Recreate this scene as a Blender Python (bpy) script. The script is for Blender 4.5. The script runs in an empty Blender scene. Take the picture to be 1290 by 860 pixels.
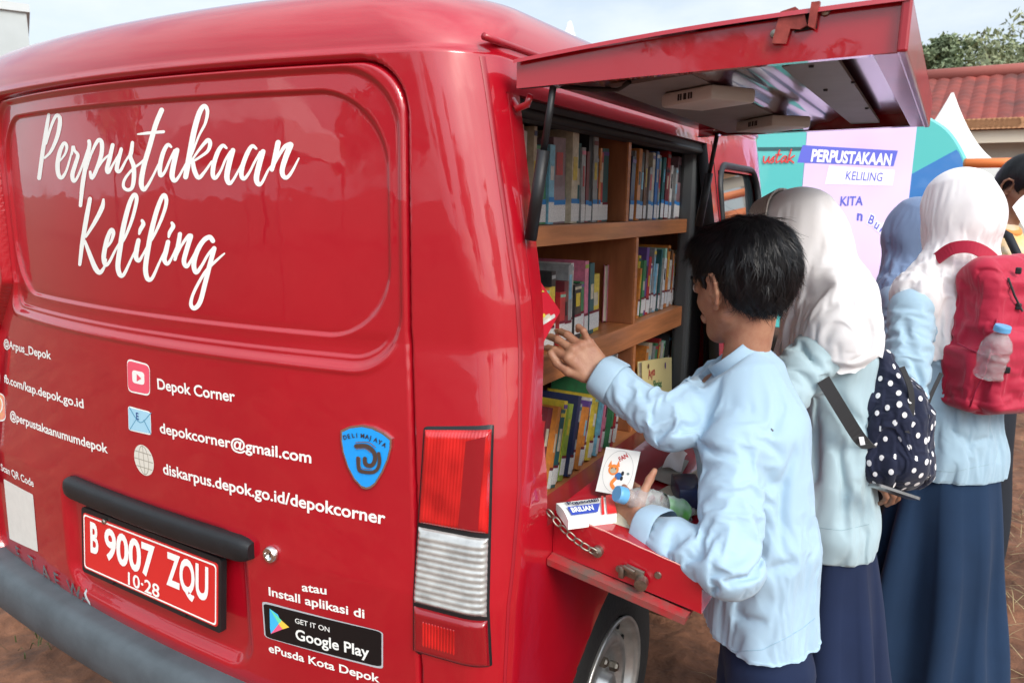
import bpy, bmesh, math, random
import numpy as np
from mathutils import Vector, Matrix, Euler
rad = math.radians
S = bpy.context.scene
COL = S.collection
# ------------------------------------------------------------------ camera
CAMP = np.array([1.38632, -0.884, 1.5184])
_X = np.array([1620, 200, -930.0]); _X /= np.linalg.norm(_X)
_Y = np.array([555, -170, 930.0]); _Y -= _X * (_X @ _Y); _Y /= np.linalg.norm(_Y)
_U = -np.cross(_Y, _X)
if _U[1] > 0: _U = -_U
RC = np.stack([_X, _Y, _U])            # camera axes (right, down, forward) -> world
FOC = 930.0
cam = bpy.data.cameras.new('camera'); camo = bpy.data.objects.new('camera', cam); COL.objects.link(camo)
cam.sensor_width = 36; cam.lens = FOC / 1290 * 36; cam.clip_start = 0.02; cam.clip_end = 3000
r_, d_, f_ = RC[:, 0], RC[:, 1], RC[:, 2]
camo.matrix_world = Matrix(((r_[0], -d_[0], -f_[0], CAMP[0]), (r_[1], -d_[1], -f_[1], CAMP[1]), (r_[2], -d_[2], -f_[2], CAMP[2]), (0, 0, 0, 1)))
cam.dof.use_dof = True; cam.dof.focus_distance = 1.55; cam.dof.aperture_fstop = 9.0
S.camera = camo
def ray(px, py): return RC @ np.array([(px - 645) / FOC, (py - 430) / FOC, 1.0])
def P(px, py, Z): return CAMP + ray(px, py) * Z
def PV(px, py, Z): return Vector(P(px, py, Z))
def on(px, py, ax, val):
    d = ray(px, py); return CAMP + d * ((val - CAMP[ax]) / d[ax])
# ------------------------------------------------------------------ sky, sun, exposure
SUN_AZ = math.atan2(-0.52, 0.85); SUN_EL = rad(37)
W = bpy.data.worlds.new("World"); S.world = W; W.use_nodes = True
nt = W.node_tree; nt.nodes.clear()
o_ = nt.nodes.new('ShaderNodeOutputWorld'); bg = nt.nodes.new('ShaderNodeBackground'); sk = nt.nodes.new('ShaderNodeTexSky')
sk.sky_type = 'NISHITA'; sk.sun_disc = False; sk.sun_elevation = SUN_EL; sk.sun_rotation = math.pi / 2 - SUN_AZ
sk.air_density = 1.0; sk.dust_density = 2.5; sk.ozone_density = 1.0
tc = nt.nodes.new('ShaderNodeTexCoord'); mp = nt.nodes.new('ShaderNodeMapping'); mp.inputs['Scale'].default_value = (1.2, 1.2, 3.2)
nz = nt.nodes.new('ShaderNodeTexNoise'); nz.inputs['Scale'].default_value = 1.7; nz.inputs['Detail'].default_value = 7; nz.inputs['Roughness'].default_value = .58
cr = nt.nodes.new('ShaderNodeValToRGB'); cr.color_ramp.elements[0].position = .36; cr.color_ramp.elements[0].color = (.42, .42, .42, 1); cr.color_ramp.elements[1].position = .62; cr.color_ramp.elements[1].color = (1, 1, 1, 1)
mx = nt.nodes.new('ShaderNodeMixRGB'); mx.inputs[2].default_value = (5.0, 5.5, 5.95, 1)
nt.links.new(tc.outputs['Generated'], mp.inputs[0]); nt.links.new(mp.outputs[0], nz.inputs['Vector']); nt.links.new(nz.outputs[0], cr.inputs[0])
nt.links.new(cr.outputs[0], mx.inputs[0]); nt.links.new(sk.outputs[0], mx.inputs[1])
# hazy brightening of the sky around the veiled sun (behind the camera)
vd = nt.nodes.new('ShaderNodeVectorMath'); vd.operation = 'DOT_PRODUCT'; vd.inputs[1].default_value = (math.cos(SUN_AZ) * math.cos(SUN_EL + .25), math.sin(SUN_AZ) * math.cos(SUN_EL + .25), math.sin(SUN_EL + .25)); nt.links.new(tc.outputs['Generated'], vd.inputs[0])
ma = nt.nodes.new('ShaderNodeMath'); ma.operation = 'MAXIMUM'; ma.inputs[1].default_value = 0; nt.links.new(vd.outputs['Value'], ma.inputs[0])
mb0 = nt.nodes.new('ShaderNodeMath'); mb0.operation = 'POWER'; mb0.inputs[1].default_value = 2.2; nt.links.new(ma.outputs[0], mb0.inputs[0])
mc = nt.nodes.new('ShaderNodeMath'); mc.operation = 'MULTIPLY_ADD'; mc.inputs[1].default_value = 1.6; mc.inputs[2].default_value = 1.0; nt.links.new(mb0.outputs[0], mc.inputs[0])
vs = nt.nodes.new('ShaderNodeVectorMath'); vs.operation = 'SCALE'; nt.links.new(mx.outputs[0], vs.inputs[0]); nt.links.new(mc.outputs[0], vs.inputs['Scale']); nt.links.new(vs.outputs[0], bg.inputs[0])
bg.inputs[1].default_value = 0.14; nt.links.new(bg.outputs[0], o_.inputs[0])
sl = bpy.data.lights.new('sun', 'SUN'); so = bpy.data.objects.new('sun', sl); COL.objects.link(so)
sl.energy = 1.5; sl.angle = rad(22); sl.color = (1, .95, .87)
sd_ = Vector((math.cos(SUN_AZ) * math.cos(SUN_EL), math.sin(SUN_AZ) * math.cos(SUN_EL), math.sin(SUN_EL)))
so.rotation_euler = sd_.to_track_quat('Z', 'Y').to_euler()
S.view_settings.view_transform = 'Standard'; S.view_settings.look = 'None'; S.view_settings.gamma = 1; S.view_settings.use_curve_mapping = False
S.view_settings.exposure = 0.38
S.cycles.max_bounces = 8; S.cycles.use_denoising = True
rng = random.Random(7)
# ------------------------------------------------------------------ materials
MATS = {}
def mat(name, col, rough=.5, metal=0, coat=0, nscale=0, namt=0, bump=0, bscale=60, spec=.5, trans=0, ior=1.45, col2=None, stretch=(1, 1, 1), sheen=0, alpha=1, coat_rough=.03, det=4, emit=0, sub=0, subr=(.5, .2, .1)):
    if name in MATS: return MATS[name]
    m = bpy.data.materials.new(name); m.use_nodes = True; t = m.node_tree; b = t.nodes['Principled BSDF']
    I = b.inputs
    I['Base Color'].default_value = (*col, 1); I['Roughness'].default_value = rough; I['Metallic'].default_value = metal
    I['Coat Weight'].default_value = coat; I['Coat Roughness'].default_value = coat_rough; I['Specular IOR Level'].default_value = spec
    I['Transmission Weight'].default_value = trans; I['IOR'].default_value = ior; I['Sheen Weight'].default_value = sheen; I['Alpha'].default_value = alpha
    if sub: I['Subsurface Weight'].default_value = sub; I['Subsurface Radius'].default_value = subr; I['Subsurface Scale'].default_value = .012
    if emit: I['Emission Color'].default_value = (*col, 1); I['Emission Strength'].default_value = emit
    if nscale or bump:
        tc = t.nodes.new('ShaderNodeTexCoord'); mp = t.nodes.new('ShaderNodeMapping'); mp.inputs['Scale'].default_value = stretch
        t.links.new(tc.outputs['Object'], mp.inputs[0])
    if nscale:
        n = t.nodes.new('ShaderNodeTexNoise'); n.inputs['Scale'].default_value = nscale; n.inputs['Detail'].default_value = det; n.inputs['Roughness'].default_value = .6
        t.links.new(mp.outputs[0], n.inputs['Vector'])
        r = t.nodes.new('ShaderNodeValToRGB'); e = r.color_ramp.elements
        c2 = col2 if col2 else tuple(c * (1 - namt) for c in col)
        e[0].position = .32; e[0].color = (*c2, 1); e[1].position = .68; e[1].color = (*col, 1)
        t.links.new(n.outputs[0], r.inputs[0]); t.links.new(r.outputs[0], I['Base Color'])
    if bump:
        n2 = t.nodes.new('ShaderNodeTexNoise'); n2.inputs['Scale'].default_value = bscale; n2.inputs['Detail'].default_value = 5
        t.links.new(mp.outputs[0], n2.inputs['Vector'])
        bn = t.nodes.new('ShaderNodeBump'); bn.inputs['Strength'].default_value = bump; bn.inputs['Distance'].default_value = .01
        t.links.new(n2.outputs[0], bn.inputs['Height']); t.links.new(bn.outputs[0], I['Normal'])
    MATS[name] = m; return m
# ------------------------------------------------------------------ objects
def tag(o, label=None, cat=None, group=None, kind=None):
    if label: o['label'] = label
    if cat: o['category'] = cat
    if group: o['group'] = group
    if kind: o['kind'] = kind
    return o
def thing(name, label, cat, loc=(0, 0, 0), rz=0, group=None):
    o = bpy.data.objects.new(name, None); COL.objects.link(o); o.location = loc; o.rotation_euler = (0, 0, rz); o.empty_display_size = .1
    return tag(o, label, cat, group)
def obj(name, V, F, m=None, parent=None, smooth=True, label=None, local=False, mats=None, midx=None, sharp=None):
    """V are world coordinates unless local; a parented object keeps them in place"""
    me = bpy.data.meshes.new(name)
    V = np.asarray(V, dtype=float).reshape(-1, 3)
    me.from_pydata([tuple(v) for v in V], [], [tuple(int(i) for i in f) for f in F])
    me.update()
    if mats:
        for k in mats: me.materials.append(k)
        if midx is not None: me.polygons.foreach_set('material_index', np.asarray(midx, dtype=np.int32))
    elif m: me.materials.append(m)
    if smooth: me.polygons.foreach_set('use_smooth', [True] * len(me.polygons))
    if sharp: me.set_sharp_from_angle(angle=rad(sharp))
    o = bpy.data.objects.new(name, me); COL.objects.link(o)
    if parent:
        o.parent = parent
        if not local: o.matrix_parent_inverse = wm(parent).inverted()
    if label: o['label'] = label
    return o
def wm(o):
    M = Matrix.LocRotScale(o.location, o.rotation_euler, o.scale)
    if o.parent: return wm(o.parent) @ o.matrix_parent_inverse @ M
    return M
class MB:
    def __init__(s): s.v = []; s.f = []; s.mi = []
    def add(s, V, F, mi=0):
        n = len(s.v); s.v += [tuple(map(float, v)) for v in V]; s.f += [tuple(int(i) + n for i in f) for f in F]; s.mi += [mi] * len(F); return s
    def box(s, c, d, M=None, bev=0, mi=0):
        """box centred c with size d, optional 3x3 rotation, chamfered edges"""
        bm = bmesh.new(); bmesh.ops.create_cube(bm, size=1)
        for v in bm.verts: v.co = Vector((v.co.x * d[0], v.co.y * d[1], v.co.z * d[2]))
        if bev: bmesh.ops.bevel(bm, geom=list(bm.edges), offset=bev, segments=2, affect='EDGES', profile=.5)
        R = Matrix(M) if M is not None else Matrix.Identity(3)
        V = [R @ v.co + Vector(c) for v in bm.verts]; bm.verts.index_update()
        F = [[v.index for v in f.verts] for f in bm.faces]; bm.free(); return s.add(V, F, mi)
    def tube(s, pts, r, n=10, caps=True, mi=0):
        pts = [Vector(p) for p in pts]; k = len(pts); V = []; F = []
        rs = r if hasattr(r, '__len__') else [r] * k
        up = None
        for i, p in enumerate(pts):
            t = (pts[min(i + 1, k - 1)] - pts[max(i - 1, 0)]).normalized()
            if up is None: up = t.orthogonal().normalized()
            up = (up - t * up.dot(t)).normalized(); sd = t.cross(up)
            for j in range(n):
                a = 2 * math.pi * j / n; V.append(p + (up * math.cos(a) + sd * math.sin(a)) * rs[i])
        for i in range(k - 1):
            for j in range(n): F.append((i * n + j, i * n + (j + 1) % n, (i + 1) * n + (j + 1) % n, (i + 1) * n + j))
        if caps: F.append(tuple(range(n - 1, -1, -1))); F.append(tuple(range((k - 1) * n, k * n)))
        return s.add(V, F, mi)
    def lathe(s, prof, c, ax=(0, 0, 1), n=32, mi=0):
        """prof: list of (radius, height along ax)"""
        ax = Vector(ax).normalized(); u = ax.orthogonal().normalized(); w = ax.cross(u); c = Vector(c); V = []; F = []
        for r, h in prof:
            for j in range(n):
                a = 2 * math.pi * j / n; V.append(c + ax * h + (u * math.cos(a) + w * math.sin(a)) * r)
        for i in range(len(prof) - 1):
            for j in range(n): F.append((i * n + j, i * n + (j + 1) % n, (i + 1) * n + (j + 1) % n, (i + 1) * n + j))
        return s.add(V, F, mi)
    def prism(s, poly, fn, h0, h1, mi=0):
        """poly 2D ccw, fn(u,v,h)->3D"""
        n = len(poly); V = [fn(u, v, h0) for u, v in poly] + [fn(u, v, h1) for u, v in poly]
        F = [tuple(range(n - 1, -1, -1)), tuple(range(n, 2 * n))] + [(i, (i + 1) % n, n + (i + 1) % n, n + i) for i in range(n)]
        return s.add(V, F, mi)
    def build(s, name, m=None, parent=None, smooth=False, label=None, local=False, mats=None, sharp=None):
        return obj(name, s.v, s.f, m, parent, smooth or bool(sharp), label, local, mats, s.mi if mats else None, sharp)
def copy_tree(o, parent=None):
    c = o.copy(); COL.objects.link(c)
    if parent: c.parent = parent
    for ch in list(o.children): copy_tree(ch, c)
    return c
def grid(n, m, wrap=False):
    F = []
    for i in range(n - 1):
        for j in range(m if wrap else m - 1): F.append((i * m + j, i * m + (j + 1) % m, (i + 1) * m + (j + 1) % m, (i + 1) * m + j))
    return F
def rrect(w, h, r, n=6):
    pts = []
    for cx, cy, a0 in ((w / 2 - r, h / 2 - r, 0), (-w / 2 + r, h / 2 - r, 90), (-w / 2 + r, -h / 2 + r, 180), (w / 2 - r, -h / 2 + r, 270)):
        for k in range(n + 1):
            a = rad(a0 + 90 * k / n); pts.append((cx + r * math.cos(a), cy + r * math.sin(a)))
    return pts
# ------------------------------------------------------------------ text (built-in font) as flat geometry
def text2d(s, bold=0.0, shear=0.0, space=1.0):
    cu = bpy.data.curves.new('t', 'FONT'); cu.body = s; cu.resolution_u = 4; cu.offset = bold; cu.shear = shear; cu.space_character = space
    o = bpy.data.objects.new('t', cu); COL.objects.link(o)
    dg = bpy.context.evaluated_depsgraph_get(); dg.update()
    me = bpy.data.meshes.new_from_object(o.evaluated_get(dg))
    V = np.array([v.co[:2] for v in me.vertices]).reshape(-1, 2); F = [tuple(p.vertices) for p in me.polygons]
    bpy.data.objects.remove(o); bpy.data.curves.remove(cu); bpy.data.meshes.remove(me)
    if len(V): V[:, 0] -= V[:, 0].min()
    return V, F
def stroke2d(pts, wd, n=6, ang=None):
    """smooth brush stroke through pts (Catmull-Rom); wd = width or list of widths; returns 2D verts/faces with round ends"""
    p = np.array(pts, float); k = len(p)
    w = np.array(wd if hasattr(wd, '__len__') else [wd] * k, float)
    if len(w) != k: w = np.interp(np.linspace(0, 1, k), np.linspace(0, 1, len(w)), w)
    out = []; ow = []
    for i in range(k - 1):
        p0, p1, p2, p3 = p[max(i - 1, 0)], p[i], p[i + 1], p[min(i + 2, k - 1)]
        for t in np.linspace(0, 1, n, endpoint=False):
            out.append(.5 * ((2 * p1) + (p2 - p0) * t + (2 * p0 - 5 * p1 + 4 * p2 - p3) * t * t + (-p0 + 3 * p1 - 3 * p2 + p3) * t ** 3)); ow.append(w[i] * (1 - t) + w[i + 1] * t)
    out.append(p[-1]); ow.append(w[-1]); q = np.array(out); ow = np.array(ow) / 2
    tg = np.gradient(q, axis=0); tg /= np.linalg.norm(tg, axis=1)[:, None] + 1e-9
    nm = np.stack([-tg[:, 1], tg[:, 0]], 1)
    V = np.concatenate([q + nm * ow[:, None], q - nm * ow[:, None]]); m = len(q)
    F = [(i, i + 1, m + i + 1, m + i) for i in range(m - 1)]
    for e, s in ((0, -1), (m - 1, 1)):
        b = len(V); a0 = math.atan2(nm[e][1], nm[e][0]); arc = []
        for j in range(7): 
            a = a0 - s * math.pi * j / 6; arc.append(q[e] + ow[e] * np.array([math.cos(a), math.sin(a)]))
        V = np.concatenate([V, arc]); F.append(tuple(range(b, b + 7)))
    return V, F
# ------------------------------------------------------------------ numpy noise
def _h(ix, iy, iz, s):
    n = (ix * 374761393 + iy * 668265263 + iz * 2147483647 * 0 + iz * 1274126177 + s * 974711) & 0xffffffff
    n = ((n ^ (n >> 13)) * 1274126177) & 0xffffffff
    return ((n ^ (n >> 16)) & 0xffff) / 32767.5 - 1
def noise(Pn, sc=1.0, seed=0):
    q = np.asarray(Pn, float) * sc; i = np.floor(q).astype(np.int64); f = q - i; f = f * f * (3 - 2 * f); r = 0
    for a in (0, 1):
        for b in (0, 1):
            for c in (0, 1):
                w = (f[:, 0] if a else 1 - f[:, 0]) * (f[:, 1] if b else 1 - f[:, 1]) * (f[:, 2] if c else 1 - f[:, 2])
                r = r + w * _h(i[:, 0] + a, i[:, 1] + b, i[:, 2] + c, seed)
    return r
def fbm(Pn, sc, o=3, seed=0):
    r = 0; a = 1
    for k in range(o): r = r + a * noise(Pn, sc * 2 ** k, seed + k); a *= .5
    return r
def sstep(a, b, x): 
    t = np.clip((np.asarray(x, float) - a) / (b - a), 0, 1); return t * t * (3 - 2 * t)
def unit(v): v = np.array(v, float); return v / np.linalg.norm(v)
UP = np.array([0, 0, 1.0])
def at(px, py, D):       # a point along that view ray D metres away horizontally
    d = ray(px, py); return CAMP + d * (D / math.hypot(d[0], d[1]))
# ------------------------------------------------------------------ the van: body geometry
RED = mat('red_paint', (.40, .003, .013), .33, coat=1, nscale=3, namt=.10, coat_rough=.025, spec=.35)
def paint_wear(m):
    t = m.node_tree; b = t.nodes['Principled BSDF']; tc = t.nodes.new('ShaderNodeTexCoord')
    n = t.nodes.new('ShaderNodeTexNoise'); n.inputs['Scale'].default_value = 9; n.inputs['Detail'].default_value = 8; n.inputs['Roughness'].default_value = .7; n.inputs['Distortion'].default_value = 1.5; t.links.new(tc.outputs['Object'], n.inputs['Vector'])
    r = t.nodes.new('ShaderNodeMapRange'); r.inputs[1].default_value = .45; r.inputs[2].default_value = .75; r.inputs[3].default_value = .015; r.inputs[4].default_value = .16; t.links.new(n.outputs[0], r.inputs[0]); t.links.new(r.outputs[0], b.inputs['Coat Roughness'])
    n2 = t.nodes.new('ShaderNodeTexNoise'); n2.inputs['Scale'].default_value = 5.5; n2.inputs['Detail'].default_value = 3; t.links.new(tc.outputs['Object'], n2.inputs['Vector'])
    bn = t.nodes.new('ShaderNodeBump'); bn.inputs['Strength'].default_value = .10; bn.inputs['Distance'].default_value = .02; t.links.new(n2.outputs[0], bn.inputs['Height']); t.links.new(bn.outputs[0], b.inputs['Coat Normal'])
paint_wear(RED); RED.node_tree.nodes['Principled BSDF'].inputs['Coat IOR'].default_value = 1.62
REDD = mat('red_inner_paint', (.36, .008, .02), .38, coat=.5, nscale=9, namt=.25, coat_rough=.12)
BLACKP = mat('black_plastic', (.012, .013, .015), .45, nscale=40, namt=.3, bump=.08, bscale=300)
GREYP = mat('grey_bumper_plastic', (.085, .105, .12), .55, nscale=12, namt=.3, bump=.06, bscale=250)
CHROME = mat('chrome', (.75, .75, .74), .16, 1)
STEEL = mat('dull_steel', (.42, .38, .32), .42, 1, nscale=60, namt=.5)
WHITEV = mat('white_vinyl', (.86, .88, .84), .45)
RUBBER = mat('tyre_rubber', (.014, .014, .015), .8, bump=.2, bscale=80)
DARKIN = mat('dark_trim', (.022, .026, .032), .6, nscale=8, namt=.3)
def bz(z): return np.interp(z, [.85, 1.28], [.09, .192])
def kz(z, x=1.0):
    return np.interp(z, [.6, .9, 1.30], [1.075, 1.055, 1.0]) * np.where(np.asarray(x) < 0, np.interp(z, [1.16, 1.30], [1.21, 1.0]), 1.0)
def sdrr(x, z, x0, x1, z0, z1, r):
    qx = np.abs(x - (x0 + x1) / 2) - (x1 - x0) / 2 + r; qz = np.abs(z - (z0 + z1) / 2) - (z1 - z0) / 2 + r
    return np.minimum(np.maximum(qx, qz), 0) + np.hypot(np.maximum(qx, 0), np.maximum(qz, 0)) - r
GATE = (-.628, .628, .505, 1.735, .085)
FRM = (-.612, .612, 1.235, 1.722, .10)
PAN = (-.588, .588, 1.283, 1.690, .125)
def gate_disp(x, z):
    """how far the pressed tailgate steps into the van (m, + = inward)"""
    x = x / kz(z, x); s0 = sdrr(x, z, *GATE); s1 = sdrr(x, z, *FRM); s2 = sdrr(x, z, *PAN)
    d = .0075 * sstep(.006, -.006, s1) + .004 * sstep(-.012, -.016, s1) * sstep(1.30, 1.26, z) + .0065 * sstep(.004, -.004, s2)
    d = d - .0035 * np.exp(-((s1 - .010) / .006) ** 2) * sstep(1.3, 1.2, z)
    # shallow number-plate recess
    sp = sdrr(x, z, -.29, .252, .585, .87, .06); d = d + .018 * sstep(.012, -.022, sp)
    # lower feature line
    d = d + .004 * np.exp(-((z - .545) / .012) ** 2)
    return d + .03 * sstep(-.007, .004, s0)
def rear_y(x, z): return bz(z) * x * x
def rear_full(x, z): return bz(z) * np.asarray(x, float) ** 2 + gate_disp(np.asarray(x, float), np.asarray(z, float))
def Wz(z):
    return np.interp(z, [.40, .60, .9, 1.05, 1.36, 1.69, 1.75], [.80, .815, .825, .825, .800, .746, .735])
ZR = 1.748; RT = .125
def level(z=None, th=None):
    """-> (half width, rear y offset, corner radius, z)"""
    if th is None:
        return Wz(z), 0.0, np.interp(z, [.5, 1.1, 1.75], [.075, .085, .135]), z
    return Wz(1.748) - .13 * (1 - math.cos(th)), .15 * (1 - math.cos(th)), .135 + .12 * math.sin(th), ZR + RT * math.sin(th)
def fillet(w, rc, z):
    BB = float(bz(z)); xt = w - rc
    for _ in range(30): xt = (w - rc) + rc * 2 * BB * xt / math.sqrt(1 + 4 * BB * BB * xt * xt)
    n = math.sqrt(1 + 4 * BB * BB * xt * xt); return xt, BB * xt * xt + rc / n, math.atan2(-1 / n, 2 * BB * xt / n)
def yo1(z): return np.interp(z, [.90, .95, 1.36, 1.69, 1.8], [.216, .212, .184, .190, .19])
YO2 = 1.33; ZO0 = .95; ZO1 = 1.69
NR, NF, N1, N2, N3 = 230, 26, 16, 40, 70
def half_outline(w, dy, rc, z):
    BB = float(bz(z)); xt, yc, a0 = fillet(w, rc, z); pts = []
    for x in np.linspace(0, xt, NR, endpoint=False): pts.append((x, BB * x * x + dy, 0))
    for a in np.linspace(a0, 0, NF): pts.append((w - rc + rc * math.cos(a), yc + rc * math.sin(a) + dy, 1))
    y1 = max(float(yo1(z)), yc + dy + .02); y2 = YO2
    for y in np.linspace(yc + dy, y1, N1)[1:]: pts.append((w, y, 2))
    for y in np.linspace(y1, y2, N2)[1:]: pts.append((w, y, 3))
    for y in np.linspace(y2, 2.62, N3)[1:]: pts.append((w - .16 * sstep(1.95, 2.62, y), y, 4))
    return pts
LEFT = 1.18
van = thing('library_van', 'red mobile library van seen from behind, its side opened to show bookshelves', 'van')
zl = list(np.arange(.43, .948, .0065)) + [ZO0] + list(np.arange(.96, 1.685, .009)) + [ZO1] + list(np.arange(1.694, ZR, .006)) + [ZR]
levels = [level(z=z) for z in zl] + [level(th=t) for t in np.linspace(0, math.pi / 2, 22)[1:]]
V = []; nz_ = len(levels)
for L in levels:
    h = half_outline(*L); row = [(-x * LEFT, y, L[3]) for x, y, k in h[::-1]] + [(x, y, L[3]) for x, y, k in h[1:]]
    V += row
NC = len(row); V = np.array(V); HALF = NC // 2
s0 = sdrr(V[:, 0] / kz(V[:, 2], V[:, 0]), V[:, 2], *GATE)
isrear = (V[:, 1] < .30) & (V[:, 0] < .74) & (V[:, 0] > -.86)
V[:, 1] += np.where(isrear, .035 * sstep(.004, -.005, s0), 0)
# side crease lines on the right flank
F = []
sx0 = HALF + NR + NF - 1 + N1 - 1; sx1 = sx0 + N2 - 1
iz0 = zl.index(ZO0); iz1 = zl.index(ZO1)
AC = (.70, .30); AR = .40
for i in range(nz_ - 1):
    for j in range(NC - 1):
        if iz0 <= i < iz1 and sx0 <= j < sx1: continue
        a = i * NC + j; c = V[[a, a + 1, a + NC, a + NC + 1]].mean(0)
        if math.hypot(c[1] - AC[0], c[2] - AC[1]) < AR - .005 and abs(c[0]) > .6: continue
        if math.hypot(c[1] - 2.35, c[2] - AC[1]) < AR and abs(c[0]) > .6: continue
        # front door window on both sides
        if 1.42 < c[1] < 1.93 and 1.12 < c[2] < 1.62 and abs(c[0]) > .6: continue
        F.append((a, a + 1, a + NC + 1, a + NC))
# snap wheel-arch rims to a circle
for k in (0, 1):
    yc = (AC[0], 2.35)[k]
    rr = np.hypot(V[:, 1] - yc, V[:, 2] - AC[1]); sel = (np.abs(V[:, 0]) > .6) & (rr < AR + .004) & (rr > AR - .03)
    sc_ = AR / np.maximum(rr, 1e-6); V[sel, 1] = yc + (V[sel, 1] - yc) * sc_[sel]; V[sel, 2] = AC[1] + (V[sel, 2] - AC[1]) * sc_[sel]
body = obj('body_shell', V, F, RED, van)
# roof skin: shrink top outline to the centre line with a crown
top = V[(nz_ - 1) * NC:].copy(); RV = []; kk = 14
for q in range(kk + 1):
    t = q / kk; r = top.copy(); r[:, 0] *= (1 - t); r[:, 1] = top[:, 1] + (np.maximum(top[:, 1], .9) - top[:, 1]) * t * .9
    r[:, 2] = top[:, 2] + .028 * (1 - (1 - t) ** 2); RV.append(r)
RV = np.concatenate(RV); obj('roof', RV, grid(kk + 1, NC), RED, van)
# front end (cab nose) closing the shell
fr = V[:, :].reshape(nz_, NC, 3); nose = MB()
for side in (0,):
    L = fr[:, 0]; R = fr[:, -1]; VV = []
    for i in range(nz_):
        z = L[i][2]; fy = 3.15 - .55 * max(0, (z - .95)) ** 1.0
        VV += [L[i], (L[i][0] * .9, max(fy - .12, 2.62), z), (L[i][0] * .6, max(fy, 2.63), z), (R[i][0] * .6, max(fy, 2.63), z), (R[i][0] * .9, max(fy - .12, 2.62), z), R[i]]
    nose.add(VV, grid(nz_, 6))
nose.build('front_end', RED, van, smooth=True)
# tailgate skin
xs = np.linspace(-.845, .690, 512); zs = np.concatenate([np.linspace(.495, 1.20, 150, endpoint=False), np.linspace(1.20, 1.32, 70, endpoint=False), np.linspace(1.32, 1.66, 60, endpoint=False), np.linspace(1.66, 1.745, 50)])
GX, GZ = np.meshgrid(xs, zs); gx = GX.ravel(); gz = GZ.ravel(); gs = sdrr(gx / kz(gz, gx), gz, *GATE)
TV = np.stack([gx, rear_full(gx, gz), gz], 1); TF = []
for f in grid(len(zs), len(xs)):
    if gs[list(f)].min() < .003: TF.append(f)
gate = obj('tailgate', TV, TF, RED, van)
# ---- helpers to put things on the rear face
def hit(px, py, off=0.0):
    d = ray(px, py); t = .8
    for _ in range(80):
        p = CAMP + d * t; e = p[1] - (float(rear_full(p[0], p[2])) - off); t -= e / d[1] * .6
    return CAMP + d * t
def rear_map(V2, o, ux, uz, off=.0006):
    """2D -> rear face: o=(x,z) origin; ux,uz = 2D basis in (x,z)"""
    X = o[0] + V2[:, 0] * ux[0] + V2[:, 1] * uz[0]; Z = o[1] + V2[:, 0] * ux[1] + V2[:, 1] * uz[1]
    return np.stack([X, rear_full(X, Z) - off, Z], 1)
def rear_text(s, p0, p1, hpx, name='lettering', m=WHITEV, bold=.012, off=.0006, hs=None, space=1.0):
    """text whose baseline runs from pixel p0 to p1; hpx = (pixel of cap top above p0)"""
    a = hit(*p0); b = hit(*p1); t = hit(*hpx)
    V2, F2 = text2d(s, bold, space=space); w = V2[:, 0].max()
    ux = np.array([b[0] - a[0], b[2] - a[2]]) / w; capz = (t[2] - a[2]) / .73
    return obj(name, rear_map(V2, (a[0], a[2]), ux, (0, capz), off), F2, m, van, smooth=False)
def rear_poly(pix, m, off, name, parent=None, world=None):
    pts = [hit(*p) for p in pix]; V2 = np.array([(p[0], p[2]) for p in pts])
    # subdivide by fan of centre so that it follows the curve
    return rear_shape(V2, m, off, name)
def rear_shape(V2, m, off, name, thick=0.0, parent=None, rings=10):
    c = V2.mean(0); n = len(V2); A = []; 
    for k in range(rings): A.append(c + (V2 - c) * ((k + 1) / rings))
    A = np.concatenate([[c]] + A); Y = rear_full(A[:, 0], A[:, 1]) - off
    V = np.stack([A[:, 0], Y, A[:, 1]], 1); F = [(0, 1 + i, 1 + (i + 1) % n) for i in range(n)]
    for k in range(rings - 1):
        b0 = 1 + k * n; b1 = b0 + n
        F += [(b0 + i, b1 + i, b1 + (i + 1) % n, b0 + (i + 1) % n) for i in range(n)]
    if thick:
        b0 = 1 + (rings - 1) * n; e = V[b0:b0 + n].copy(); e[:, 1] += thick; b1 = len(V); V = np.concatenate([V, e]); F += [(b0 + i, b1 + i, b1 + (i + 1) % n, b0 + (i + 1) % n) for i in range(n)]
    return obj(name, V, F, m, parent or van, smooth=False)
def quad_pts(c, n=5, r=.12):
    """rounded quad from 4 pixel corners (TL,TR,BR,BL)"""
    q = [hit(*p) for p in c]; q = np.array([(p[0], p[2]) for p in q]); out = []
    for i in range(4):
        p = q[i]; a = p + (q[i - 1] - p) * r; b = p + (q[(i + 1) % 4] - p) * r
        for t in np.linspace(0, 1, n): out.append((1 - t) ** 2 * a + 2 * t * (1 - t) * p + t * t * b)
        nx_ = q[(i + 1) % 4]; e = nx_ + (p - nx_) * r
        for t in np.linspace(0, 1, 12)[1:-1]: out.append(b + (e - b) * t)
    return np.array(out)
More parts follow.
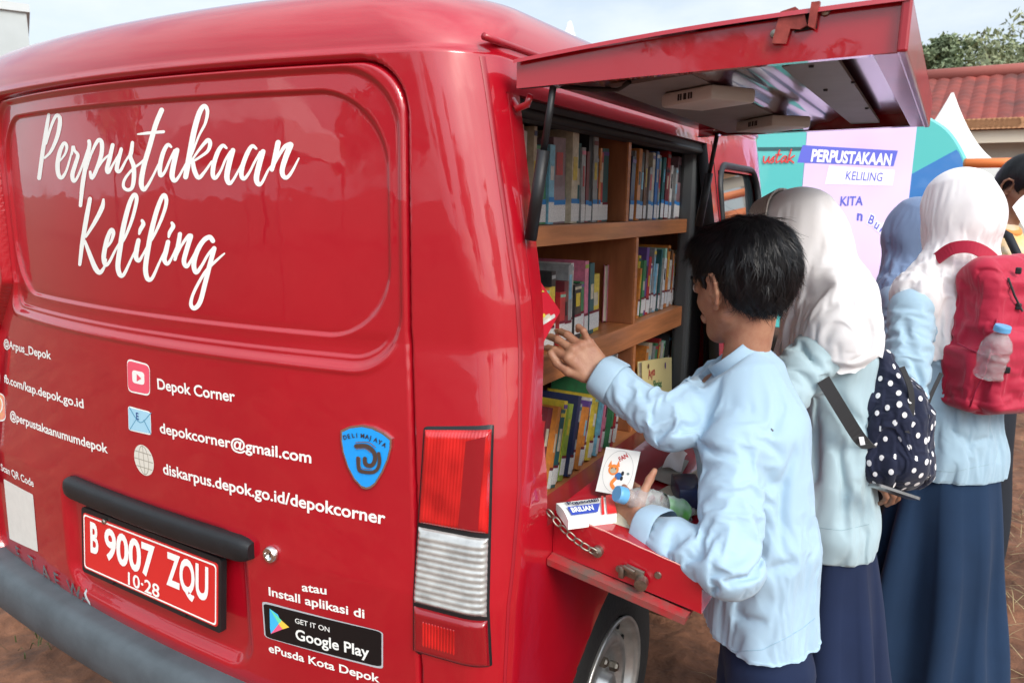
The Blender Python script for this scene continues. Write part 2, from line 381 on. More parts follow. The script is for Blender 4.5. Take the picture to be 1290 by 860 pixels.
# ------------------------------------------------------------------ lettering and marks on the tailgate
def hitv(pix, off=0.0):
    pix = np.asarray(pix, float); D = (RC @ np.stack([(pix[:, 0] - 645) / FOC, (pix[:, 1] - 430) / FOC, np.ones(len(pix))])).T
    t = np.full(len(pix), 1.5)
    for _ in range(90):
        q = CAMP + D * t[:, None]; t -= (q[:, 1] - (rear_full(q[:, 0], q[:, 2]) - off)) / D[:, 1] * .6
    return CAMP + D * t[:, None]
def mark(name, polys, m, off, label=None, parent=None):
    """strokes/polygons given by where they lie on the tailgate"""
    mb = MB()
    for V2, F2 in polys: mb.add(hitv(V2, off), F2)
    return mb.build(name, m, parent or van, label=label)
def crop(x0, y0, s): return lambda pts: [(x0 + a / s, y0 + b / s) for a, b in pts]
def script(name, tr, sc, strokes, label):
    polys = []; mb = MB()
    for k, (pts, w) in enumerate(strokes):
        V2, F2 = stroke2d(tr(pts), [x / sc * 1.06 for x in w]); mb.add(hitv(V2, .0006), F2)
    return mb.build(name, WHITEV, van, label=label)
A = crop(40, 120, 5.378); B = crop(200, 120, 5.374); K = crop(90, 230, 5.06)
def b2(st, f): return [(f(p), w) for p, w in st]
sA = [([(115, 132), (98, 240), (72, 400), (50, 562)], [20, 26, 27, 26]),
      ([(98, 330), (130, 215), (165, 140), (188, 150), (190, 200), (170, 290), (130, 380), (88, 425)], [12, 18, 22, 26, 28, 26, 20, 14]),
      ([(188, 448), (225, 400), (238, 348), (218, 326), (190, 385), (175, 470), (182, 540), (205, 558), (235, 510), (262, 420), (276, 365)], [12, 15, 20, 22, 28, 30, 28, 24, 16, 13, 13]),
      ([(272, 400), (280, 350), (292, 378), (312, 408), (295, 470), (275, 540), (285, 582), (310, 555), (345, 470), (378, 370)], [14, 22, 18, 24, 27, 29, 24, 17, 15, 15]),
      ([(388, 312), (390, 345), (370, 450), (345, 600), (330, 748)], [24, 26, 28, 29, 22]),
      ([(372, 500), (402, 400), (448, 308), (474, 322), (472, 400), (440, 500), (408, 562), (396, 520)], [13, 17, 24, 28, 28, 26, 24, 18]),
      ([(404, 560), (440, 505), (485, 440), (532, 398)], [18, 17, 15, 14]),
      ([(548, 338), (525, 440), (510, 500), (520, 522), (550, 470), (590, 400), (606, 362)], [26, 29, 29, 24, 15, 14, 18]),
      ([(606, 368), (580, 470), (578, 510), (600, 512), (640, 440), (668, 398)], [24, 29, 27, 21, 15, 14]),
      ([(682, 322), (675, 380), (668, 420), (690, 480), (692, 560), (680, 625), (650, 642), (622, 620), (630, 570), (680, 505), (735, 462), (762, 436)], [22, 27, 27, 29, 29, 25, 22, 21, 19, 17, 16, 14]),
      ([(880, 102), (840, 200), (800, 340), (760, 480), (742, 590), (756, 638), (780, 620), (820, 550), (858, 470)], [33, 33, 33, 33, 34, 29, 21, 16, 14]),
      ([(718, 265), (780, 258), (893, 248)], [10, 19, 20])]
sB = [([(84, 350), (60, 337), (30, 390), (8, 480), (12, 543), (40, 520), (75, 440), (108, 375)], [16, 25, 29, 31, 27, 19, 17, 20]),
      ([(124, 372), (105, 450), (90, 540), (105, 578), (130, 560), (165, 500), (192, 450)], [31, 35, 35, 29, 19, 15, 14]),
      ([(182, 553), (195, 480), (215, 370), (240, 240), (275, 120), (308, 74), (330, 110), (315, 190), (270, 280), (225, 400)], [34, 37, 37, 37, 35, 29, 24, 19, 15, 13]),
      ([(222, 445), (262, 385), (310, 325), (335, 305), (348, 330), (330, 380), (275, 422), (232, 448)], [13, 17, 23, 29, 27, 21, 17, 15]),
      ([(230, 448), (242, 512), (270, 558), (310, 520), (358, 450)], [26, 31, 29, 19, 14]),
      ([(458, 358), (432, 342), (400, 385), (372, 470), (366, 540), (385, 560), (420, 510), (450, 440), (485, 385)], [16, 25, 29, 31, 29, 24, 17, 16, 20]),
      ([(502, 374), (477, 460), (461, 550), (475, 595), (500, 580), (540, 510), (565, 462)], [32, 36, 36, 29, 19, 15, 14]),
      ([(660, 362), (632, 345), (600, 392), (567, 480), (560, 545), (580, 565), (615, 520), (650, 450), (688, 388)], [16, 25, 29, 31, 29, 24, 17, 16, 20]),
      ([(706, 382), (680, 470), (661, 560), (675, 603), (700, 590), (740, 510), (772, 470)], [32, 36, 36, 29, 19, 15, 14]),
      ([(808, 322), (790, 410), (766, 505)], [36, 35, 26]), ([(766, 505), (802, 430), (850, 352), (890, 335)], [14, 17, 26, 36]),
      ([(893, 338), (860, 420), (836, 500), (842, 545), (866, 558), (900, 520), (948, 428)], [38, 36, 33, 30, 25, 19, 10])]
sK = [([(118, 104), (95, 230), (70, 380), (53, 522)], [25, 29, 27, 20]), ([(204, 108), (195, 160), (150, 250), (92, 345)], [14, 29, 25, 15]),
      ([(85, 372), (110, 440), (150, 540), (180, 573), (208, 540), (222, 490)], [16, 25, 31, 29, 16, 11]),
      ([(215, 422), (250, 380), (268, 322), (252, 302), (225, 370), (206, 470), (216, 522), (240, 508), (280, 430), (315, 372)], [13, 17, 23, 23, 29, 29, 27, 19, 15, 13]),
      ([(312, 400), (342, 348), (385, 240), (413, 130), (413, 88), (395, 82), (365, 150), (330, 290), (310, 420), (296, 530), (310, 588), (335, 583), (380, 490), (418, 410)], [12, 17, 21, 23, 25, 25, 29, 31, 31, 31, 29, 21, 15, 14]),
      ([(427, 368), (415, 430), (412, 478), (430, 498), (455, 460), (484, 405)], [27, 31, 29, 23, 15, 13]), ([(450, 242), (458, 265), (440, 300), (432, 328)], [18, 27, 25, 13]),
      ([(488, 405), (530, 330), (575, 230), (603, 140), (601, 92), (582, 86), (547, 170), (512, 300), (487, 430), (472, 550), (486, 613), (515, 608), (560, 510), (600, 425)], [12, 17, 21, 23, 25, 25, 29, 31, 31, 31, 29, 21, 15, 14]),
      ([(616, 378), (602, 440), (592, 490), (612, 518), (640, 478), (668, 415)], [27, 31, 29, 23, 15, 13]), ([(640, 257), (648, 280), (627, 318), (620, 348)], [18, 27, 25, 13]),
      ([(692, 328), (680, 400), (660, 490)], [26, 28, 20]), ([(660, 490), (702, 400), (745, 342), (762, 340)], [13, 16, 24, 27]),
      ([(760, 345), (737, 420), (717, 500), (735, 535), (765, 490), (805, 415)], [30, 30, 29, 24, 16, 14]),
      ([(902, 372), (880, 348), (840, 372), (800, 440), (780, 520), (795, 573), (830, 530), (870, 460), (906, 418)], [28, 30, 29, 31, 31, 27, 19, 17, 20]),
      ([(910, 420), (880, 530), (850, 650), (820, 760), (785, 800), (762, 778), (772, 720), (810, 640), (860, 560), (920, 500), (975, 452)], [29, 29, 29, 29, 28, 23, 19, 19, 19, 17, 10])]
mb_ = MB()
for k, (p, w, sc) in enumerate([(A(p), w, 5.378) for p, w in sA] + [(B(p), w, 5.374) for p, w in sB] + [(K(p), w, 5.06) for p, w in sK]):
    V2, F2 = stroke2d(p, [x / sc * 1.04 for x in w]); mb_.add(hitv(V2, .0005 + .00006 * (k % 5)), F2)
mb_.build('script_lettering', WHITEV, van, label='large white brush-script words on the upper rear panel')
for s, a, b, t in [("Depok Corner", (199, 489.5), (296.5, 506), (199, 475.8)), ("depokcorner@gmail.com", (202, 544.5), (392.5, 583), (202, 531.5)),
                   ("diskarpus.depok.go.id/depokcorner", (206, 596), (485.5, 660), (206, 582.5)), ("@Arpus_Depok", (5, 436), (65, 452.5), (5, 426)),
                   ("fb.com/kap.depok.go.id", (5.5, 481), (106, 514), (5.5, 470.5)), ("@perpustakaanumumdepok", (13, 526.7), (136.5, 570.6), (13, 516)),
                   ("Scan QR Code", (2, 592), (43, 613), (2, 583.5)), ("atau", (380.7, 743.5), (411.7, 748), (380.7, 733)),
                   ("Install aplikasi di", (339, 749), (459.5, 778), (339, 738.3)), ("ePusda Kota Depok", (339, 820), (478.5, 859), (339, 810.2))]:
    rear_text(s, a, b, t, bold=.02)
# store badge
q = [(330.5, 755.8), (483, 794.5), (483, 842.5), (333.6, 801.6)]
def inset(q, k):
    c = np.mean(q, 0); return [tuple(np.array(p) + (c - np.array(p)) * np.array([k * .35, k])) for p in q]
sticker = rear_shape(quad_pts(q, r=.07), mat('grey_vinyl', (.45, .47, .5), .4), .0009, 'store_badge'); 
rear_shape(quad_pts(inset(q, .07), r=.07), mat('black_vinyl', (.006, .006, .007), .35), .0013, 'badge_face', parent=sticker)
for name, pts, c in [('blue_facet', [(340.5, 765.5), (351, 773), (355, 783), (342, 797), (341, 790)], (.06, .5, .85)), ('pink_facet', [(342, 797.4), (352, 785), (358, 791)], (.85, .12, .25)), ('yellow_facet', [(355, 780), (365.2, 789), (357, 791.5), (351.5, 785)], (.95, .62, .08)), ('green_facet', [(340.5, 765.3), (356, 780.5), (352, 784.5)], (.15, .75, .45))]:
    V2 = np.array([(p[0], p[2]) for p in hitv(pts)]); rear_shape(V2, mat(name, c, .4), .0017 if name != 'green_facet' else .0019, name, parent=sticker, rings=1)
for s, a, b, t, bo in [("GET IT ON", (372.7, 783.4), (416, 795.3), (372.7, 777), .006), ("Google Play", (373.4, 803.8), (466, 827.5), (373.4, 790.5), .02)]:
    o = rear_text(s, a, b, t, 'badge_lettering', WHITEV, bo, .0018); o.parent = sticker; o.matrix_parent_inverse = wm(sticker).inverted()
# little icons
def icon(name, q, fill, border=True, r=.2):
    o = rear_shape(quad_pts(q, r=r), WHITEV, .0006, name)
    rear_shape(quad_pts(inset(q, .10) if border else q, r=r), fill, .0009, 'icon_face', parent=o); return o
ic = icon('video_icon', [(160, 451), (189, 459), (189.5, 499), (161.5, 493)], mat('pink_vinyl', (.82, .10, .16), .4))
rear_shape(quad_pts([(167, 465.5), (182.5, 469), (182.5, 485), (167.5, 481.5)], r=.25), WHITEV, .0012, 'play_button', parent=ic)
V2 = np.array([(p[0], p[2]) for p in hitv([(173, 470.5), (179, 476.5), (173, 480)])]); rear_shape(V2, MATS['pink_vinyl'], .0015, 'play_arrow', parent=ic, rings=1)
ic = icon('mail_icon', [(161.5, 510.7), (190, 518.5), (191, 548), (162.5, 541.5)], mat('pale_blue_vinyl', (.38, .66, .82), .4), r=.12)
LB = mat('blue_line_vinyl', (.12, .35, .52), .4)
polys = [stroke2d([(163, 513), (176.5, 532), (190, 520)], 1.2), stroke2d([(163.5, 541), (172, 527)], 1.0), stroke2d([(190, 546.5), (181, 529)], 1.0)]
mark('envelope_fold', polys, LB, .0012, parent=ic)
V2, F2 = text2d('E', .02); a = hit(172.5, 527.5)
obj('icon_lettering', rear_map(V2 * .021, (a[0], a[2]), (1, 0), (0, 1), .0014), F2, mat('navy_vinyl', (.03, .08, .25), .4), ic, smooth=False)
ang = np.linspace(0, 2 * math.pi, 32, endpoint=False); c = hit(181.5, 579.3); GR_ = .0335
globe = rear_shape(np.stack([c[0] + GR_ * np.cos(ang), c[2] + GR_ * np.sin(ang)], 1), mat('cream_vinyl', (.72, .70, .62), .45), .0006, 'globe_icon')
gl = MB()
for k in (-.55, 0, .55):
    pts = [(c[0] + GR_ * .93 * math.sin(k) * math.cos(a), c[2] + GR_ * .93 * math.sin(a)) for a in np.linspace(-1.5, 1.5, 12)]
    V2, F2 = stroke2d(pts, .0016); gl.add(np.stack([V2[:, 0], rear_full(V2[:, 0], V2[:, 1]) - .0009, V2[:, 1]], 1), F2)
    pts = [(c[0] + GR_ * .93 * math.cos(k) * a, c[2] + GR_ * .93 * math.sin(k)) for a in np.linspace(-1, 1, 8)]
    V2, F2 = stroke2d(pts, .0016); gl.add(np.stack([V2[:, 0], rear_full(V2[:, 0], V2[:, 1]) - .0011, V2[:, 1]], 1), F2)
gl.build('globe_line', mat('taupe_vinyl', (.35, .32, .26), .5), globe)
ic = icon('photo_icon', [(-16, 489), (6.0, 495), (8, 531), (-14, 525)], mat('orange_pink_vinyl', (.85, .22, .25), .4, nscale=30, col2=(.9, .5, .15)))
V2 = np.array([(p[0], p[2]) for p in hitv([(-4 + 7 * math.cos(a), 510 + 11 * math.sin(a)) for a in ang])]); 
mark('icon_ring', [stroke2d([(-4 + 7 * math.cos(a), 510 + 11 * math.sin(a)) for a in np.linspace(0, 6.28, 16)], 1.6)], WHITEV, .0013, parent=ic)
ic = icon('friend_icon', [(-18, 455), (-1, 459), (1.5, 487), (-16, 483)], mat('orange_vinyl', (.8, .4, .1), .4), r=.4)
# blank sticker under the small caption
rear_shape(quad_pts([(5, 602.5), (42, 622.5), (48.3, 694.5), (12.5, 678)], r=.03), mat('sticker_paper', (.74, .73, .68), .55, nscale=30, namt=.08), .0009, 'white_sticker')
# emblem: blue shield with chrome rim
E_ = crop(420, 525, 8.6)
sh = [(105, 135), (200, 92), (330, 76), (450, 100), (570, 160), (655, 230), (652, 330), (620, 450), (560, 590), (480, 720), (425, 762), (380, 772), (330, 755), (250, 670), (180, 540), (125, 370), (104, 240)]
pe = np.array([(p[0], p[2]) for p in hitv(E_(sh))]); cc = pe.mean(0)
em = rear_shape(pe, CHROME, .006, 'emblem', thick=.006)
rear_shape(cc + (pe - cc) * .93, mat('emblem_blue', (.01, .30, .78), .3, coat=.6), .0066, 'emblem_face', parent=em)
GUN = mat('emblem_metal', (.30, .27, .25), .3, 1)
polys = [stroke2d(E_([(245, 315), (355, 315), (430, 370), (452, 445), (425, 515), (375, 525), (345, 500), (340, 450)]), 5.2),
         stroke2d(E_([(490, 395), (500, 480), (478, 560), (420, 598), (310, 590), (275, 560), (265, 445)]), 4.4)]
for k, (V2, F2) in enumerate(polys): obj('emblem_device', hitv(V2, .0085 + k * .0004), F2, GUN, em, smooth=False)
polys = [stroke2d(E_([(245, 275), (380, 275), (455, 330)]), 1.1), stroke2d(E_([(245, 345), (350, 345), (400, 385)]), .9), stroke2d(E_([(265, 430), (290, 450), (300, 550), (420, 565)]), .9)]
for V2, F2 in polys: obj('emblem_edge', hitv(V2, .0095), F2, CHROME, em, smooth=False)
el = MB()
for k, ch in enumerate('DELIMAJAYA'):
    t = k / 9; X = 150 + 405 * t; Yb = 232 - 200 * t * (1 - t) * 1.0 + 62 * t; sl_ = (-200 * (1 - 2 * t) + 62) / 405
    a = hit(*E_([(X, Yb)])[0]); b = hit(*E_([(X + 40, Yb + 40 * sl_)])[0]); d = np.array([b[0] - a[0], b[2] - a[2]]); d /= np.linalg.norm(d)
    V2, F2 = text2d(ch, .03); el.add(rear_map(V2 * .0105, (a[0], a[2]), d, (-d[1], d[0]), .0082), F2)
el.build('emblem_lettering', mat('emblem_dark', (.10, .09, .10), .35, .8), em)
# key lock
c = hit(343, 697); mb_ = MB()
mb_.lathe([(.0165, 0), (.0165, .006), (.014, .010), (.0095, .0105), (.009, .006), (.0001, .006)], (c[0], c[1], c[2]), (0, -1, 0), 28)
lk = mb_.build('key_lock', CHROME, van, sharp=40); MB().box((c[0], c[1] - .0065, c[2]), (.002, .001, .009)).build('key_slot', BLACKP, lk)
# ------------------------------------------------------------------ garnish bar, plate, bumper
def rear_sweep(x0, x1, sec, n=40, taper=0):
    """sweep closed section [(outward, z)] along the rear curve"""
    V = []; xs_ = np.linspace(x0, x1, n)
    for i, x in enumerate(xs_):
        e = min(abs(x - x0), abs(x1 - x)); s = 1.0 if not taper else float(np.clip(e / taper, 0, 1)) ** .5 * .35 + .65
        zc = np.mean([b for a, b in sec])
        for a, b in sec: V.append((x, rear_y(x, b) + .0 - (a * s if a > 0 else a), zc + (b - zc) * s))
    m = len(sec); F = grid(n, m, True) + [tuple(range(m - 1, -1, -1)), tuple(range((n - 1) * m, n * m))]
    return V, F
sec = [(.052 - .018 + .018 * math.cos(a) if False else o, z) for o, z in [(-.02, .874), (.008, .876), (.018, .873), (.023, .866), (.025, .850), (.023, .834), (.018, .828), (.006, .826), (-.02, .828)]]
V_, F_ = rear_sweep(-.335, .298, sec, 60, .03); obj('plate_garnish', V_, F_, BLACKP, van, sharp=50)
# number plate on its frame
c4 = [np.array(on(*p, 1, y)) for p, y in [((107, 640.6), -.004), ((283.4, 704.8), -.004), ((275, 796.8), -.016), ((100.5, 715.5), -.016)]]
UX = (c4[1] - c4[0] + c4[2] - c4[3]) / 2; UZ = (c4[0] - c4[3] + c4[1] - c4[2]) / 2; PC = sum(c4) / 4
pw, ph = np.linalg.norm(UX), np.linalg.norm(UZ); UX /= pw; UZ = UZ - UX * (UZ @ UX); UZ /= np.linalg.norm(UZ); UN = np.cross(UX, UZ)
def pl(u, v, h): return PC + UX * u + UZ * v + UN * h
plate = MB().prism(rrect(pw, ph, .008), pl, -.012, .001).build('licence_plate', BLACKP, van, sharp=30)
PR = mat('plate_red', (.62, .022, .02), .38, coat=.3)
MB().prism(rrect(pw - .018, ph - .022, .008), pl, .0, .0025).build('plate_face', PR, plate, sharp=30)
bo = rrect(pw - .024, ph - .028, .008); bi = rrect(pw - .031, ph - .035, .007); n = len(bo)
V_ = [pl(u, v, .0032) for u, v in bo] + [pl(u, v, .0032) for u, v in bi]
obj('plate_border', V_, [(i, (i + 1) % n, n + (i + 1) % n, n + i) for i in range(n)], WHITEV, plate, smooth=False)
def ptext(s, u0, u1, v0, v1, bold, gap=None):
    V2, F2 = text2d(s, bold); V2 = V2.copy(); V2[:, 0] = u0 + V2[:, 0] / V2[:, 0].max() * (u1 - u0); h = V2[:, 1]; lo, hi = 0.0, .73
    V2[:, 1] = v0 + (V2[:, 1] - lo) / (hi - lo) * (v1 - v0)
    obj('plate_lettering', [pl(u, v, .0034) for u, v in V2], F2, WHITEV, plate, smooth=False)
ptext('B', -.203, -.172, -.018, .054, .03); ptext('9007', -.148, .033, -.018, .054, .03); ptext('ZQU', .072, .205, -.018, .054, .03)
ptext('10·28', -.062, .048, -.058, -.028, .014)
for u in (-.12, .13):
    MB().box(pl(u, -ph / 2 + .008, .003), (.014, .006, .004)).build('plate_clip', BLACKP, plate)
MB().lathe([(.006, 0), (.006, .004), (.004, .006), (.0001, .006)], pl(-.145, ph / 2 - .012, .003), UN, 12).build('plate_bolt', STEEL, plate)
# bumper: swept along the plan outline, wrapping round the corners
h = half_outline(Wz(.5), 0, .085, .5); path = [(-x * LEFT, y) for x, y, k in h[::-1] if y < .36] + [(x, y) for x, y, k in h[1:] if y < .36]
path = np.array(path)[::3]; tg = np.gradient(path, axis=0); tg /= np.linalg.norm(tg, axis=1)[:, None]; nm_ = np.stack([tg[:, 1], -tg[:, 0]], 1)
bs = [(-.02, .548), (.022, .549), (.036, .545), (.046, .534), (.053, .516), (.055, .48), (.048, .440), (.033, .420), (-.03, .418)]
V_ = []
for p, n in zip(path, nm_):
    for o, z in bs: V_.append((p[0] + n[0] * o, p[1] + n[1] * o, z))
bump_ = obj('bumper', V_, grid(len(path), len(bs)), GREYP, van, sharp=60)
p0 = on(38, 738, 1, .03); 
MB().tube([p0 + np.array([0, -.002, .010]), p0 + np.array([.002, -.004, 0]), p0 + np.array([.006, -.003, -.012])], [.003, .004, .003], 8).build('bumper_scuff', WHITEV, bump_, smooth=True)
# chrome maker letters low on the left, their feet hidden by the bumper
for k, ch in enumerate('TETAEWA'):
    t = k / 6; a = hit(9 + 97 * t, 697 + 66 * t); b = hit(9 + 97 * t + 6, 697 + 66 * t + 4); d = np.array([b[0] - a[0], b[2] - a[2]]); d = np.array([1, 0])
    V2, F2 = text2d(ch, .01); V2 = V2 * np.array([.060, .052]); base = rear_map(V2, (a[0] - .005, .552), (1, 0), (0, 1), .003); obj('chrome_letter', base, F2, CHROME, van, smooth=False)
# ------------------------------------------------------------------ tail lamps (both corners)
def lamp_send(z): return float(np.interp(z, [.735, 1.15], [1.22, 1.0]))
def lamp_patch(z0, z1, off, nz=26, ns=46, sgn=1, m=None, name='x', parent=None, x0=.656, send=.118, edge=.004, rib=0, topslant=.0, flat=False):
    Vv = []
    for iz in range(nz):
        z = z0 + (z1 - z0) * iz / (nz - 1)
        w, dy, rc, _ = level(z=z); xt, yc, a0 = fillet(w, rc, z)
        # arc length walk from x0
        pts = [(x, float(bz(z)) * x * x) for x in np.linspace(x0 + .0045 * (z - .9) / .4, xt, 14, endpoint=False)] + [(w - rc + rc * math.cos(a), yc + rc * math.sin(a)) for a in np.linspace(a0, 0, 18)] + [(w, yc + q) for q in (.01, .02, .04, .08)]
        pts = np.array(pts); L = np.concatenate([[0], np.cumsum(np.hypot(*np.diff(pts, axis=0).T))]); sd2 = send * lamp_send(z); sl_ = np.linspace(0, sd2, ns)
        px_ = np.interp(sl_, L, pts[:, 0]); py_ = np.interp(sl_, L, pts[:, 1]); tx = np.gradient(px_); ty = np.gradient(py_); ln = np.hypot(tx, ty)
        nx, ny = ty / ln, -tx / ln
        ez = min(z - z0, z1 - z); 
        for k in range(ns):
            es = min(sl_[k], sd2 - sl_[k]); e = min(es, ez); o = off * (1 - (1 - min(1, e / .012)) ** 2) if e < .012 and not flat else off
            o = o - edge * (e < 1e-6) * (not flat); Z = z + topslant * (sl_[k] / send) * (z - z0) / (z1 - z0)
            if rib: o += rib * (math.sin(sl_[k] * 2 * math.pi / .0058) if rib > 0 else math.sin(z * 2 * math.pi / .011) * -1)
            Vv.append(((sgn if sgn > 0 else -LEFT) * (px_[k] + nx[k] * o), py_[k] + ny[k] * o, Z))
    Ff = grid(nz, ns)
    if sgn < 0: Ff = [f[::-1] for f in Ff]
    return obj(name, Vv, Ff, m, parent, smooth=True)
LR = mat('red_lens', (.34, .003, .005), .10, coat=1, nscale=22, col2=(.60, .012, .012), stretch=(1, 1, .8), det=1, spec=.6)
LR2 = mat('dark_red_lens', (.26, .004, .010), .1, coat=1, spec=.6)
LC = mat('clear_lens', (.58, .59, .57), .12, .35, coat=1, nscale=34, namt=.35, stretch=(1, 1, 1.2), det=3)
for sgn in (1, -1):
    lp = lamp_patch(.738, 1.150, .0035, 40, 46, sgn, BLACKP, 'tail_lamp', van, send=.126, topslant=.012)
    lamp_patch(.978, 1.142, .012, 60, 120, sgn, LR, 'brake_lens', lp, x0=.660, send=.118, rib=.0003, topslant=.012)
    lamp_patch(.988, 1.132, .0134, 40, 30, sgn, LR2, 'side_lens', lp, x0=.738, send=.030, topslant=.011, flat=True)
    lamp_patch(.838, .975, .0118, 120, 60, sgn, LC, 'clear_lens', lp, x0=.660, send=.118, rib=-.0007)
    lamp_patch(.746, .835, .012, 30, 90, sgn, LR2, 'lower_lens', lp, x0=.660, send=.118)
    lamp_patch(.758, .822, .0126, 30, 120, sgn, LR, 'reflector', lp, x0=.672, send=.070, rib=.0007)
# seam down the side behind the lamp, gutter, fuel crease
gm = MB()
for sgn in (1,):
    V_ = []
    for z in np.linspace(.55, 1.74, 60):
        w, dy, rc, _ = level(z=z); xt, yc, a0 = fillet(w, rc, z); V_ += [(w - rc + (rc + o_) * math.cos(a_), yc + (rc + o_) * math.sin(a_), z) for a_, o_ in ((-.50, .0008), (-.46, .0024), (-.42, .0008))]
    gm.add(V_, grid(60, 3))
gm.build('panel_seam', REDD, van, smooth=True)
gm = MB(); gz = []
for y in np.linspace(.02, 2.48, 60):
    yy = max(y, .0); w, dy, rc, z = level(th=.18); x = w + .001
    gz.append((x - .16 * float(sstep(1.95, 2.62, yy + .115)), yy + .115, z - .004))
gm.tube(gz, .006, 8); gm.build('roof_gutter', REDD, van, smooth=True)
gz = [(-x, y, z) for x, y, z in gz]; MB().tube(gz, .006, 8).build('roof_gutter', REDD, van, smooth=True)
# ------------------------------------------------------------------ rear wheel (right) and front wheel
def wheel(y, sgn, parent):
    cx = sgn * .775; c = (cx, y, .302); ax = (sgn, 0, 0)
    tyre = MB().lathe([(.19, -.17), (.285, -.165), (.300, -.15), (.303, -.10), (.303, -.045), (.298, -.012), (.275, .0), (.235, .004), (.200, .0), (.188, -.012)], c, ax, 72).build('wheel', RUBBER, parent, smooth=True)
    rim = MB(); rim.lathe([(.150, -.15), (.183, -.012), (.192, .0), (.188, .006), (.180, .002), (.172, -.012), (.170, -.035), (.155, -.045), (.148, -.03), (.140, -.018), (.122, -.012), (.112, -.02), (.105, -.032), (.075, -.040), (.060, -.03), (.046, -.028), (.044, -.005), (.03, 0), (.0001, 0)], c, ax, 72)
    SIL = mat('wheel_silver', (.64, .64, .62), .32, .75, nscale=18, namt=.35)
    r = rim.build('rim', SIL, tyre, smooth=True)
    ho = MB()
    for k in range(16):
        a = 2 * math.pi * k / 16; p = (cx - sgn * .036, y + .162 * math.cos(a), .302 + .162 * math.sin(a)); ho.lathe([(.0085, .0), (.0085, .004), (.0001, .004)], p, ax, 12)
    ho.build('vent_hole', mat('hole_black', (.004, .004, .004), .9), r)
    for k in range(5):
        a = 2 * math.pi * k / 5 + .3; p = (cx - sgn * .030, y + .078 * math.cos(a), .302 + .078 * math.sin(a))
        MB().lathe([(.013, -.01), (.013, .012), (.008, .017), (.0001, .017)], p, ax, 6).build('lug_nut', STEEL, r)
    return tyre
for y in (.685, 2.35):
    for sgn in (1, -1): wheel(y, sgn, van)
# inner fenders and floor so that the arches read dark
DK = mat('under_dark', (.010, .010, .010), .9)
MUD = mat('muddy_liner', (.13, .065, .032), .9, nscale=14, namt=.6)
for sgn in (1, -1):
    mb_ = MB()
    for y in (.70, 2.35):
        V_ = []
        for k in range(25):
            a = math.pi * k / 24
            for x in (.30, .80): V_.append((sgn * x, y + .392 * math.cos(a), .302 + .392 * math.sin(a)))
        mb_.add(V_, grid(25, 2))
    mb_.build('wheel_housing', MUD, van, smooth=True)
MB().box((0, 1.55, .44), (1.3, 2.7, .03)).build('underbody', DK, van)
# ------------------------------------------------------------------ cab windows and doors on the flank
GLS = mat('window_glass', (.02, .03, .035), .04, spec=.8, coat=1)
for sgn in (1, -1):
    w_ = MB(); 
    w_.add([(sgn * (float(Wz(z)) - .012), y, z) for y, z in ((1.42, 1.10), (1.95, 1.10), (1.95, 1.64), (1.40, 1.64))], [(0, 1, 2, 3)])
    g_ = w_.build('door_window', GLS, van)
    pts = [(sgn * (float(Wz(1.37 + z)) + .002), 1.675 + y, 1.37 + z) for y, z in rrect(.52, .53, .09)]
    MB().tube(pts + pts[:2], .011, 8, caps=False).build('window_seal', BLACKP, g_, smooth=True)
for y in (1.385, ):
    MB().tube([(float(Wz(z)) - .001, y, z) for z in np.linspace(.5, 1.70, 20)], .003, 6).build('door_seam', DK, van, smooth=True)
# windscreen
MB().add([(-.50, 3.07, 1.12), (.50, 3.07, 1.12), (.46, 2.80, 1.62), (-.46, 2.80, 1.62)], [(0, 1, 2, 3)]).build('windscreen', GLS, van)
mr = MB(); mr.box((.86, 2.25, 1.20), (.15, .06, .20), bev=.02); mr.tube([(.76, 2.28, 1.14), (.82, 2.26, 1.17)], .012, 8); mr.build('wing_mirror', BLACKP, van, sharp=40)
# ------------------------------------------------------------------ bookcase inside
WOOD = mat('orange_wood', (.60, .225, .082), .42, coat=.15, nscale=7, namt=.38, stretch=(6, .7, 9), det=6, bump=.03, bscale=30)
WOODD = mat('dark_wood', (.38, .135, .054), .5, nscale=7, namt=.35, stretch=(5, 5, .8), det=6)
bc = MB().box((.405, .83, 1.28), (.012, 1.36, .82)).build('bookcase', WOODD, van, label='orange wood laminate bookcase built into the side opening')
SX = .70; SD = .29
def board(name, y0, y1, z0, z1, x0=.411, x1=SX, m=WOOD): return MB().box(((x0 + x1) / 2, (y0 + y1) / 2, (z0 + z1) / 2), (x1 - x0, y1 - y0, z1 - z0), bev=.0015).build(name, m, bc)
SH = {'A': 1.470, 'B': 1.205, 'C': .908}
board('shelf', .225, 1.455, 1.430, 1.470); board('shelf', .225, 1.455, 1.145, 1.205); board('shelf', .225, 1.455, .868, .908, x1=.735)
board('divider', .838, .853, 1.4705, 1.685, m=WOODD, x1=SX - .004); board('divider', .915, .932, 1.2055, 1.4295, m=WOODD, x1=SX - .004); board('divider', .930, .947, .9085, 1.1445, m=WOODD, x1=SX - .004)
for y, z0, z1 in ((.8455, 1.471, 1.685), (.9235, 1.206, 1.429), (.9385, .909, 1.144)): MB().box((SX - .002, y, (z0 + z1) / 2), (.004, .0165, z1 - z0)).build('edge_band', WOOD, bc)
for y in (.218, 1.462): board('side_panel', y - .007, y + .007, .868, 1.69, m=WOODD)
board('top_panel', .21, 1.47, 1.690, 1.700, m=DARKIN)
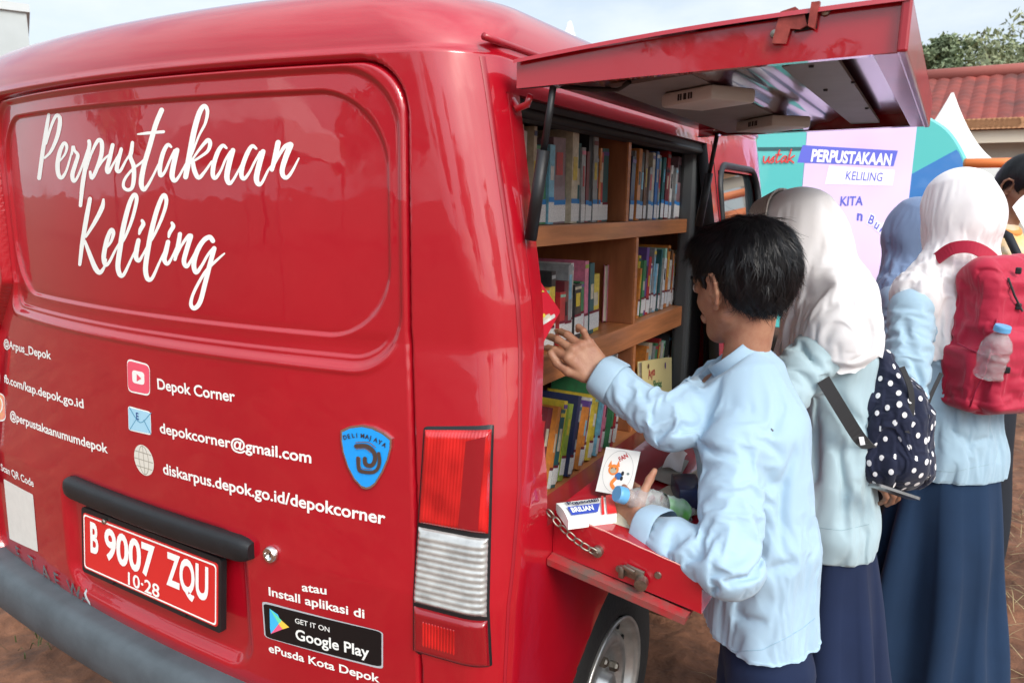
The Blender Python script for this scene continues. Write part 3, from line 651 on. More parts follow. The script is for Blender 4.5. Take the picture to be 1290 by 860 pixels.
# cavity lining: header, far pillar, near pillar, sill
MB().box((.708, .83, 1.676), (.05, 1.30, .034), bev=.006).build('opening_header', DARKIN, van)
MB().tube([(.728, .2, 1.668), (.728, 1.36, 1.668), (.730, 1.395, 1.655), (.735, 1.40, 1.60), (.77, 1.395, 1.0)], .010, 8).build('weather_strip', BLACKP, van, smooth=True)
MB().box((.695, 1.41, 1.29), (.05, .16, .76), bev=.012).build('inner_pillar', mat('grey_trim', (.075, .085, .09), .6), van)
MB().box((.69, .212, 1.29), (.05, .012, .76), bev=.003).build('inner_pillar', DARKIN, van)
sill = MB(); sill.box((.775, .78, .898), (.075, 1.16, .012), bev=.003); sill = sill.build('opening_sill', mat('sill_dark', (.03, .04, .038), .55, nscale=15, namt=.4), van)
MB().box((.752, .78, .9085), (.016, 1.15, .008), bev=.002).build('sill_strip', mat('sill_metal', (.42, .42, .38), .35, .7, nscale=20, namt=.3), sill)
MB().box((.79, .78, .9075), (.014, 1.15, .008), bev=.003).build('rubber_strip', BLACKP, sill)
MB().box((.70, .80, .885), (.16, 1.30, .01)).build('opening_floor', DARKIN, van)
# edge return of the cut body side
er = []
for z in np.linspace(.95, 1.69, 24): er += [(float(Wz(z)), float(yo1(z)), z), (float(Wz(z)) - .035, float(yo1(z)) + .002, z)]
obj('opening_return', er, grid(24, 2), REDD, van)
obj('opening_return', [(float(Wz(.95)), .20, .95), (.76, .20, .95), (.76, 1.34, .95), (float(Wz(.95)), 1.34, .95)], [(0, 1, 2, 3)], REDD, van)
obj('opening_return', [(float(Wz(1.69)), .185, 1.69), (.70, .185, 1.689), (.70, 1.335, 1.689), (float(Wz(1.69)), 1.335, 1.69)], [(0, 1, 2, 3)], REDD, van)
er = []
for z in np.linspace(.95, 1.69, 24): er += [(float(Wz(z)), YO2, z), (float(Wz(z)) - .03, YO2 - .002, z), (float(Wz(z)) - .032, YO2 + .13, z)]
obj('opening_return', er, grid(24, 3), DARKIN, van)
# ------------------------------------------------------------------ lift-up lid
LX0, LX1, LY0, LY1 = .772, 1.318, .172, 1.155
def lz(x): return 1.708 + (x - LX0) / (LX1 - LX0) * .012          # underside plane
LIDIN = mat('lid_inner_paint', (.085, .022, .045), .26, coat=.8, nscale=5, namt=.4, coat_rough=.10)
lid = MB()
for (x0, x1, y0, y1, za, zb, m) in []: pass
V_ = []; 
NXl = 14
for i in range(NXl + 1):
    t = i / NXl; x = LX0 + (LX1 - LX0) * t; z = 1.734 + .030 * t + .006 * math.sin(t * math.pi)
    V_ += [(x, LY0 - .012, z - .006), (x, LY0 - .010, z), (x, LY0 + .01, z + .003), (x, LY1 - .01, z + .003), (x, LY1 + .012, z), (x, LY1 + .012, z - .006)]
lidt = obj('lift_lid', V_, grid(NXl + 1, 6), RED, van, sharp=40)
wall = MB()
def wallq(a, b, z0a, z1a, z0b, z1b): pass
for y in (LY0, LY1):
    wall = MB(); wall.add([(LX0, y, 1.692), (LX1, y, 1.702), (LX1, y, 1.762), (LX0, y, 1.734)], [(0, 1, 2, 3)])
    s_ = .02 if y == LY0 else -.02
    wall.add([(LX0, y, 1.692), (LX1, y, 1.702), (LX1, y + s_, 1.703), (LX0, y + s_, 1.693)], [(0, 1, 2, 3)])
    wall.build('lid_edge', RED, lidt)
wall = MB(); wall.box((LX1 - .004, (LY0 + LY1) / 2, 1.731), (.012, LY1 - LY0 + .02, .062), bev=.003); wall.box((LX1 - .022, (LY0 + LY1) / 2, 1.704), (.030, LY1 - LY0 - .004, .006), bev=.001); wall.build('lid_edge', REDD, lidt)
# pressed underside with two long ribs
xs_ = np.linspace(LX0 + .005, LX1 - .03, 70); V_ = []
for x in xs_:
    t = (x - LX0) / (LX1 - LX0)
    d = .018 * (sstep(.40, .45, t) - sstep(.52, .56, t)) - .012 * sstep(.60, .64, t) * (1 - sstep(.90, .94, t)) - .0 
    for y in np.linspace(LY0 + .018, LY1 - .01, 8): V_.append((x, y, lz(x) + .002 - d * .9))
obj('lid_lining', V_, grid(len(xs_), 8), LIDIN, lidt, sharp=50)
PAN_G = mat('grey_panel', (.20, .20, .20), .6, nscale=12, namt=.15)
def lidpanel(pix, name, m, z, th):
    pts = [on(*p, 2, z) for p in pix]; pts = [np.array([min(p[0], LX1 - .04), min(max(p[1], LY0 + .03), LY1 - .02), z]) for p in pts]; mb = MB(); mb.add([(*p[:2], z) for p in pts] + [(*p[:2], z + th) for p in pts], [(3, 2, 1, 0), (4, 5, 6, 7)] + [(i, (i + 1) % 4, 4 + (i + 1) % 4, 4 + i) for i in range(4)])
    return mb.build(name, m, lidt)
lidpanel([(762, 112), (851, 84), (1012, 163), (925, 171)], 'service_panel', PAN_G, 1.699, .006)
lidpanel([(985, 85), (1051, 69), (1109, 156), (1078, 161)], 'vent_panel', PAN_G, 1.711, .006)
for p in ((1022, 83), (1040, 113), (1075, 103), (1092, 136)):
    c = on(*p, 2, 1.7105); MB().lathe([(.004, 0), (.003, .003), (.0001, .003)], c, (0, 0, -1), 10).build('panel_screw', BLACKP, lidt)
LAMPW = mat('lamp_housing', (.50, .50, .48), .45)
for p, q in (((832, 135), (896, 124)), ((926, 166), (972, 158))):
    a = on(*p, 2, 1.676); b = on(*q, 2, 1.676); u = (b - a); L_ = np.linalg.norm(u[:2]); u /= np.linalg.norm(u); M_ = Matrix(((u[0], -u[1], 0), (u[1], u[0], 0), (0, 0, 1)))
    c = (a + b) / 2 + np.array([-u[1], u[0], 0]) * .045
    lh = MB().box((c[0], c[1], 1.686), (L_, .09, .023), M_, bev=.005).build('lamp_housing', LAMPW, lidt, sharp=40)
    sl_m = MB()
    for k, (o, w_) in enumerate(((-.016, .003), (-.010, .003), (0, .006), (.010, .003), (.016, .003))):
        pc = np.array([c[0], c[1], 1.686]) + u * o + np.array([u[1], -u[0], 0]) * .0452; sl_m.box(pc, (w_, .002, .010), M_)
    sl_m.build('socket_slot', BLACKP, lh)
# hook and catch on the lid's near edge
ck = MB(); c = on(1005, 30, 1, LY0 - .004)
ck.prism([(-.030, -.022), (-.012, -.024), (-.008, -.006), (.004, -.008), (.012, -.004), (.008, .010), (-.004, .020), (-.022, .016)], lambda u, v, h: (c[0] + u, c[1] - h, c[2] + v), 0, .004)
ck.prism([(.014, -.006), (.022, -.010), (.026, .022), (.016, .022)], lambda u, v, h: (c[0] + u, c[1] - h, c[2] + v), 0, .010)
ck.build('lid_catch', mat('catch_metal', (.40, .07, .055), .4, .3, nscale=60, namt=.5), lidt)
obj('catch_slot', [(c[0] - .004, c[1] + .001, c[2] - .010), (c[0] + .024, c[1] + .001, c[2] - .008), (c[0] + .022, c[1] + .001, c[2] + .016), (c[0] + .0, c[1] + .001, c[2] + .016)], [(0, 1, 2, 3)], DK, lidt)
for p in ((976, 43), (1040, 15)):
    q_ = on(*p, 1, LY0 - .001); MB().lathe([(.006, 0), (.005, .003), (.0001, .004)], q_, (0, -1, 0), 12).build('lid_screw', STEEL, lidt)
for y, yb in ((LY0 + .012, .185), (LY1 - .03, 1.13)):
    a = Vector((.832, y, 1.700)); b = Vector((.795, yb, 1.455)); m_ = a.lerp(b, .42)
    st = MB().tube([a, m_], .0058, 10).tube([m_, b], .0105, 12).build('gas_strut', BLACKP, lidt, smooth=True)
    MB().lathe([(.009, -.012), (.009, .012)], a, (0, 1, 0), 14).box(a + Vector((0, 0, .008)), (.016, .02, .010)).build('strut_joint', CHROME, lidt)
# hinge hook at near end
MB().tube([(.745, .205, 1.68), (.76, .198, 1.665), (.778, .196, 1.67), (.785, .196, 1.685)], .006, 8).build('lid_hinge', RED, lidt, smooth=True)
MB().tube([(.80, .25, 1.705), (.86, .26, 1.697), (.90, .28, 1.697), (.93, .25, 1.702)], .004, 8).build('lamp_cable', BLACKP, lidt, smooth=True)
# ------------------------------------------------------------------ fold-down flap used as a table
FX0, FX1, FY0, FY1 = .826, 1.098, .236, 1.165
def ft(x): return .972 - (x - FX0) / (FX1 - FX0) * .050
fl = MB()
def fq(a): fl.add(a, [(0, 1, 2, 3)])
V_ = []
for x in np.linspace(FX0, FX1, 12):
    for y in np.linspace(FY0, FY1, 6):
        V_.append((x, y, ft(x) - .006 * sstep(0, .03, min(x - FX0, FX1 - x, y - FY0 + .01))))
flap = obj('fold_down_flap', V_, grid(12, 6), RED, van, sharp=40)
fl.add([(FX0, FY0, ft(FX0)), (FX1, FY0, ft(FX1)), (FX1 + .004, FY0 - .003, ft(FX1) - .066), (FX0, FY0 - .003, ft(FX0) - .080)], [(0, 1, 2, 3)])
fl.add([(FX1, FY0, ft(FX1)), (FX1, FY1, ft(FX1)), (FX1 + .004, FY1, ft(FX1) - .066), (FX1 + .004, FY0 - .003, ft(FX1) - .066)], [(0, 1, 2, 3)])
fl.add([(FX1, FY1, ft(FX1)), (FX0, FY1, ft(FX0)), (FX0, FY1, ft(FX0) - .08), (FX1 + .004, FY1, ft(FX1) - .066)], [(0, 1, 2, 3)])
fl.build('flap_edge', RED, flap)
lip = MB(); d = np.array([FX1 - .03 - FX0, 0, -.050]); 
lip.add([(FX0 + .0, FY0 - .003, ft(FX0) - .080), (FX1 - .014, FY0 - .003, ft(FX1) - .068), (FX1 - .016, FY0 - .024, ft(FX1) - .070), (FX0, FY0 - .024, ft(FX0) - .084),
         (FX0 + .0, FY0 - .024, ft(FX0) - .096), (FX1 - .018, FY0 - .024, ft(FX1) - .082), (FX1 - .014, FY1, ft(FX1) - .082), (FX0, FY1, ft(FX0) - .096)], [(0, 1, 2, 3), (3, 2, 5, 4), (4, 5, 6, 7)])
lip.build('flap_flange', mat('worn_red_paint', (.40, .012, .02), .45, coat=.4, nscale=26, col2=(.13, .09, .075), stretch=(1, 1, 1)), flap)
for a, b in (((FX0 + .01, FY0 + .0005, ft(FX0) + .0008), (FX1 - .002, FY0 + .0005, ft(FX1) + .0008)),):
    MB().tube([Vector(a).lerp(Vector(b), t) + Vector((0, 0, .0004 * math.sin(t * 40))) for t in np.linspace(0, 1, 30)], .0011, 6).build('worn_edge', mat('worn_edge', (.75, .35, .30), .5), flap, smooth=True)
# latch and chain
c = np.array(on(800, 722, 1, FY0 - .004)); lt = MB()
lt.box(c + np.array([0, -.003, .002]), (.034, .006, .022), Euler((0, .17, 0)).to_matrix(), bev=.002); lt.lathe([(.012, 0), (.011, .014), (.0001, .015)], c + np.array([.014, -.004, -.008]), (0.2, -1, -.1), 14)
lt.box(c + np.array([-.022, -.006, .0]), (.010, .010, .022), bev=.002); lt.box(c + np.array([-.008, -.010, .010]), (.022, .006, .008), Euler((0, .3, 0)).to_matrix(), bev=.002)
lt.build('flap_latch', STEEL, flap, sharp=40)
for p in ((780, 716), (829, 724)):
    q_ = np.array(on(*p, 1, FY0 - .002)); MB().lathe([(.0065, 0), (.0055, .003), (.0001, .003)], q_, (0, -1, 0), 12).build('flap_screw', STEEL, flap)
a = Vector((.826, .205, .985)); b = Vector(on(751, 696, 1, FY0 - .012)); nL = 7
ch = MB()
for k in range(nL):
    t = (k + .5) / nL; p = a.lerp(b, t) - Vector((0, 0, .010 * math.sin(math.pi * t))); dr = ((b - a).normalized() - Vector((0, 0, .010 * math.pi * math.cos(math.pi * t) / (b - a).length))).normalized()
    u = Vector((0, 1, 0.25 if k % 2 else -3)); u = (u - dr * u.dot(dr)).normalized(); ln = (b - a).length / nL * .72; loop = []
    for j in range(17):
        an = 2 * math.pi * j / 16; loop.append(p + dr * (ln * .45 * math.copysign(1, math.cos(an)) * min(1, abs(math.cos(an)) * 1.6) + .003 * math.cos(an)) + u * .0065 * math.sin(an))
    MB().tube(loop, .0017, 7, caps=False).build('chain_link', STEEL, flap, smooth=True)
MB().lathe([(.010, -.004), (.010, .006), (.005, .008), (.004, .012), (.0001, .012)], b + Vector((0, .008, 0)), (0, -1, 0), 14).build('chain_bolt', STEEL, flap, sharp=40)
# ------------------------------------------------------------------ books on the shelves
PAL = {'teal': (.02, .12, .13), 'lime': (.30, .42, .05), 'navy': (.015, .025, .09), 'grey': (.30, .32, .33), 'beige': (.48, .40, .28), 'green': (.05, .25, .10), 'mauve': (.22, .13, .15), 'cream': (.62, .56, .42), 'maroon': (.18, .02, .03),
       'black': (.015, .016, .02), 'orange': (.68, .24, .04), 'red': (.52, .03, .035), 'blue': (.04, .18, .50), 'sky blue': (.20, .50, .68), 'white': (.70, .69, .66), 'yellow': (.72, .55, .05), 'brown': (.20, .10, .05), 'pink': (.72, .20, .32), 'purple': (.14, .07, .30), 'mint': (.30, .58, .45)}
BM = {k: mat('cover_' + k.replace(' ', '_'), c, .42, coat=.25, nscale=55, col2=tuple(min(1, x * .62 + .02) for x in c), det=2) for k, c in PAL.items()}
PAGE = mat('book_pages', (.66, .60, .48), .85, nscale=160, namt=.25, stretch=(.05, 8, .05))
LABW = mat('label_white', (.72, .72, .70), .6, nscale=220, col2=(.52, .52, .53), stretch=(1, 1, 2.4), det=1); LABB = mat('label_blue', (.03, .20, .50), .55); LABR = mat('label_maroon', (.16, .015, .03), .55)
BOOKS = []; POS = {}
def book(y, z0, t, h, dep, lean, col, xs, where, prv, nxt, style, r, title=None):
    nm = 'thin ' if t < .008 else 'thick ' if t > .026 else ''
    prv_ = prv or 'the panel'; nxt_ = nxt or 'the divider'
    nb = (f"between {prv} and {nxt} ones" if prv and nxt else f"beside a {prv or nxt} one at row end")
    lab = f"{nm}{col} book on the {where}, {nb}"
    if len(lab.split()) > 16: lab = lab.replace(' on the ', ', ').replace(' ones', '')
    c = .0018; m = MB()
    m.box((-dep / 2, t / 2 - c / 2, h / 2), (dep, c, h)); m.box((-dep / 2, -t / 2 + c / 2, h / 2), (dep, c, h)); m.box((-c / 2 + .0003, 0, h / 2), (c, t - .0002, h))
    b = m.build('book', BM[col]); POS[where] = POS.get(where, 0) + 1; BOOKS.append((b, lab, f"{nm}{col}", where, POS[where])); b.location = (xs, y, z0); b.rotation_euler = (-lean, 0, r.uniform(-.03, .03)); tag(b, lab, 'book', None, None); b['group'] = 'books on the van shelves'
    MB().box((-dep / 2 - .001, 0, h / 2), (dep - .006, t - 2 * c - .0002, h - .006)).build('pages', PAGE, b, local=True)
    if style:
        lh = r.uniform(.034, .042); z = .004 + (r.uniform(0, .012) if style == 2 else 0)
        MB().box((.0008, 0, z + lh / 2), (.0008, t * .99, lh)).build('spine_label', LABW, b, local=True)
        if style == 1 and r.random() < .8: MB().box((.0010, 0, z + lh + .004), (.0008, t * .99, .010)).build('label_band', LABB, b, local=True)
        elif style == 2 or r.random() < .5: MB().box((.0010, 0, z + lh + .002), (.0008, t * .99, .006)).build('label_band', LABR, b, local=True)
    if r.random() < .75 and t > .006:
        o = r.choice(['white', 'cream', 'yellow', 'black', 'red', 'sky blue']); o = 'white' if o == col else o; zz = h * r.uniform(.45, .6); hh = h * r.uniform(.15, .32)
        MB().box((.0009, 0, zz + hh / 2), (.0006, t * r.uniform(.35, .7), hh)).build('spine_title', BM[o], b, local=True)
    if r.random() < .4:
        MB().box((.0009, 0, h * .93), (.0006, t * .97, h * .05)).build('spine_stripe', BM[r.choice(list(PAL))], b, local=True)
    return b
def row(cols, y0, y1, z0, hr, lean, where, style, seed, tr=(.007, .018), thick={}, xs=.668, lj=.015, heights=None, xj=.008):
    r = random.Random(seed); n = len(cols); ts = [thick.get(i, r.uniform(*tr)) for i in range(n)]; k = (y1 - y0) / (sum(t / math.cos(lean) + .0012 for t in ts)); y = y0
    if k < 1 or True: ts = [t * k * .985 for t in ts]
    ln = lean
    for i, c in enumerate(cols):
        h = r.uniform(*hr); w = ts[i] / math.cos(lean); ll = lean + (r.uniform(-lj, lj) if i % 1 == 0 else 0)
        dz = abs(math.sin(ll)) * ts[i] / 2
        book(y + w / 2, z0 + dz + .0006, ts[i] * .97, h, r.uniform(.125, .15), ll, c, xs + r.uniform(-xj, xj), where, cols[i - 1] if i else None, cols[i + 1] if i < n - 1 else None, style, r); y += w + .0012
row(['teal', 'lime', 'navy', 'grey', 'brown', 'navy', 'beige', 'white', 'beige', 'green', 'sky blue', 'mauve', 'green', 'cream', 'teal', 'grey', 'maroon', 'black', 'grey', 'black', 'orange', 'red', 'teal'], .245, .822, 1.4702, (.145, .200), .0, 'top left shelf', 1, 1, thick={9: .040, 11: .046, 13: .026, 22: .028}, lj=.035, tr=(.009, .020))
row(['maroon', 'navy', 'teal', 'grey', 'orange', 'black', 'brown', 'red', 'grey', 'cream', 'blue', 'grey', 'green', 'mint', 'teal', 'maroon', 'red', 'white', 'grey', 'mauve'], .866, 1.37, 1.4702, (.140, .196), .05, 'top right shelf', 1, 2, thick={0: .034, 19: .036}, lj=.01)
row(['sky blue', 'white', 'grey', 'green', 'red', 'lime', 'yellow', 'yellow', 'grey', 'orange', 'yellow', 'black', 'red', 'maroon', 'grey', 'white', 'black', 'green', 'pink', 'teal', 'yellow'], .245, .800, 1.2052, (.115, .185), .0, 'middle left shelf', 2, 3, thick={7: .036, 9: .026, 16: .024, 20: .030}, lj=.03, tr=(.009, .020))
row(['yellow', 'grey', 'lime', 'white', 'orange', 'yellow', 'green', 'purple', 'red', 'white', 'grey', 'sky blue', 'white', 'teal', 'cream', 'white', 'mint', 'orange', 'white', 'brown', 'orange', 'white', 'navy', 'white', 'cream'], .945, 1.43, 1.2052, (.135, .190), .10, 'middle right shelf', 2, 4, lj=.006, tr=(.008, .016))
row(['orange', 'cream', 'mint', 'white', 'red', 'maroon', 'white', 'orange', 'teal', 'yellow', 'lime', 'navy', 'navy', 'grey', 'white', 'orange', 'blue', 'purple', 'white', 'yellow', 'green', 'sky blue', 'white', 'pink', 'grey', 'green', 'red', 'teal', 'white'], .285, .845, .9082, (.135, .190), .27, 'bottom left shelf', 2, 5, lj=.004, tr=(.009, .019), xs=.700)
row(['teal', 'black', 'green', 'navy', 'blue'], .30, .52, .9082, (.196, .214), .25, 'bottom shelf back row', 0, 6, lj=.01, tr=(.02, .035), xs=.565)
row(['sky blue', 'blue', 'sky blue', 'white'], .872, .926, .9082, (.205, .222), .0, 'bottom shelf by the divider', 0, 7, lj=.005, tr=(.010, .018), xs=.660)
row(['orange', 'cream', 'grey', 'green', 'red', 'white', 'mint', 'black'], 1.12, 1.33, .9082, (.175, .205), .18, 'bottom right shelf', 0, 8, lj=.006, tr=(.012, .024), xs=.655)
row(['sky blue', 'blue', 'white', 'red'], 1.23, 1.39, 1.09, (.045, .05), .0, 'top of bottom right books', 0, 9, lj=.0, tr=(.02, .03), xs=.60)
def ordinal(n): return f"{n}{'th' if 10 < n % 100 < 14 else {1: 'st', 2: 'nd', 3: 'rd'}.get(n % 10, 'th')}"
_n = {}
for b, lab, *_ in BOOKS: _n[lab] = _n.get(lab, 0) + 1
for b, lab, what, where, k in BOOKS:
    if _n[lab] > 1: b['label'] = f"{what} book, {ordinal(k)} spine from the rear-pillar end of the {where}"
# tall grey arch-topped book standing behind the middle left row
ab = MB(); pts = [(-.115, 0), (.115, 0)] + [(.115 * math.cos(a) if True else 0, .135 + .075 * math.sin(a)) for a in np.linspace(0, math.pi, 20)]
ab = ab.prism(pts, lambda u, v, h: (.548 + h, .500 + u, 1.2055 + v), 0, .008).build('picture_book', mat('cover_slate', (.17, .19, .20), .5, nscale=6, namt=.3), sharp=30); tag(ab, 'large grey arch-topped book standing behind the middle left row', 'book')
MB().prism([(a * .97, b * .985 + .001) for a, b in pts], lambda u, v, h: (.5475 + h, .500 + u, 1.2055 + v), -.006, 0).build('pages', PAGE, ab)
# face-out yellow story book
def facebook(name, c, u, v, w, h, th, covm, label, art):
    u = unit(u); v = unit(np.array(v, float) - u * (np.array(v) @ u)); n = np.cross(u, v); c = np.array(c, float)
    f = lambda a, b, k: c + u * a + v * b + n * k
    o = MB().prism(rrect(w, h, .003), f, -.0015, 0).build(name, covm); tag(o, label, 'book')
    MB().prism(rrect(w - .006, h - .006, .001), f, -th, -.0017).build('pages', PAGE, o); MB().prism(rrect(w, h, .003), f, -th - .0017, -th - .0002).build('back_cover', covm, o)
    for k, (V2, F2, m_, nm) in enumerate(art): obj(nm, [f(a, b, .0006 + .0003 * k) for a, b in V2], F2, m_, o, smooth=False)
    return o
def disc(x, y, rx, ry=None, n=20): 
    a = np.linspace(0, 2 * math.pi, n, endpoint=False); return np.stack([x + rx * np.cos(a), y + (ry or rx) * np.sin(a)], 1), [tuple(range(n))]
def tx(s, x, y, size, bold=.02, rot=0.0):
    V2, F2 = text2d(s, bold); V2 = V2 * size; ca, sa = math.cos(rot), math.sin(rot); return np.stack([x + V2[:, 0] * ca - V2[:, 1] * sa, y + V2[:, 0] * sa + V2[:, 1] * ca], 1), F2
a = np.array(on(805, 457, 0, .685)); b_ = np.array(on(843, 451, 0, .685)); u_ = b_ - a; w_ = np.linalg.norm(u_) * 1.0; ctr = (a + b_) / 2 + np.array([.01, .012, -.10])
facebook('story_book', ctr, u_, np.array([-.10, -.06, 1]), w_, .20, .012, BM['yellow'] if False else mat('cover_pale_yellow', (.72, .62, .28), .4, coat=.3), 'pale yellow story book facing out on the bottom right shelf',
    [(*tx('Ayo', -w_ * .32, .048, .036, .03, .15), BM['red'], 'cover_title'), (*tx('Sholat', -w_ * .16, .020, .030, .03, -.05), BM['green'], 'cover_title'), (*disc(w_ * .1, -.045, .034), BM['teal'], 'cover_picture'), (*disc(w_ * .1, -.05, .014), BM['orange'], 'cover_picture'),
     (*disc(w_ * .25, .078, .006, .010), BM['purple'], 'cover_picture'), (*disc(-w_ * .32, .085, .007), BM['brown'], 'cover_picture'), (*disc(-w_ * .30, -.03, .008, .014), BM['green'], 'cover_picture')])
for cy_, an, w_b, h_b, cm, lab in ((.37, .50, .14, .168, 'orange', 'worn orange album turned half outwards on the middle left shelf'), (.955, .55, .13, .150, 'pink', 'pink album leaning outwards at the divider of the middle right shelf')):
    facebook('album', (.600, cy_, 1.2062 + h_b / 2), (-math.sin(an), math.cos(an), 0), (0, 0, 1), w_b, h_b, .010, BM[cm], lab, [(*disc(0, .01, w_b * .3, h_b * .25), BM['cream'], 'cover_picture'), (*tx('CERITA', -w_b * .36, h_b * .34, .030, .03), BM['maroon'], 'cover_title')])
# red comic held by the boy
uu = -.6 * r_ - .8 * d_ - .63 * f_; vv = -(-.5 * r_ + .87 * d_ - .63 * f_); cor = P(706, 392, 1.385)
uu = unit(uu); vv = unit(vv - uu * (vv @ uu)); cb_ = cor + uu * .075 - vv * .055
facebook('comic_book', cb_, -uu, vv, .150, .110, .008, mat('cover_comic_red', (.50, .012, .03), .35, coat=.4), 'red comic book held in the boy\'s outstretched hand',
    [(*stroke2d([(.066 - .011 * k, .034 - .010 * k), (.050 - .012 * k, .000 - .010 * k)], .0075), BM[['white', 'cream', 'yellow', 'orange', 'white', 'yellow'][k]], 'cover_lettering') for k in range(6)] + [(*tx('KOMIK', -.05, .025, .022, .03, .1), BM['yellow'], 'cover_lettering')])
# loose pink leaflet at the left end of the bottom shelf
lf_ = MB(); p0, p1, p2, p3 = P(686, 560, 1.62), P(699, 561, 1.62), P(694, 598, 1.62), P(684, 602, 1.62)
lf = MB().add([p0, p1, p2, p3] + [q + np.array([-.0012, 0, 0]) for q in (p0, p1, p2, p3)], [(0, 1, 2, 3), (7, 6, 5, 4), (0, 4, 5, 1), (1, 5, 6, 2), (2, 6, 7, 3), (3, 7, 4, 0)]).build('leaflet', BM['white']); tag(lf, 'white leaflet with a pink top leaning at the near end of the bottom shelf', 'leaflet')
MB().add([p0 + np.array([.0008, 0, 0]), p1 + np.array([.0008, 0, 0]), p1 * .7 + p2 * .3 + np.array([.0008, 0, 0]), p0 * .7 + p3 * .3 + np.array([.0008, 0, 0])], [(0, 1, 2, 3)]).build('leaflet_header', BM['pink'], lf)
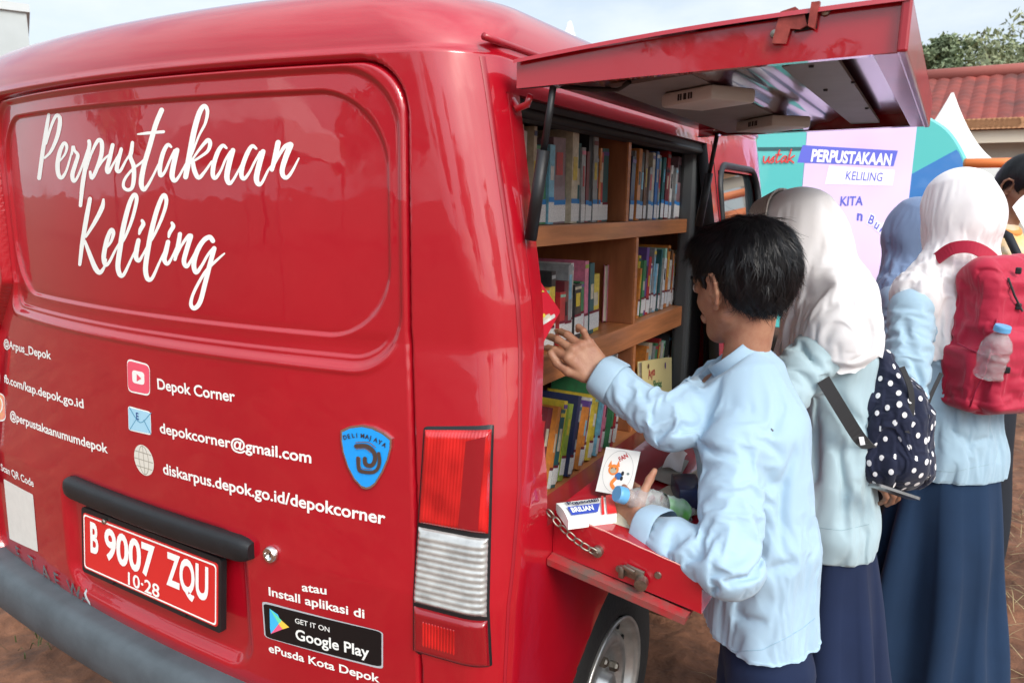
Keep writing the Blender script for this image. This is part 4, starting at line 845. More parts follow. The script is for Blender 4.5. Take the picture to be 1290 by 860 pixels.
# ------------------------------------------------------------------ signed-distance sculpting (numpy) + surface nets
class Sdf:
    def __init__(s, lo, hi, h):
        s.lo = np.array(lo, float); s.h = h; s.n = np.ceil((np.array(hi, float) - s.lo) / h).astype(int) + 1; s.D = np.full(s.n, 1.0, np.float32)
    def _box(s, pts, m):
        pts = np.array(pts, float).reshape(-1, 3); a = np.floor((pts.min(0) - m - s.lo) / s.h).astype(int); b = np.ceil((pts.max(0) + m - s.lo) / s.h).astype(int) + 1
        a = np.clip(a, 0, s.n); b = np.clip(b, 0, s.n); return tuple(slice(int(x), int(y)) for x, y in zip(a, b))
    def _pts(s, sl):
        ax = [s.lo[i] + s.h * np.arange(sl[i].start, sl[i].stop) for i in range(3)]
        return np.stack(np.meshgrid(*ax, indexing='ij'), -1).astype(np.float32)
    def put(s, sl, d, k, sub=False):
        a = s.D[sl]
        if a.size == 0: return s
        if sub: d = -d; s.D[sl] = np.maximum(a, d) if k <= 0 else -s._smin(-a, -d, k)
        else: s.D[sl] = np.minimum(a, d) if k <= 0 else s._smin(a, d, k)
        return s
    @staticmethod
    def _smin(a, b, k):
        h = np.maximum(k - np.abs(a - b), 0) / k; return np.minimum(a, b) - h * h * h * k / 6
    def cap(s, a, b, ra, rb, k=.01, sub=False, side=None, sx=1.0):
        a = np.array(a, float); b = np.array(b, float); m = max(ra, rb) * max(1, sx) + k * 1.5 + 2 * s.h; sl = s._box([a, b], m); p = s._pts(sl)
        if p.size == 0: return s
        ab = b - a; L = float(ab @ ab) + 1e-12; q = p - a; t = np.clip((q @ ab) / L, 0, 1); q = q - t[..., None] * ab
        if side is not None:
            sd = np.array(side, float); sd = sd / np.linalg.norm(sd); c = q @ sd; q = q - (c * (1 - 1 / sx))[..., None] * sd
        return s.put(sl, np.linalg.norm(q, axis=-1) - (ra + (rb - ra) * t), k, sub)
    def ell(s, c, M, r, k=.01, sub=False):
        """ellipsoid; M rows = local axes"""
        c = np.array(c, float); M = np.array(M, float); r = np.array(r, float); sl = s._box([c], r.max() + k * 1.5 + 2 * s.h); p = s._pts(sl)
        if p.size == 0: return s
        q = (p - c) @ M.T; k0 = np.linalg.norm(q / r, axis=-1); k1 = np.linalg.norm(q / (r * r), axis=-1) + 1e-9
        return s.put(sl, k0 * (k0 - 1) / k1, k, sub)
    def chain(s, pts, rs, k=.008):
        for i in range(len(pts) - 1): s.cap(pts[i], pts[i + 1], rs[i], rs[i + 1], k)
        return s
    def cast(s, px, py, z0=.9, z1=2.6):
        for z in np.arange(z0, z1, s.h * .5):
            p = P(px, py, z); i = np.round((p - s.lo) / s.h).astype(int)
            if (i >= 0).all() and (i < s.n).all() and s.D[tuple(i)] < 0: return p
        return None
    def crease(s, pix, r=.008, k=.016, sub=True, z0=.9):
        q = [p for p in (s.cast(*c, z0=z0) for c in pix) if p is not None]
        n = len(q) - 1
        for i, (a, b) in enumerate(zip(q[:-1], q[1:])):
            if np.linalg.norm(a - b) < .12:
                ra, rb = (max(.12, math.sin(math.pi * (j + .25) / (n + .5))) * r * .8 for j in (i, i + 1)); o = unit(CAMP - a) * r * .25; s.cap(a + o, b + o, ra, rb, k, sub=sub)
        return s
    def cut(s, fn):
        """intersect with fn(points) <= 0"""
        sl = tuple(slice(0, int(n)) for n in s.n); s.D = np.maximum(s.D, fn(s._pts(sl)).astype(np.float32)); return s
    def mesh(s):
        D = s.D; I = D < 0; nx, ny, nz = D.shape
        off = [(a, b, c) for a in (0, 1) for b in (0, 1) for c in (0, 1)]
        cnt = sum(I[a:nx - 1 + a, b:ny - 1 + b, c:nz - 1 + c].astype(np.int8) for a, b, c in off); act = (cnt > 0) & (cnt < 8)
        ii = np.argwhere(act); idx = np.full(act.shape, -1, np.int64); idx[act] = np.arange(len(ii))
        cv = np.stack([D[ii[:, 0] + a, ii[:, 1] + b, ii[:, 2] + c] for a, b, c in off], 1); O = np.array(off, float)
        acc = np.zeros((len(ii), 3)); w = np.zeros(len(ii))
        for i in range(8):
            for j in range(i + 1, 8):
                if abs(O[i] - O[j]).sum() != 1: continue
                va, vb = cv[:, i], cv[:, j]; m = (va < 0) != (vb < 0); t = np.where(m, va / np.where(m, va - vb, 1), 0)
                acc += m[:, None] * (O[i] + (O[j] - O[i]) * t[:, None]); w += m
        V = s.lo + s.h * (ii + acc / w[:, None]); F = []
        for ax in range(3):
            u, v = (ax + 1) % 3, (ax + 2) % 3; sa = [slice(None)] * 3; sb = [slice(None)] * 3
            sa[ax] = slice(0, -1); sb[ax] = slice(1, None); A = I[tuple(sa)]; B = I[tuple(sb)]; e = np.argwhere(A != B)
            e = e[(e[:, u] > 0) & (e[:, v] > 0) & (e[:, u] < D.shape[u] - 1) & (e[:, v] < D.shape[v] - 1)]
            if not len(e): continue
            def ci(du, dv):
                q = e.copy(); q[:, u] -= du; q[:, v] -= dv; return idx[q[:, 0], q[:, 1], q[:, 2]]
            Q = np.stack([ci(1, 1), ci(0, 1), ci(0, 0), ci(1, 0)], 1); fl = ~A[e[:, 0], e[:, 1], e[:, 2]]; Q[fl] = Q[fl][:, ::-1]; F.append(Q)
        F = np.concatenate(F); F = F[(F >= 0).all(1)]; return V, F
def normals(V, F):
    a = V[F[:, 2]] - V[F[:, 0]]; b = V[F[:, 3]] - V[F[:, 1]]; n = np.cross(a, b); N = np.zeros_like(V)
    for k in range(4): np.add.at(N, F[:, k], n)
    return N / (np.linalg.norm(N, axis=1)[:, None] + 1e-12)
def relax(V, F, it=2, lam=.5):
    for _ in range(it):
        A = np.zeros_like(V); c = np.zeros(len(V))
        for k in range(4):
            for j in (1, 3): np.add.at(A, F[:, k], V[F[:, (k + j) % 4]]); np.add.at(c, F[:, k], 1)
        V = V + lam * (A / np.maximum(c, 1)[:, None] - V)
    return V
def folds(V, F, fields, gen=.003, gs=(9, 9, 3.5), seed=0, relaxit=2):
    V = relax(V, F, relaxit); N = normals(V, F); d = gen * .6 * fbm(V * np.array(gs), 1.0, 3, seed); q = V @ np.array([[.8, .1, .55], [-.1, .9, .4], [-.55, -.4, .75]]) * np.array([13, 13, 4.5]); d = d + gen * 1.1 * (np.clip(1 - 2.6 * np.abs(fbm(q, 1.0, 2, seed + 5)), 0, 1) ** 1.5)
    for k, f in enumerate(fields):
        c, R, dr, wl, amp = f[:5]; q = V - np.array(c); w = np.exp(-(np.linalg.norm(q, axis=1) / R) ** 2)
        s = (q @ unit(dr)) / wl + .8 * noise(V, 7, seed + 31 + k); g = (1 - np.abs(np.sin(math.pi * s))) ** 1.4; ir = .55 + .45 * noise(V, 16, seed + 77 + k)
        d = d + amp * .75 * w * ir * (g - .30)
    return V + N * d[:, None]
# ------------------------------------------------------------------ people
SKIN = mat('skin_brown', (.42, .225, .14), .46, nscale=38, col2=(.34, .15, .095), sub=.12, bump=.10, bscale=320, spec=.42, det=6)
SKIN2 = mat('skin_deep', (.27, .135, .085), .5, nscale=20, namt=.12, sub=.1, spec=.4)
HAIR = mat('black_hair', (.010, .010, .012), .42, nscale=90, namt=.5, spec=.38)
def fabric(name, c, r=.85, sheen=.2, wv=900, bs=.12, var=.06, ns=5):
    return mat(name, c, r, nscale=ns, namt=var, bump=bs, bscale=wv, sheen=sheen, spec=.25)
SHIRTB = fabric('pale_blue_cotton', (.355, .505, .635)); SHIRTG = fabric('mint_blue_cotton', (.385, .515, .565)); SHIRTD = fabric('sky_blue_cotton', (.33, .475, .58))
NAVY = fabric('navy_cotton', (.011, .021, .060), var=.25, sheen=.05); NAVYB = fabric('blue_navy_cotton', (.011, .031, .074), var=.2, sheen=.05)
WHITEC = fabric('white_cotton', (.80, .79, .80), var=.04); WHITEW = fabric('warm_white_cotton', (.76, .73, .73), var=.05)
def hand(sd, W_, d, n, right, curl, thumb, sc=.9, spread=(.10, .03, -.05, -.14)):
    """five-fingered hand into sdf sd; curl = 4 x (knuckle, middle, tip) degrees; thumb = list of 3 directions (d,n,t components)"""
    d = unit(d); n = np.array(n, float); n = unit(n - d * (n @ d)); t = np.cross(n, d) * (1 if right else -1); W_ = np.array(W_, float)
    kt = [.028, .009, -.010, -.027]; kf = [.080, .085, .080, .071]; ln = [(.038, .024, .019), (.042, .027, .020), (.038, .025, .019), (.030, .018, .017)]; tips = []
    for i in range(4):
        k = W_ + (d * kf[i] + t * kt[i]) * sc; b = W_ + (d * .006 + t * kt[i] * .62) * sc
        sd.cap(b, k, .0125 * sc, .0098 * sc, .014, side=t, sx=1.15)
        dd = unit(d + t * spread[i]); nn = n; p = k; r = [.0092, .0084, .0076, .0062]; sd.cap(k + n * .001, k + n * .002, .0102 * sc, .0098 * sc, .008)
        if i == 3: r = [.0078, .0072, .0066, .0056]
        for j in range(3):
            a = rad(curl[i][j]); dd, nn = unit(dd * math.cos(a) - nn * math.sin(a)), unit(nn * math.cos(a) + dd * math.sin(a)); q = p + dd * ln[i][j] * sc
            sd.cap(p, q, r[j] * sc, r[j + 1] * sc, .0035); p = q
        tips.append((p, dd, nn))
    b = W_ + (d * .018 + t * .016) * sc; p = W_ + (d * .030 + t * .030) * sc; sd.cap(b, p, .0150 * sc, .0125 * sc, .014)
    for (v, L, r0, r1) in zip(thumb, (.034, .030, .024), (.0125, .0100, .0092), (.0100, .0092, .0070)):
        dr = unit(d * v[0] + n * v[1] + t * v[2]); q = p + dr * L * sc; sd.cap(p, q, r0 * sc, r1 * sc, .006); p = q
    return tips
def head(sd, C, Fd, Up, s=1.0, ears=True):
    """head sculpted round C facing Fd; returns 3x3 rows (forward, left, up)"""
    Fd = unit(Fd); Lf = unit(np.cross(Up, Fd)); U = np.cross(Fd, Lf); M = np.stack([Fd, Lf, U]); C = np.array(C, float)
    w = lambda x, y, z: C + (Fd * x + Lf * y + U * z) * s
    sd.ell(w(-.012, 0, .026), M, np.array([.094, .073, .086]) * s, .0); sd.ell(w(.026, 0, -.030), M, np.array([.058, .055, .078]) * s, .03)
    sd.cap(w(.060, -.008, -.090), w(.060, .008, -.090), .019 * s, .019 * s, .03)
    for y in (-1, 1):
        sd.cap(w(.058, y * .010, -.090), w(-.004, y * .048, -.058), .017 * s, .016 * s, .03); sd.cap(w(.048, y * .034, -.028), w(.02, y * .050, -.018), .024 * s, .020 * s, .02)
        sd.cap(w(.079, y * .012, .020), w(.062, y * .044, .018), .011 * s, .010 * s, .02); sd.ell(w(.090, y * .031, .002), M, np.array([.016, .017, .010]) * s, .012, sub=True)
        sd.cap(w(.090, y * .010, -.034), w(.086, y * .012, -.034), .0085 * s, .008 * s, .008)
        sd.ell(w(.074, y * .031, .002), M, np.array([.0125, .0125, .0125]) * s, .003)
        if ears:
            e = lambda a, b, yy=.074: w(-.006 + a, y * (yy + .006 * (a < 0)), -.006 + b)
            sd.ell(e(0, 0, .070), M, np.array([.016, .006, .028]) * s, .008)
            rim = [e(.010, .004, .074), e(.012, .022, .077), e(.002, .032, .080), e(-.012, .029, .083), e(-.019, .014, .085), e(-.018, -.006, .083), e(-.010, -.024, .078), e(.004, -.032, .073), e(.010, -.024, .070)]
            sd.chain(rim, [.0042 * s] * 7 + [.006 * s, .005 * s], .004); sd.ell(e(-.002, -.002, .082), M, np.array([.009, .007, .013]) * s, .004, sub=True); sd.cap(e(.012, -.006, .074), e(.010, .004, .074), .005 * s, .004 * s, .005)
    sd.cap(w(.083, 0, .010), w(.102, 0, -.028), .0075 * s, .0115 * s, .012); sd.cap(w(.088, -.018, -.058), w(.096, 0, -.055), .0055 * s, .0065 * s, .008); sd.cap(w(.096, 0, -.055), w(.088, .018, -.058), .0065 * s, .0055 * s, .008)
    sd.cap(w(.086, -.015, -.066), w(.086, .015, -.066), .0068 * s, .0068 * s, .008)
    return M
def face_details(par, C, M, s=1.0):
    C = np.array(C, float); w = lambda x, y, z: C + (M[0] * x + M[1] * y + M[2] * z) * s
    EW = mat('eye_white', (.75, .73, .70), .25); IR = mat('iris_dark', (.02, .012, .008), .1); LIP = mat('lip', (.36, .13, .10), .45)
    for y in (-1, 1):
        e = MB().lathe([(.0001, .0118), (.006, .0100), (.0095, .0065), (.0115, .0)], w(.0765, y * .031, .002), M[0], 18).build('eye', EW, par, smooth=True)
        MB().lathe([(.0001, .0125), (.0045, .0118), (.0052, .0108)], w(.0765, y * .031, .002), M[0], 16).build('iris', IR, e, smooth=True)
        MB().tube([w(.093, y * .014, .021), w(.092, y * .030, .027), w(.078, y * .048, .022)], [.002, .0032, .0012], 8).build('eyebrow', HAIR, par, smooth=True)
    MB().tube([w(.0935, -.018, -.0605), w(.1005, 0, -.0605), w(.0935, .018, -.0605)], [.001, .0018, .001], 8).build('mouth', LIP, par, smooth=True)
def strands(Vs, Ns, C, M, n, seed, length=(.025, .055), lift=.12, whorl=(-.055, 0, .085), width=.0011, filt=None, jit=.35):
    """hair locks lying along the hair shell, combed away from the whorl"""
    rg = np.random.RandomState(seed); id_ = rg.choice(len(Vs), n); p = Vs[id_]; nn = Ns[id_]; wc = C + M[0] * whorl[0] + M[1] * whorl[1] + M[2] * whorl[2]
    fl = p - wc; fl = fl - M[2] * .035; fl = fl - nn * (fl * nn).sum(1)[:, None]; fl /= np.linalg.norm(fl, axis=1)[:, None] + 1e-9
    fl = fl + rg.normal(size=(n, 3)) * jit; fl = fl - nn * (fl * nn).sum(1)[:, None]; fl /= np.linalg.norm(fl, axis=1)[:, None] + 1e-9
    L = rg.uniform(*length, n)[:, None]; lf = np.abs(rg.normal(size=(n, 1))) * lift; sd = np.cross(nn, fl); V = []; K = 5
    for k in range(K):
        t = k / (K - 1); c = p + fl * L * t + nn * (.001 + L * (lf * t - .55 * t * t * L / .09)) + sd * (rg.normal(size=(n, 1)) * .0012 + .004 * math.sin(t * 2)) * (t > 0)
        w = width * (1 - .8 * t); V += [c - sd * w, c + sd * w]
    V = np.stack(V, 1).reshape(-1, 3); F = []
    base = np.arange(n) * 2 * K
    for k in range(K - 1): F.append(np.stack([base + 2 * k, base + 2 * k + 1, base + 2 * k + 3, base + 2 * k + 2], 1))
    return V, np.concatenate(F)
def join(parts):
    V = []; F = []; n = 0
    for v, f in parts: V.append(np.asarray(v, float)); F += [tuple(int(i) + n for i in q) for q in f]; n += len(v)
    return np.concatenate(V), F
def bbox(pts, m): p = np.array(pts, float); return p.min(0) - m, p.max(0) + m
def skirt(top, bot, rt, rb, sidev, folds_n, amp, seed, m, par, name='skirt', sway=(0, 0)):
    """pleated hanging skirt lofted from waist to hem; rt, rb = (half width along sidev, half depth)"""
    top = np.array(top, float); bot = np.array(bot, float); sv = unit(np.array([sidev[0], sidev[1], 0])); fv = np.array([-sv[1], sv[0], 0]); n = 220; K = 46; V = []
    rg = np.random.RandomState(seed); ph = rg.uniform(0, 6.28, 6)
    for k in range(K):
        t = k / (K - 1); c = top * (1 - t) + bot * t; a = np.linspace(0, 2 * math.pi, n, endpoint=False); aw = a + .10 * np.sin(3 * a + ph[0]) + .03 * np.sin(t * 5 + ph[1])
        g = np.sin(folds_n * aw + ph[2] + .5 * np.sin(t * 3 + 2 * a)); g = np.sign(g) * np.abs(g) ** .75; g = g * (.6 + .4 * np.sin(2 * a + ph[3])); e = amp * (.05 + .95 * sstep(.02, .75, t))
        e2 = .010 * np.sin(9 * t + 3 * a + ph[4]) * t
        ru = rt[0] + (rb[0] - rt[0]) * t ** .85; rv = rt[1] + (rb[1] - rt[1]) * t ** .85
        V.append(c + sv * ((ru + e * g + e2) * np.cos(a))[:, None] + fv * ((rv + e * g + e2) * np.sin(a))[:, None])
    V = np.concatenate(V); F = grid(K, n, True); F.append(tuple(range(n))); return obj(name, V, F, m, par)

from mathutils.bvhtree import BVHTree
def seams(V, F, lines, m, par, r=.0011, name='seam'):
    """stitched seams laid on a finished garment; each line is where the seam is seen"""
    T = BVHTree.FromPolygons([tuple(v) for v in V], [tuple(int(i) for i in f) for f in F])
    for ln in lines:
        pts = []; L = []
        for (a, b) in zip(ln[:-1], ln[1:]):
            k = max(2, int(math.hypot(a[0] - b[0], a[1] - b[1]) / 4))
            L += [(a[0] + (b[0] - a[0]) * t / k, a[1] + (b[1] - a[1]) * t / k) for t in range(k)]
        L.append(ln[-1])
        for q in L:
            d = Vector(ray(*q)).normalized(); h = T.ray_cast(Vector(CAMP), d)
            if h[0] is not None and (not pts or (h[0] - pts[-1]).length < .03): pts.append(h[0] + h[1] * (r * .35 if h[1].dot(d) < 0 else -r * .35))
        if len(pts) > 2: MB().tube(pts, r, 6).build(name, m, par, smooth=True)

def sd_sample(s, P_):
    q = np.clip((P_ - s.lo) / s.h, 0, s.n - 2.001); i = q.astype(int); f = q - i; D = s.D; c = {}
    for a in (0, 1):
        for b in (0, 1):
            for e in (0, 1): c[a, b, e] = D[i[:, 0] + a, i[:, 1] + b, i[:, 2] + e]
    x, y, z = f[:, 0], f[:, 1], f[:, 2]; L = lambda a, b, t: a + (b - a) * t
    d = L(L(L(c[0, 0, 0], c[1, 0, 0], x), L(c[0, 1, 0], c[1, 1, 0], x), y), L(L(c[0, 0, 1], c[1, 0, 1], x), L(c[0, 1, 1], c[1, 1, 1], x), y), z)
    gx = L(L(c[1, 0, 0] - c[0, 0, 0], c[1, 1, 0] - c[0, 1, 0], y), L(c[1, 0, 1] - c[0, 0, 1], c[1, 1, 1] - c[0, 1, 1], y), z)
    gy = L(L(c[0, 1, 0] - c[0, 0, 0], c[1, 1, 0] - c[1, 0, 0], x), L(c[0, 1, 1] - c[0, 0, 1], c[1, 1, 1] - c[1, 0, 1], x), z)
    gz = L(L(c[0, 0, 1] - c[0, 0, 0], c[1, 0, 1] - c[1, 0, 0], x), L(c[0, 1, 1] - c[0, 1, 0], c[1, 1, 1] - c[1, 1, 0], x), y)
    g = np.stack([gx, gy, gz], 1); return d, g / (np.linalg.norm(g, axis=1)[:, None] + 1e-9)
def drape(V, F, s, ex, pin, iters=110, grav=.00003, bend=.05, inset=.013, outer=.003, seed=0, nz=None, namp=.010, hem=None):
    """let a garment that is cut a little too large buckle and hang over the body (position-based cloth)"""
    V = relax(V, F, 2); N = normals(V, F); n = len(V)
    E0 = np.concatenate([F[:, [0, 1]], F[:, [1, 2]], F[:, [2, 3]], F[:, [3, 0]]]); E0 = np.unique(np.sort(E0, 1), axis=0); E1 = np.unique(np.sort(np.concatenate([F[:, [0, 2]], F[:, [1, 3]]]), 1), axis=0)
    E = np.concatenate([E0, E1]); i, j = E[:, 0], E[:, 1]; d = V[j] - V[i]; l = np.linalg.norm(d, axis=1) + 1e-9; L0 = l * ex((V[i] + V[j]) / 2, d / l[:, None])
    st = np.where(np.arange(len(E)) < len(E0), 1.0, .55); deg = np.bincount(i, st, n) + np.bincount(j, st, n); dg0 = np.bincount(E0[:, 0], None, n) + np.bincount(E0[:, 1], None, n)
    dn = nz(V, seed) if nz else fbm(V * np.array([15, 15, 5.5]), 1.0, 2, seed); P_ = V + N * ((namp * dn - .004) * (~pin))[:, None]; prev = P_.copy(); pinV = V[pin]
    acc0 = lambda idx, w: np.stack([np.bincount(idx, w[:, k], n) for k in range(3)], 1)
    lap0 = (acc0(E0[:, 0], V[E0[:, 1]]) + acc0(E0[:, 1], V[E0[:, 0]])) / np.maximum(dg0, 1)[:, None] - V
    def acc(idx, w): return np.stack([np.bincount(idx, w[:, k], n) for k in range(3)], 1)
    for it in range(iters):
        vel = (P_ - prev) * .88; prev = P_.copy(); P_ = P_ + vel; P_[:, 2] -= grav
        for _ in range(3):
            d = P_[j] - P_[i]; l = np.linalg.norm(d, axis=1) + 1e-9; c = d * (st * (l - L0) / l * .5)[:, None]; P_ = P_ + (acc(i, c) - acc(j, c)) / deg[:, None] * 1.7
        m = (acc(E0[:, 0], P_[E0[:, 1]]) + acc(E0[:, 1], P_[E0[:, 0]])) / np.maximum(dg0, 1)[:, None]; P_ = P_ + bend * (m - P_ - lap0)
        dv, g = sd_sample(s, P_); pen = np.maximum(-inset - dv, 0) - np.clip(dv - outer, 0, .01) * (dv < .3); P_ = P_ + g * pen[:, None]; P_[pin] = pinV
    if hem is not None:
        w = sstep(hem + .035, hem + .004, V[:, 2]); P_[:, 2] = P_[:, 2] * (1 - w) + w * V[:, 2]
    return relax(P_, F, 1, .22)
def subsurf(o, k=1):
    m = o.modifiers.new('smooth', 'SUBSURF'); m.levels = k; m.render_levels = k; return o
def uncap(V, F, test):
    """drop the faces closing a hem or cuff; test(face centre, normal) -> bool"""
    c = V[F].mean(1); a = V[F[:, 2]] - V[F[:, 0]]; b = V[F[:, 3]] - V[F[:, 1]]; n = np.cross(a, b); n /= np.linalg.norm(n, axis=1)[:, None] + 1e-12
    F = F[~test(c, n)]; u, inv = np.unique(F, return_inverse=True); return V[u], inv.reshape(F.shape)
def arm_excess(arms, base=1.05, along=1.10, elbow=1.20, vert=1.02, top=9.0):
    def ex(m, d):
        hz = 1 - d[:, 2] ** 2; tw = sstep(top, top - .22, m[:, 2]); r = 1.015 + (base - 1.015) * hz * tw + (vert - 1.015) * (1 - hz) * tw
        for a in arms:
            for p, q in ((a[0], a[1]), (a[1], a[2])):
                ax = q - p; L = np.linalg.norm(ax); ax = ax / L; t = np.clip((m - p) @ ax / L, 0, 1); dist = np.linalg.norm(m - (p + t[:, None] * ax * L), axis=1); w = sstep(.105, .06, dist)
                e = sstep(.16, .03, np.linalg.norm(m - a[1], axis=1)); al = along + (elbow - along) * e; c = np.abs(d @ ax); r = r * (1 - w) + w * (1.06 + (al - 1.06) * c * c)
        return r
    return ex

def arm_noise(arms, top=9.0):
    def f(V, seed):
        r = fbm(V * np.array([15, 15, 5.5]) @ np.array([[.96, 0, .28], [0, 1, 0], [-.28, 0, .96]]), 1.0, 2, seed) * (.35 + .65 * sstep(top, top - .2, V[:, 2]))
        for a in arms:
            for p, q in ((a[0], a[1]), (a[1], a[2])):
                ax = q - p; L = np.linalg.norm(ax); ax = ax / L; v = V - p; t = v @ ax; tc = np.clip(t, 0, L); dist = np.linalg.norm(v - tc[:, None] * ax, axis=1); w = sstep(.10, .065, dist)
                e = .45 + .75 * sstep(.15, .03, np.linalg.norm(V - a[1], axis=1)); u = v - t[:, None] * ax; rr = fbm(u * 9 + ax * (t * 26)[:, None] + 7, 1.0, 2, seed + 5) * e; r = r * (1 - w) + rr * w
        return r
    return f

def nails(tips, par, sc=.9):
    """a nail on the back of each finger tip"""
    NM = mat('fingernail', (.52, .30, .22), .28, coat=.3)
    for p, d, n in tips:
        t = np.cross(n, d); V = [p + n * .0066 * sc + d * .001]
        for a in np.linspace(0, 2 * math.pi, 12, endpoint=False): V.append(p + n * (.0062 - .0016 * math.sin(a) ** 2) * sc + d * (.001 + .0058 * math.cos(a)) * sc + t * .0046 * math.sin(a) * sc)
        obj('fingernail', V, [(0, 1 + k, 1 + (k + 1) % 12) for k in range(12)], NM, par)
# ================================================================== boy reaching for a book
boy = thing('person', 'boy with short black hair in pale blue school shirt reaching for a red book', 'person', (1.16, .50, 0))
HC = P(931, 357, 1.415); HF = unit([-.87, .46, -.20]); HU = unit([-.16, .02, 1])
Ls, Le, Lw = P(924, 552, 1.315), P(918, 708, 1.215), P(806, 660, 1.335)
Rs, Re, Rw = P(912, 482, 1.51), P(845, 528, 1.37), P(760, 474, 1.435)
BK = P(688, 402, 1.425)
CH = np.array([1.085, .515, 1.10]); HIP = np.array([1.165, .480, .72]); SV = unit([.10, -.23, 0]); FV = np.array([SV[1], -SV[0], 0])
body = []
lo, hi = bbox([HC], .17); lo[2] -= .05; hs = Sdf(lo, hi, .0026); HM = head(hs, HC, HF, HU, .98)
NK = P(934, 476, 1.43); hs.cap(HC - HM[2] * .05 - HM[0] * .030, NK, .042, .043, .02); hs.cap(NK, NK - np.array([0, 0, .1]), .043, .05, .02)
V_, F_ = hs.mesh(); body.append((relax(V_, F_, 1), F_))
rd = unit(BK - Rw + np.array([0, 0, .006])); rn = -ray(720, 425) + np.array([.05, .1, .30])
lo, hi = bbox([Rw, BK, Rw + unit(Re - Rw) * .12], .06); hs = Sdf(lo, hi, .0019)
hs.cap(Rw + unit(Re - Rw) * .11, Rw, .031, .0225, .01, side=np.cross(rd, rn), sx=1.15)
tipR = hand(hs, Rw, rd, rn, True, [(40, 28, 12), (34, 30, 14), (28, 34, 18), (-22, 70, 62)], [(.9, -.35, .45), (.95, -.30, .10), (.95, -.05, -.15)], .93, (.10, .04, -.02, -.22))
V_, F_ = hs.mesh(); body.append((relax(V_, F_, 1), F_))
ld = unit(P(783, 634, 1.375) - Lw); ln_ = -ray(790, 640) * .8 + np.array([-.05, -.05, -.35])
lo, hi = bbox([Lw, Lw + ld * .14, Lw + unit(Le - Lw) * .1], .06); hs = Sdf(lo, hi, .0019)
hs.cap(Lw + unit(Le - Lw) * .10, Lw, .030, .0225, .01)
tipL = hand(hs, Lw, ld, ln_, False, [(38, 55, 30), (45, 58, 32), (50, 60, 35), (54, 60, 35)], [(.35, -.25, .85), (.40, -.40, .80), (.35, -.45, .75)], .80)
V_, F_ = hs.mesh(); body.append((relax(V_, F_, 1), F_))
UP = np.array([0, 0, 1.0])
# hidden trunk, arms and legs so that the body is whole
bs_ = Sdf([.70, .15, -.02], [1.45, .80, 1.32], .011)
bs_.cap(HIP, CH, .062, .078, .02, side=SV, sx=1.3); bs_.cap(CH, NK, .07, .045, .05)
for a, b, c in ((Ls, Le, Lw), (Rs, Re, Rw)): bs_.cap(CH, a, .06, .034, .04); bs_.cap(a, b, .033, .028, .01); bs_.cap(b, c, .028, .022, .01)
for sg in (1, -1):
    hp = HIP + SV * .05 * sg; kn = np.array([hp[0] - .01, hp[1], .40]); an = np.array([hp[0] + .02, hp[1], .06]); bs_.cap(hp - UP * .08, kn, .052, .046, .02); bs_.cap(kn, an, .050, .034, .02); bs_.cap(an, an + FV * .13 + np.array([0, 0, -.03]), .032, .026, .02)
body.append(bs_.mesh())
bo_ = obj('body', *join(body), SKIN, boy); face_details(boy, HC, HM, .98); nails(tipR, bo_, .93); nails(tipL, bo_, .80)
# hair shell + locks
lo, hi = bbox([HC], .17); hs = Sdf(lo, hi, .003); w = lambda x, y, z: HC + HM[0] * x + HM[1] * y + HM[2] * z
hs.ell(w(-.014, 0, .034), HM, (.100, .081, .091), 0); hs.ell(w(-.045, 0, .010), HM, (.067, .079, .078), .03); hs.ell(w(.03, 0, .080), HM, (.060, .064, .033), .03); hs.ell(w(-.06, 0, .04), HM, (.058, .070, .072), .03)
def haircut(p):
    q = (p - HC) @ HM.T; x, y, z = q[..., 0], q[..., 1], q[..., 2]
    hl = np.interp(x, [-.14, -.06, -.035, -.022, -.012, .016, .020, .034, .044, .075, .10], [-.066, -.072, -.050, -.010, .022, .022, -.004, .002, .034, .050, .046]); return (hl - z) * .8
hs.cut(haircut)
V_, F_ = hs.mesh(); V_ = relax(V_, F_, 1); N_ = normals(V_, F_)
q = (V_ - HC) @ HM.T; strk = np.stack([q[:, 0] * 30 + 25 * np.abs(q[:, 1]), q[:, 1] * 70, q[:, 2] * 22], 1)
V_ = V_ + N_ * (.0035 * fbm(strk, 1.6, 3, 5))[:, None]; N_ = normals(V_, F_)
q = (V_ - HC) @ HM.T; hl_ = np.interp(q[:, 0], [-.14, -.06, -.035, -.022, -.012, .016, .020, .034, .044, .075, .10], [-.066, -.072, -.050, -.010, .022, .022, -.004, .002, .034, .050, .046])
inn = ((N_ * (V_ - w(-.01, 0, .03))).sum(1) > 0) & (q[:, 2] > hl_ + np.interp(q[:, 0], [-.06, -.02, .08], [.012, .030, .014]))
Vs, Fs = strands(V_[inn], N_[inn], HC, HM, 9000, 4, (.020, .046), .07, width=.0008, jit=.16); V2, F2 = strands(V_[inn], N_[inn], HC, HM, 260, 9, (.025, .050), .32, width=.0005, jit=.4)
obj('hair', *join([(V_, F_), (Vs, Fs), (V2, F2)]), HAIR, boy)
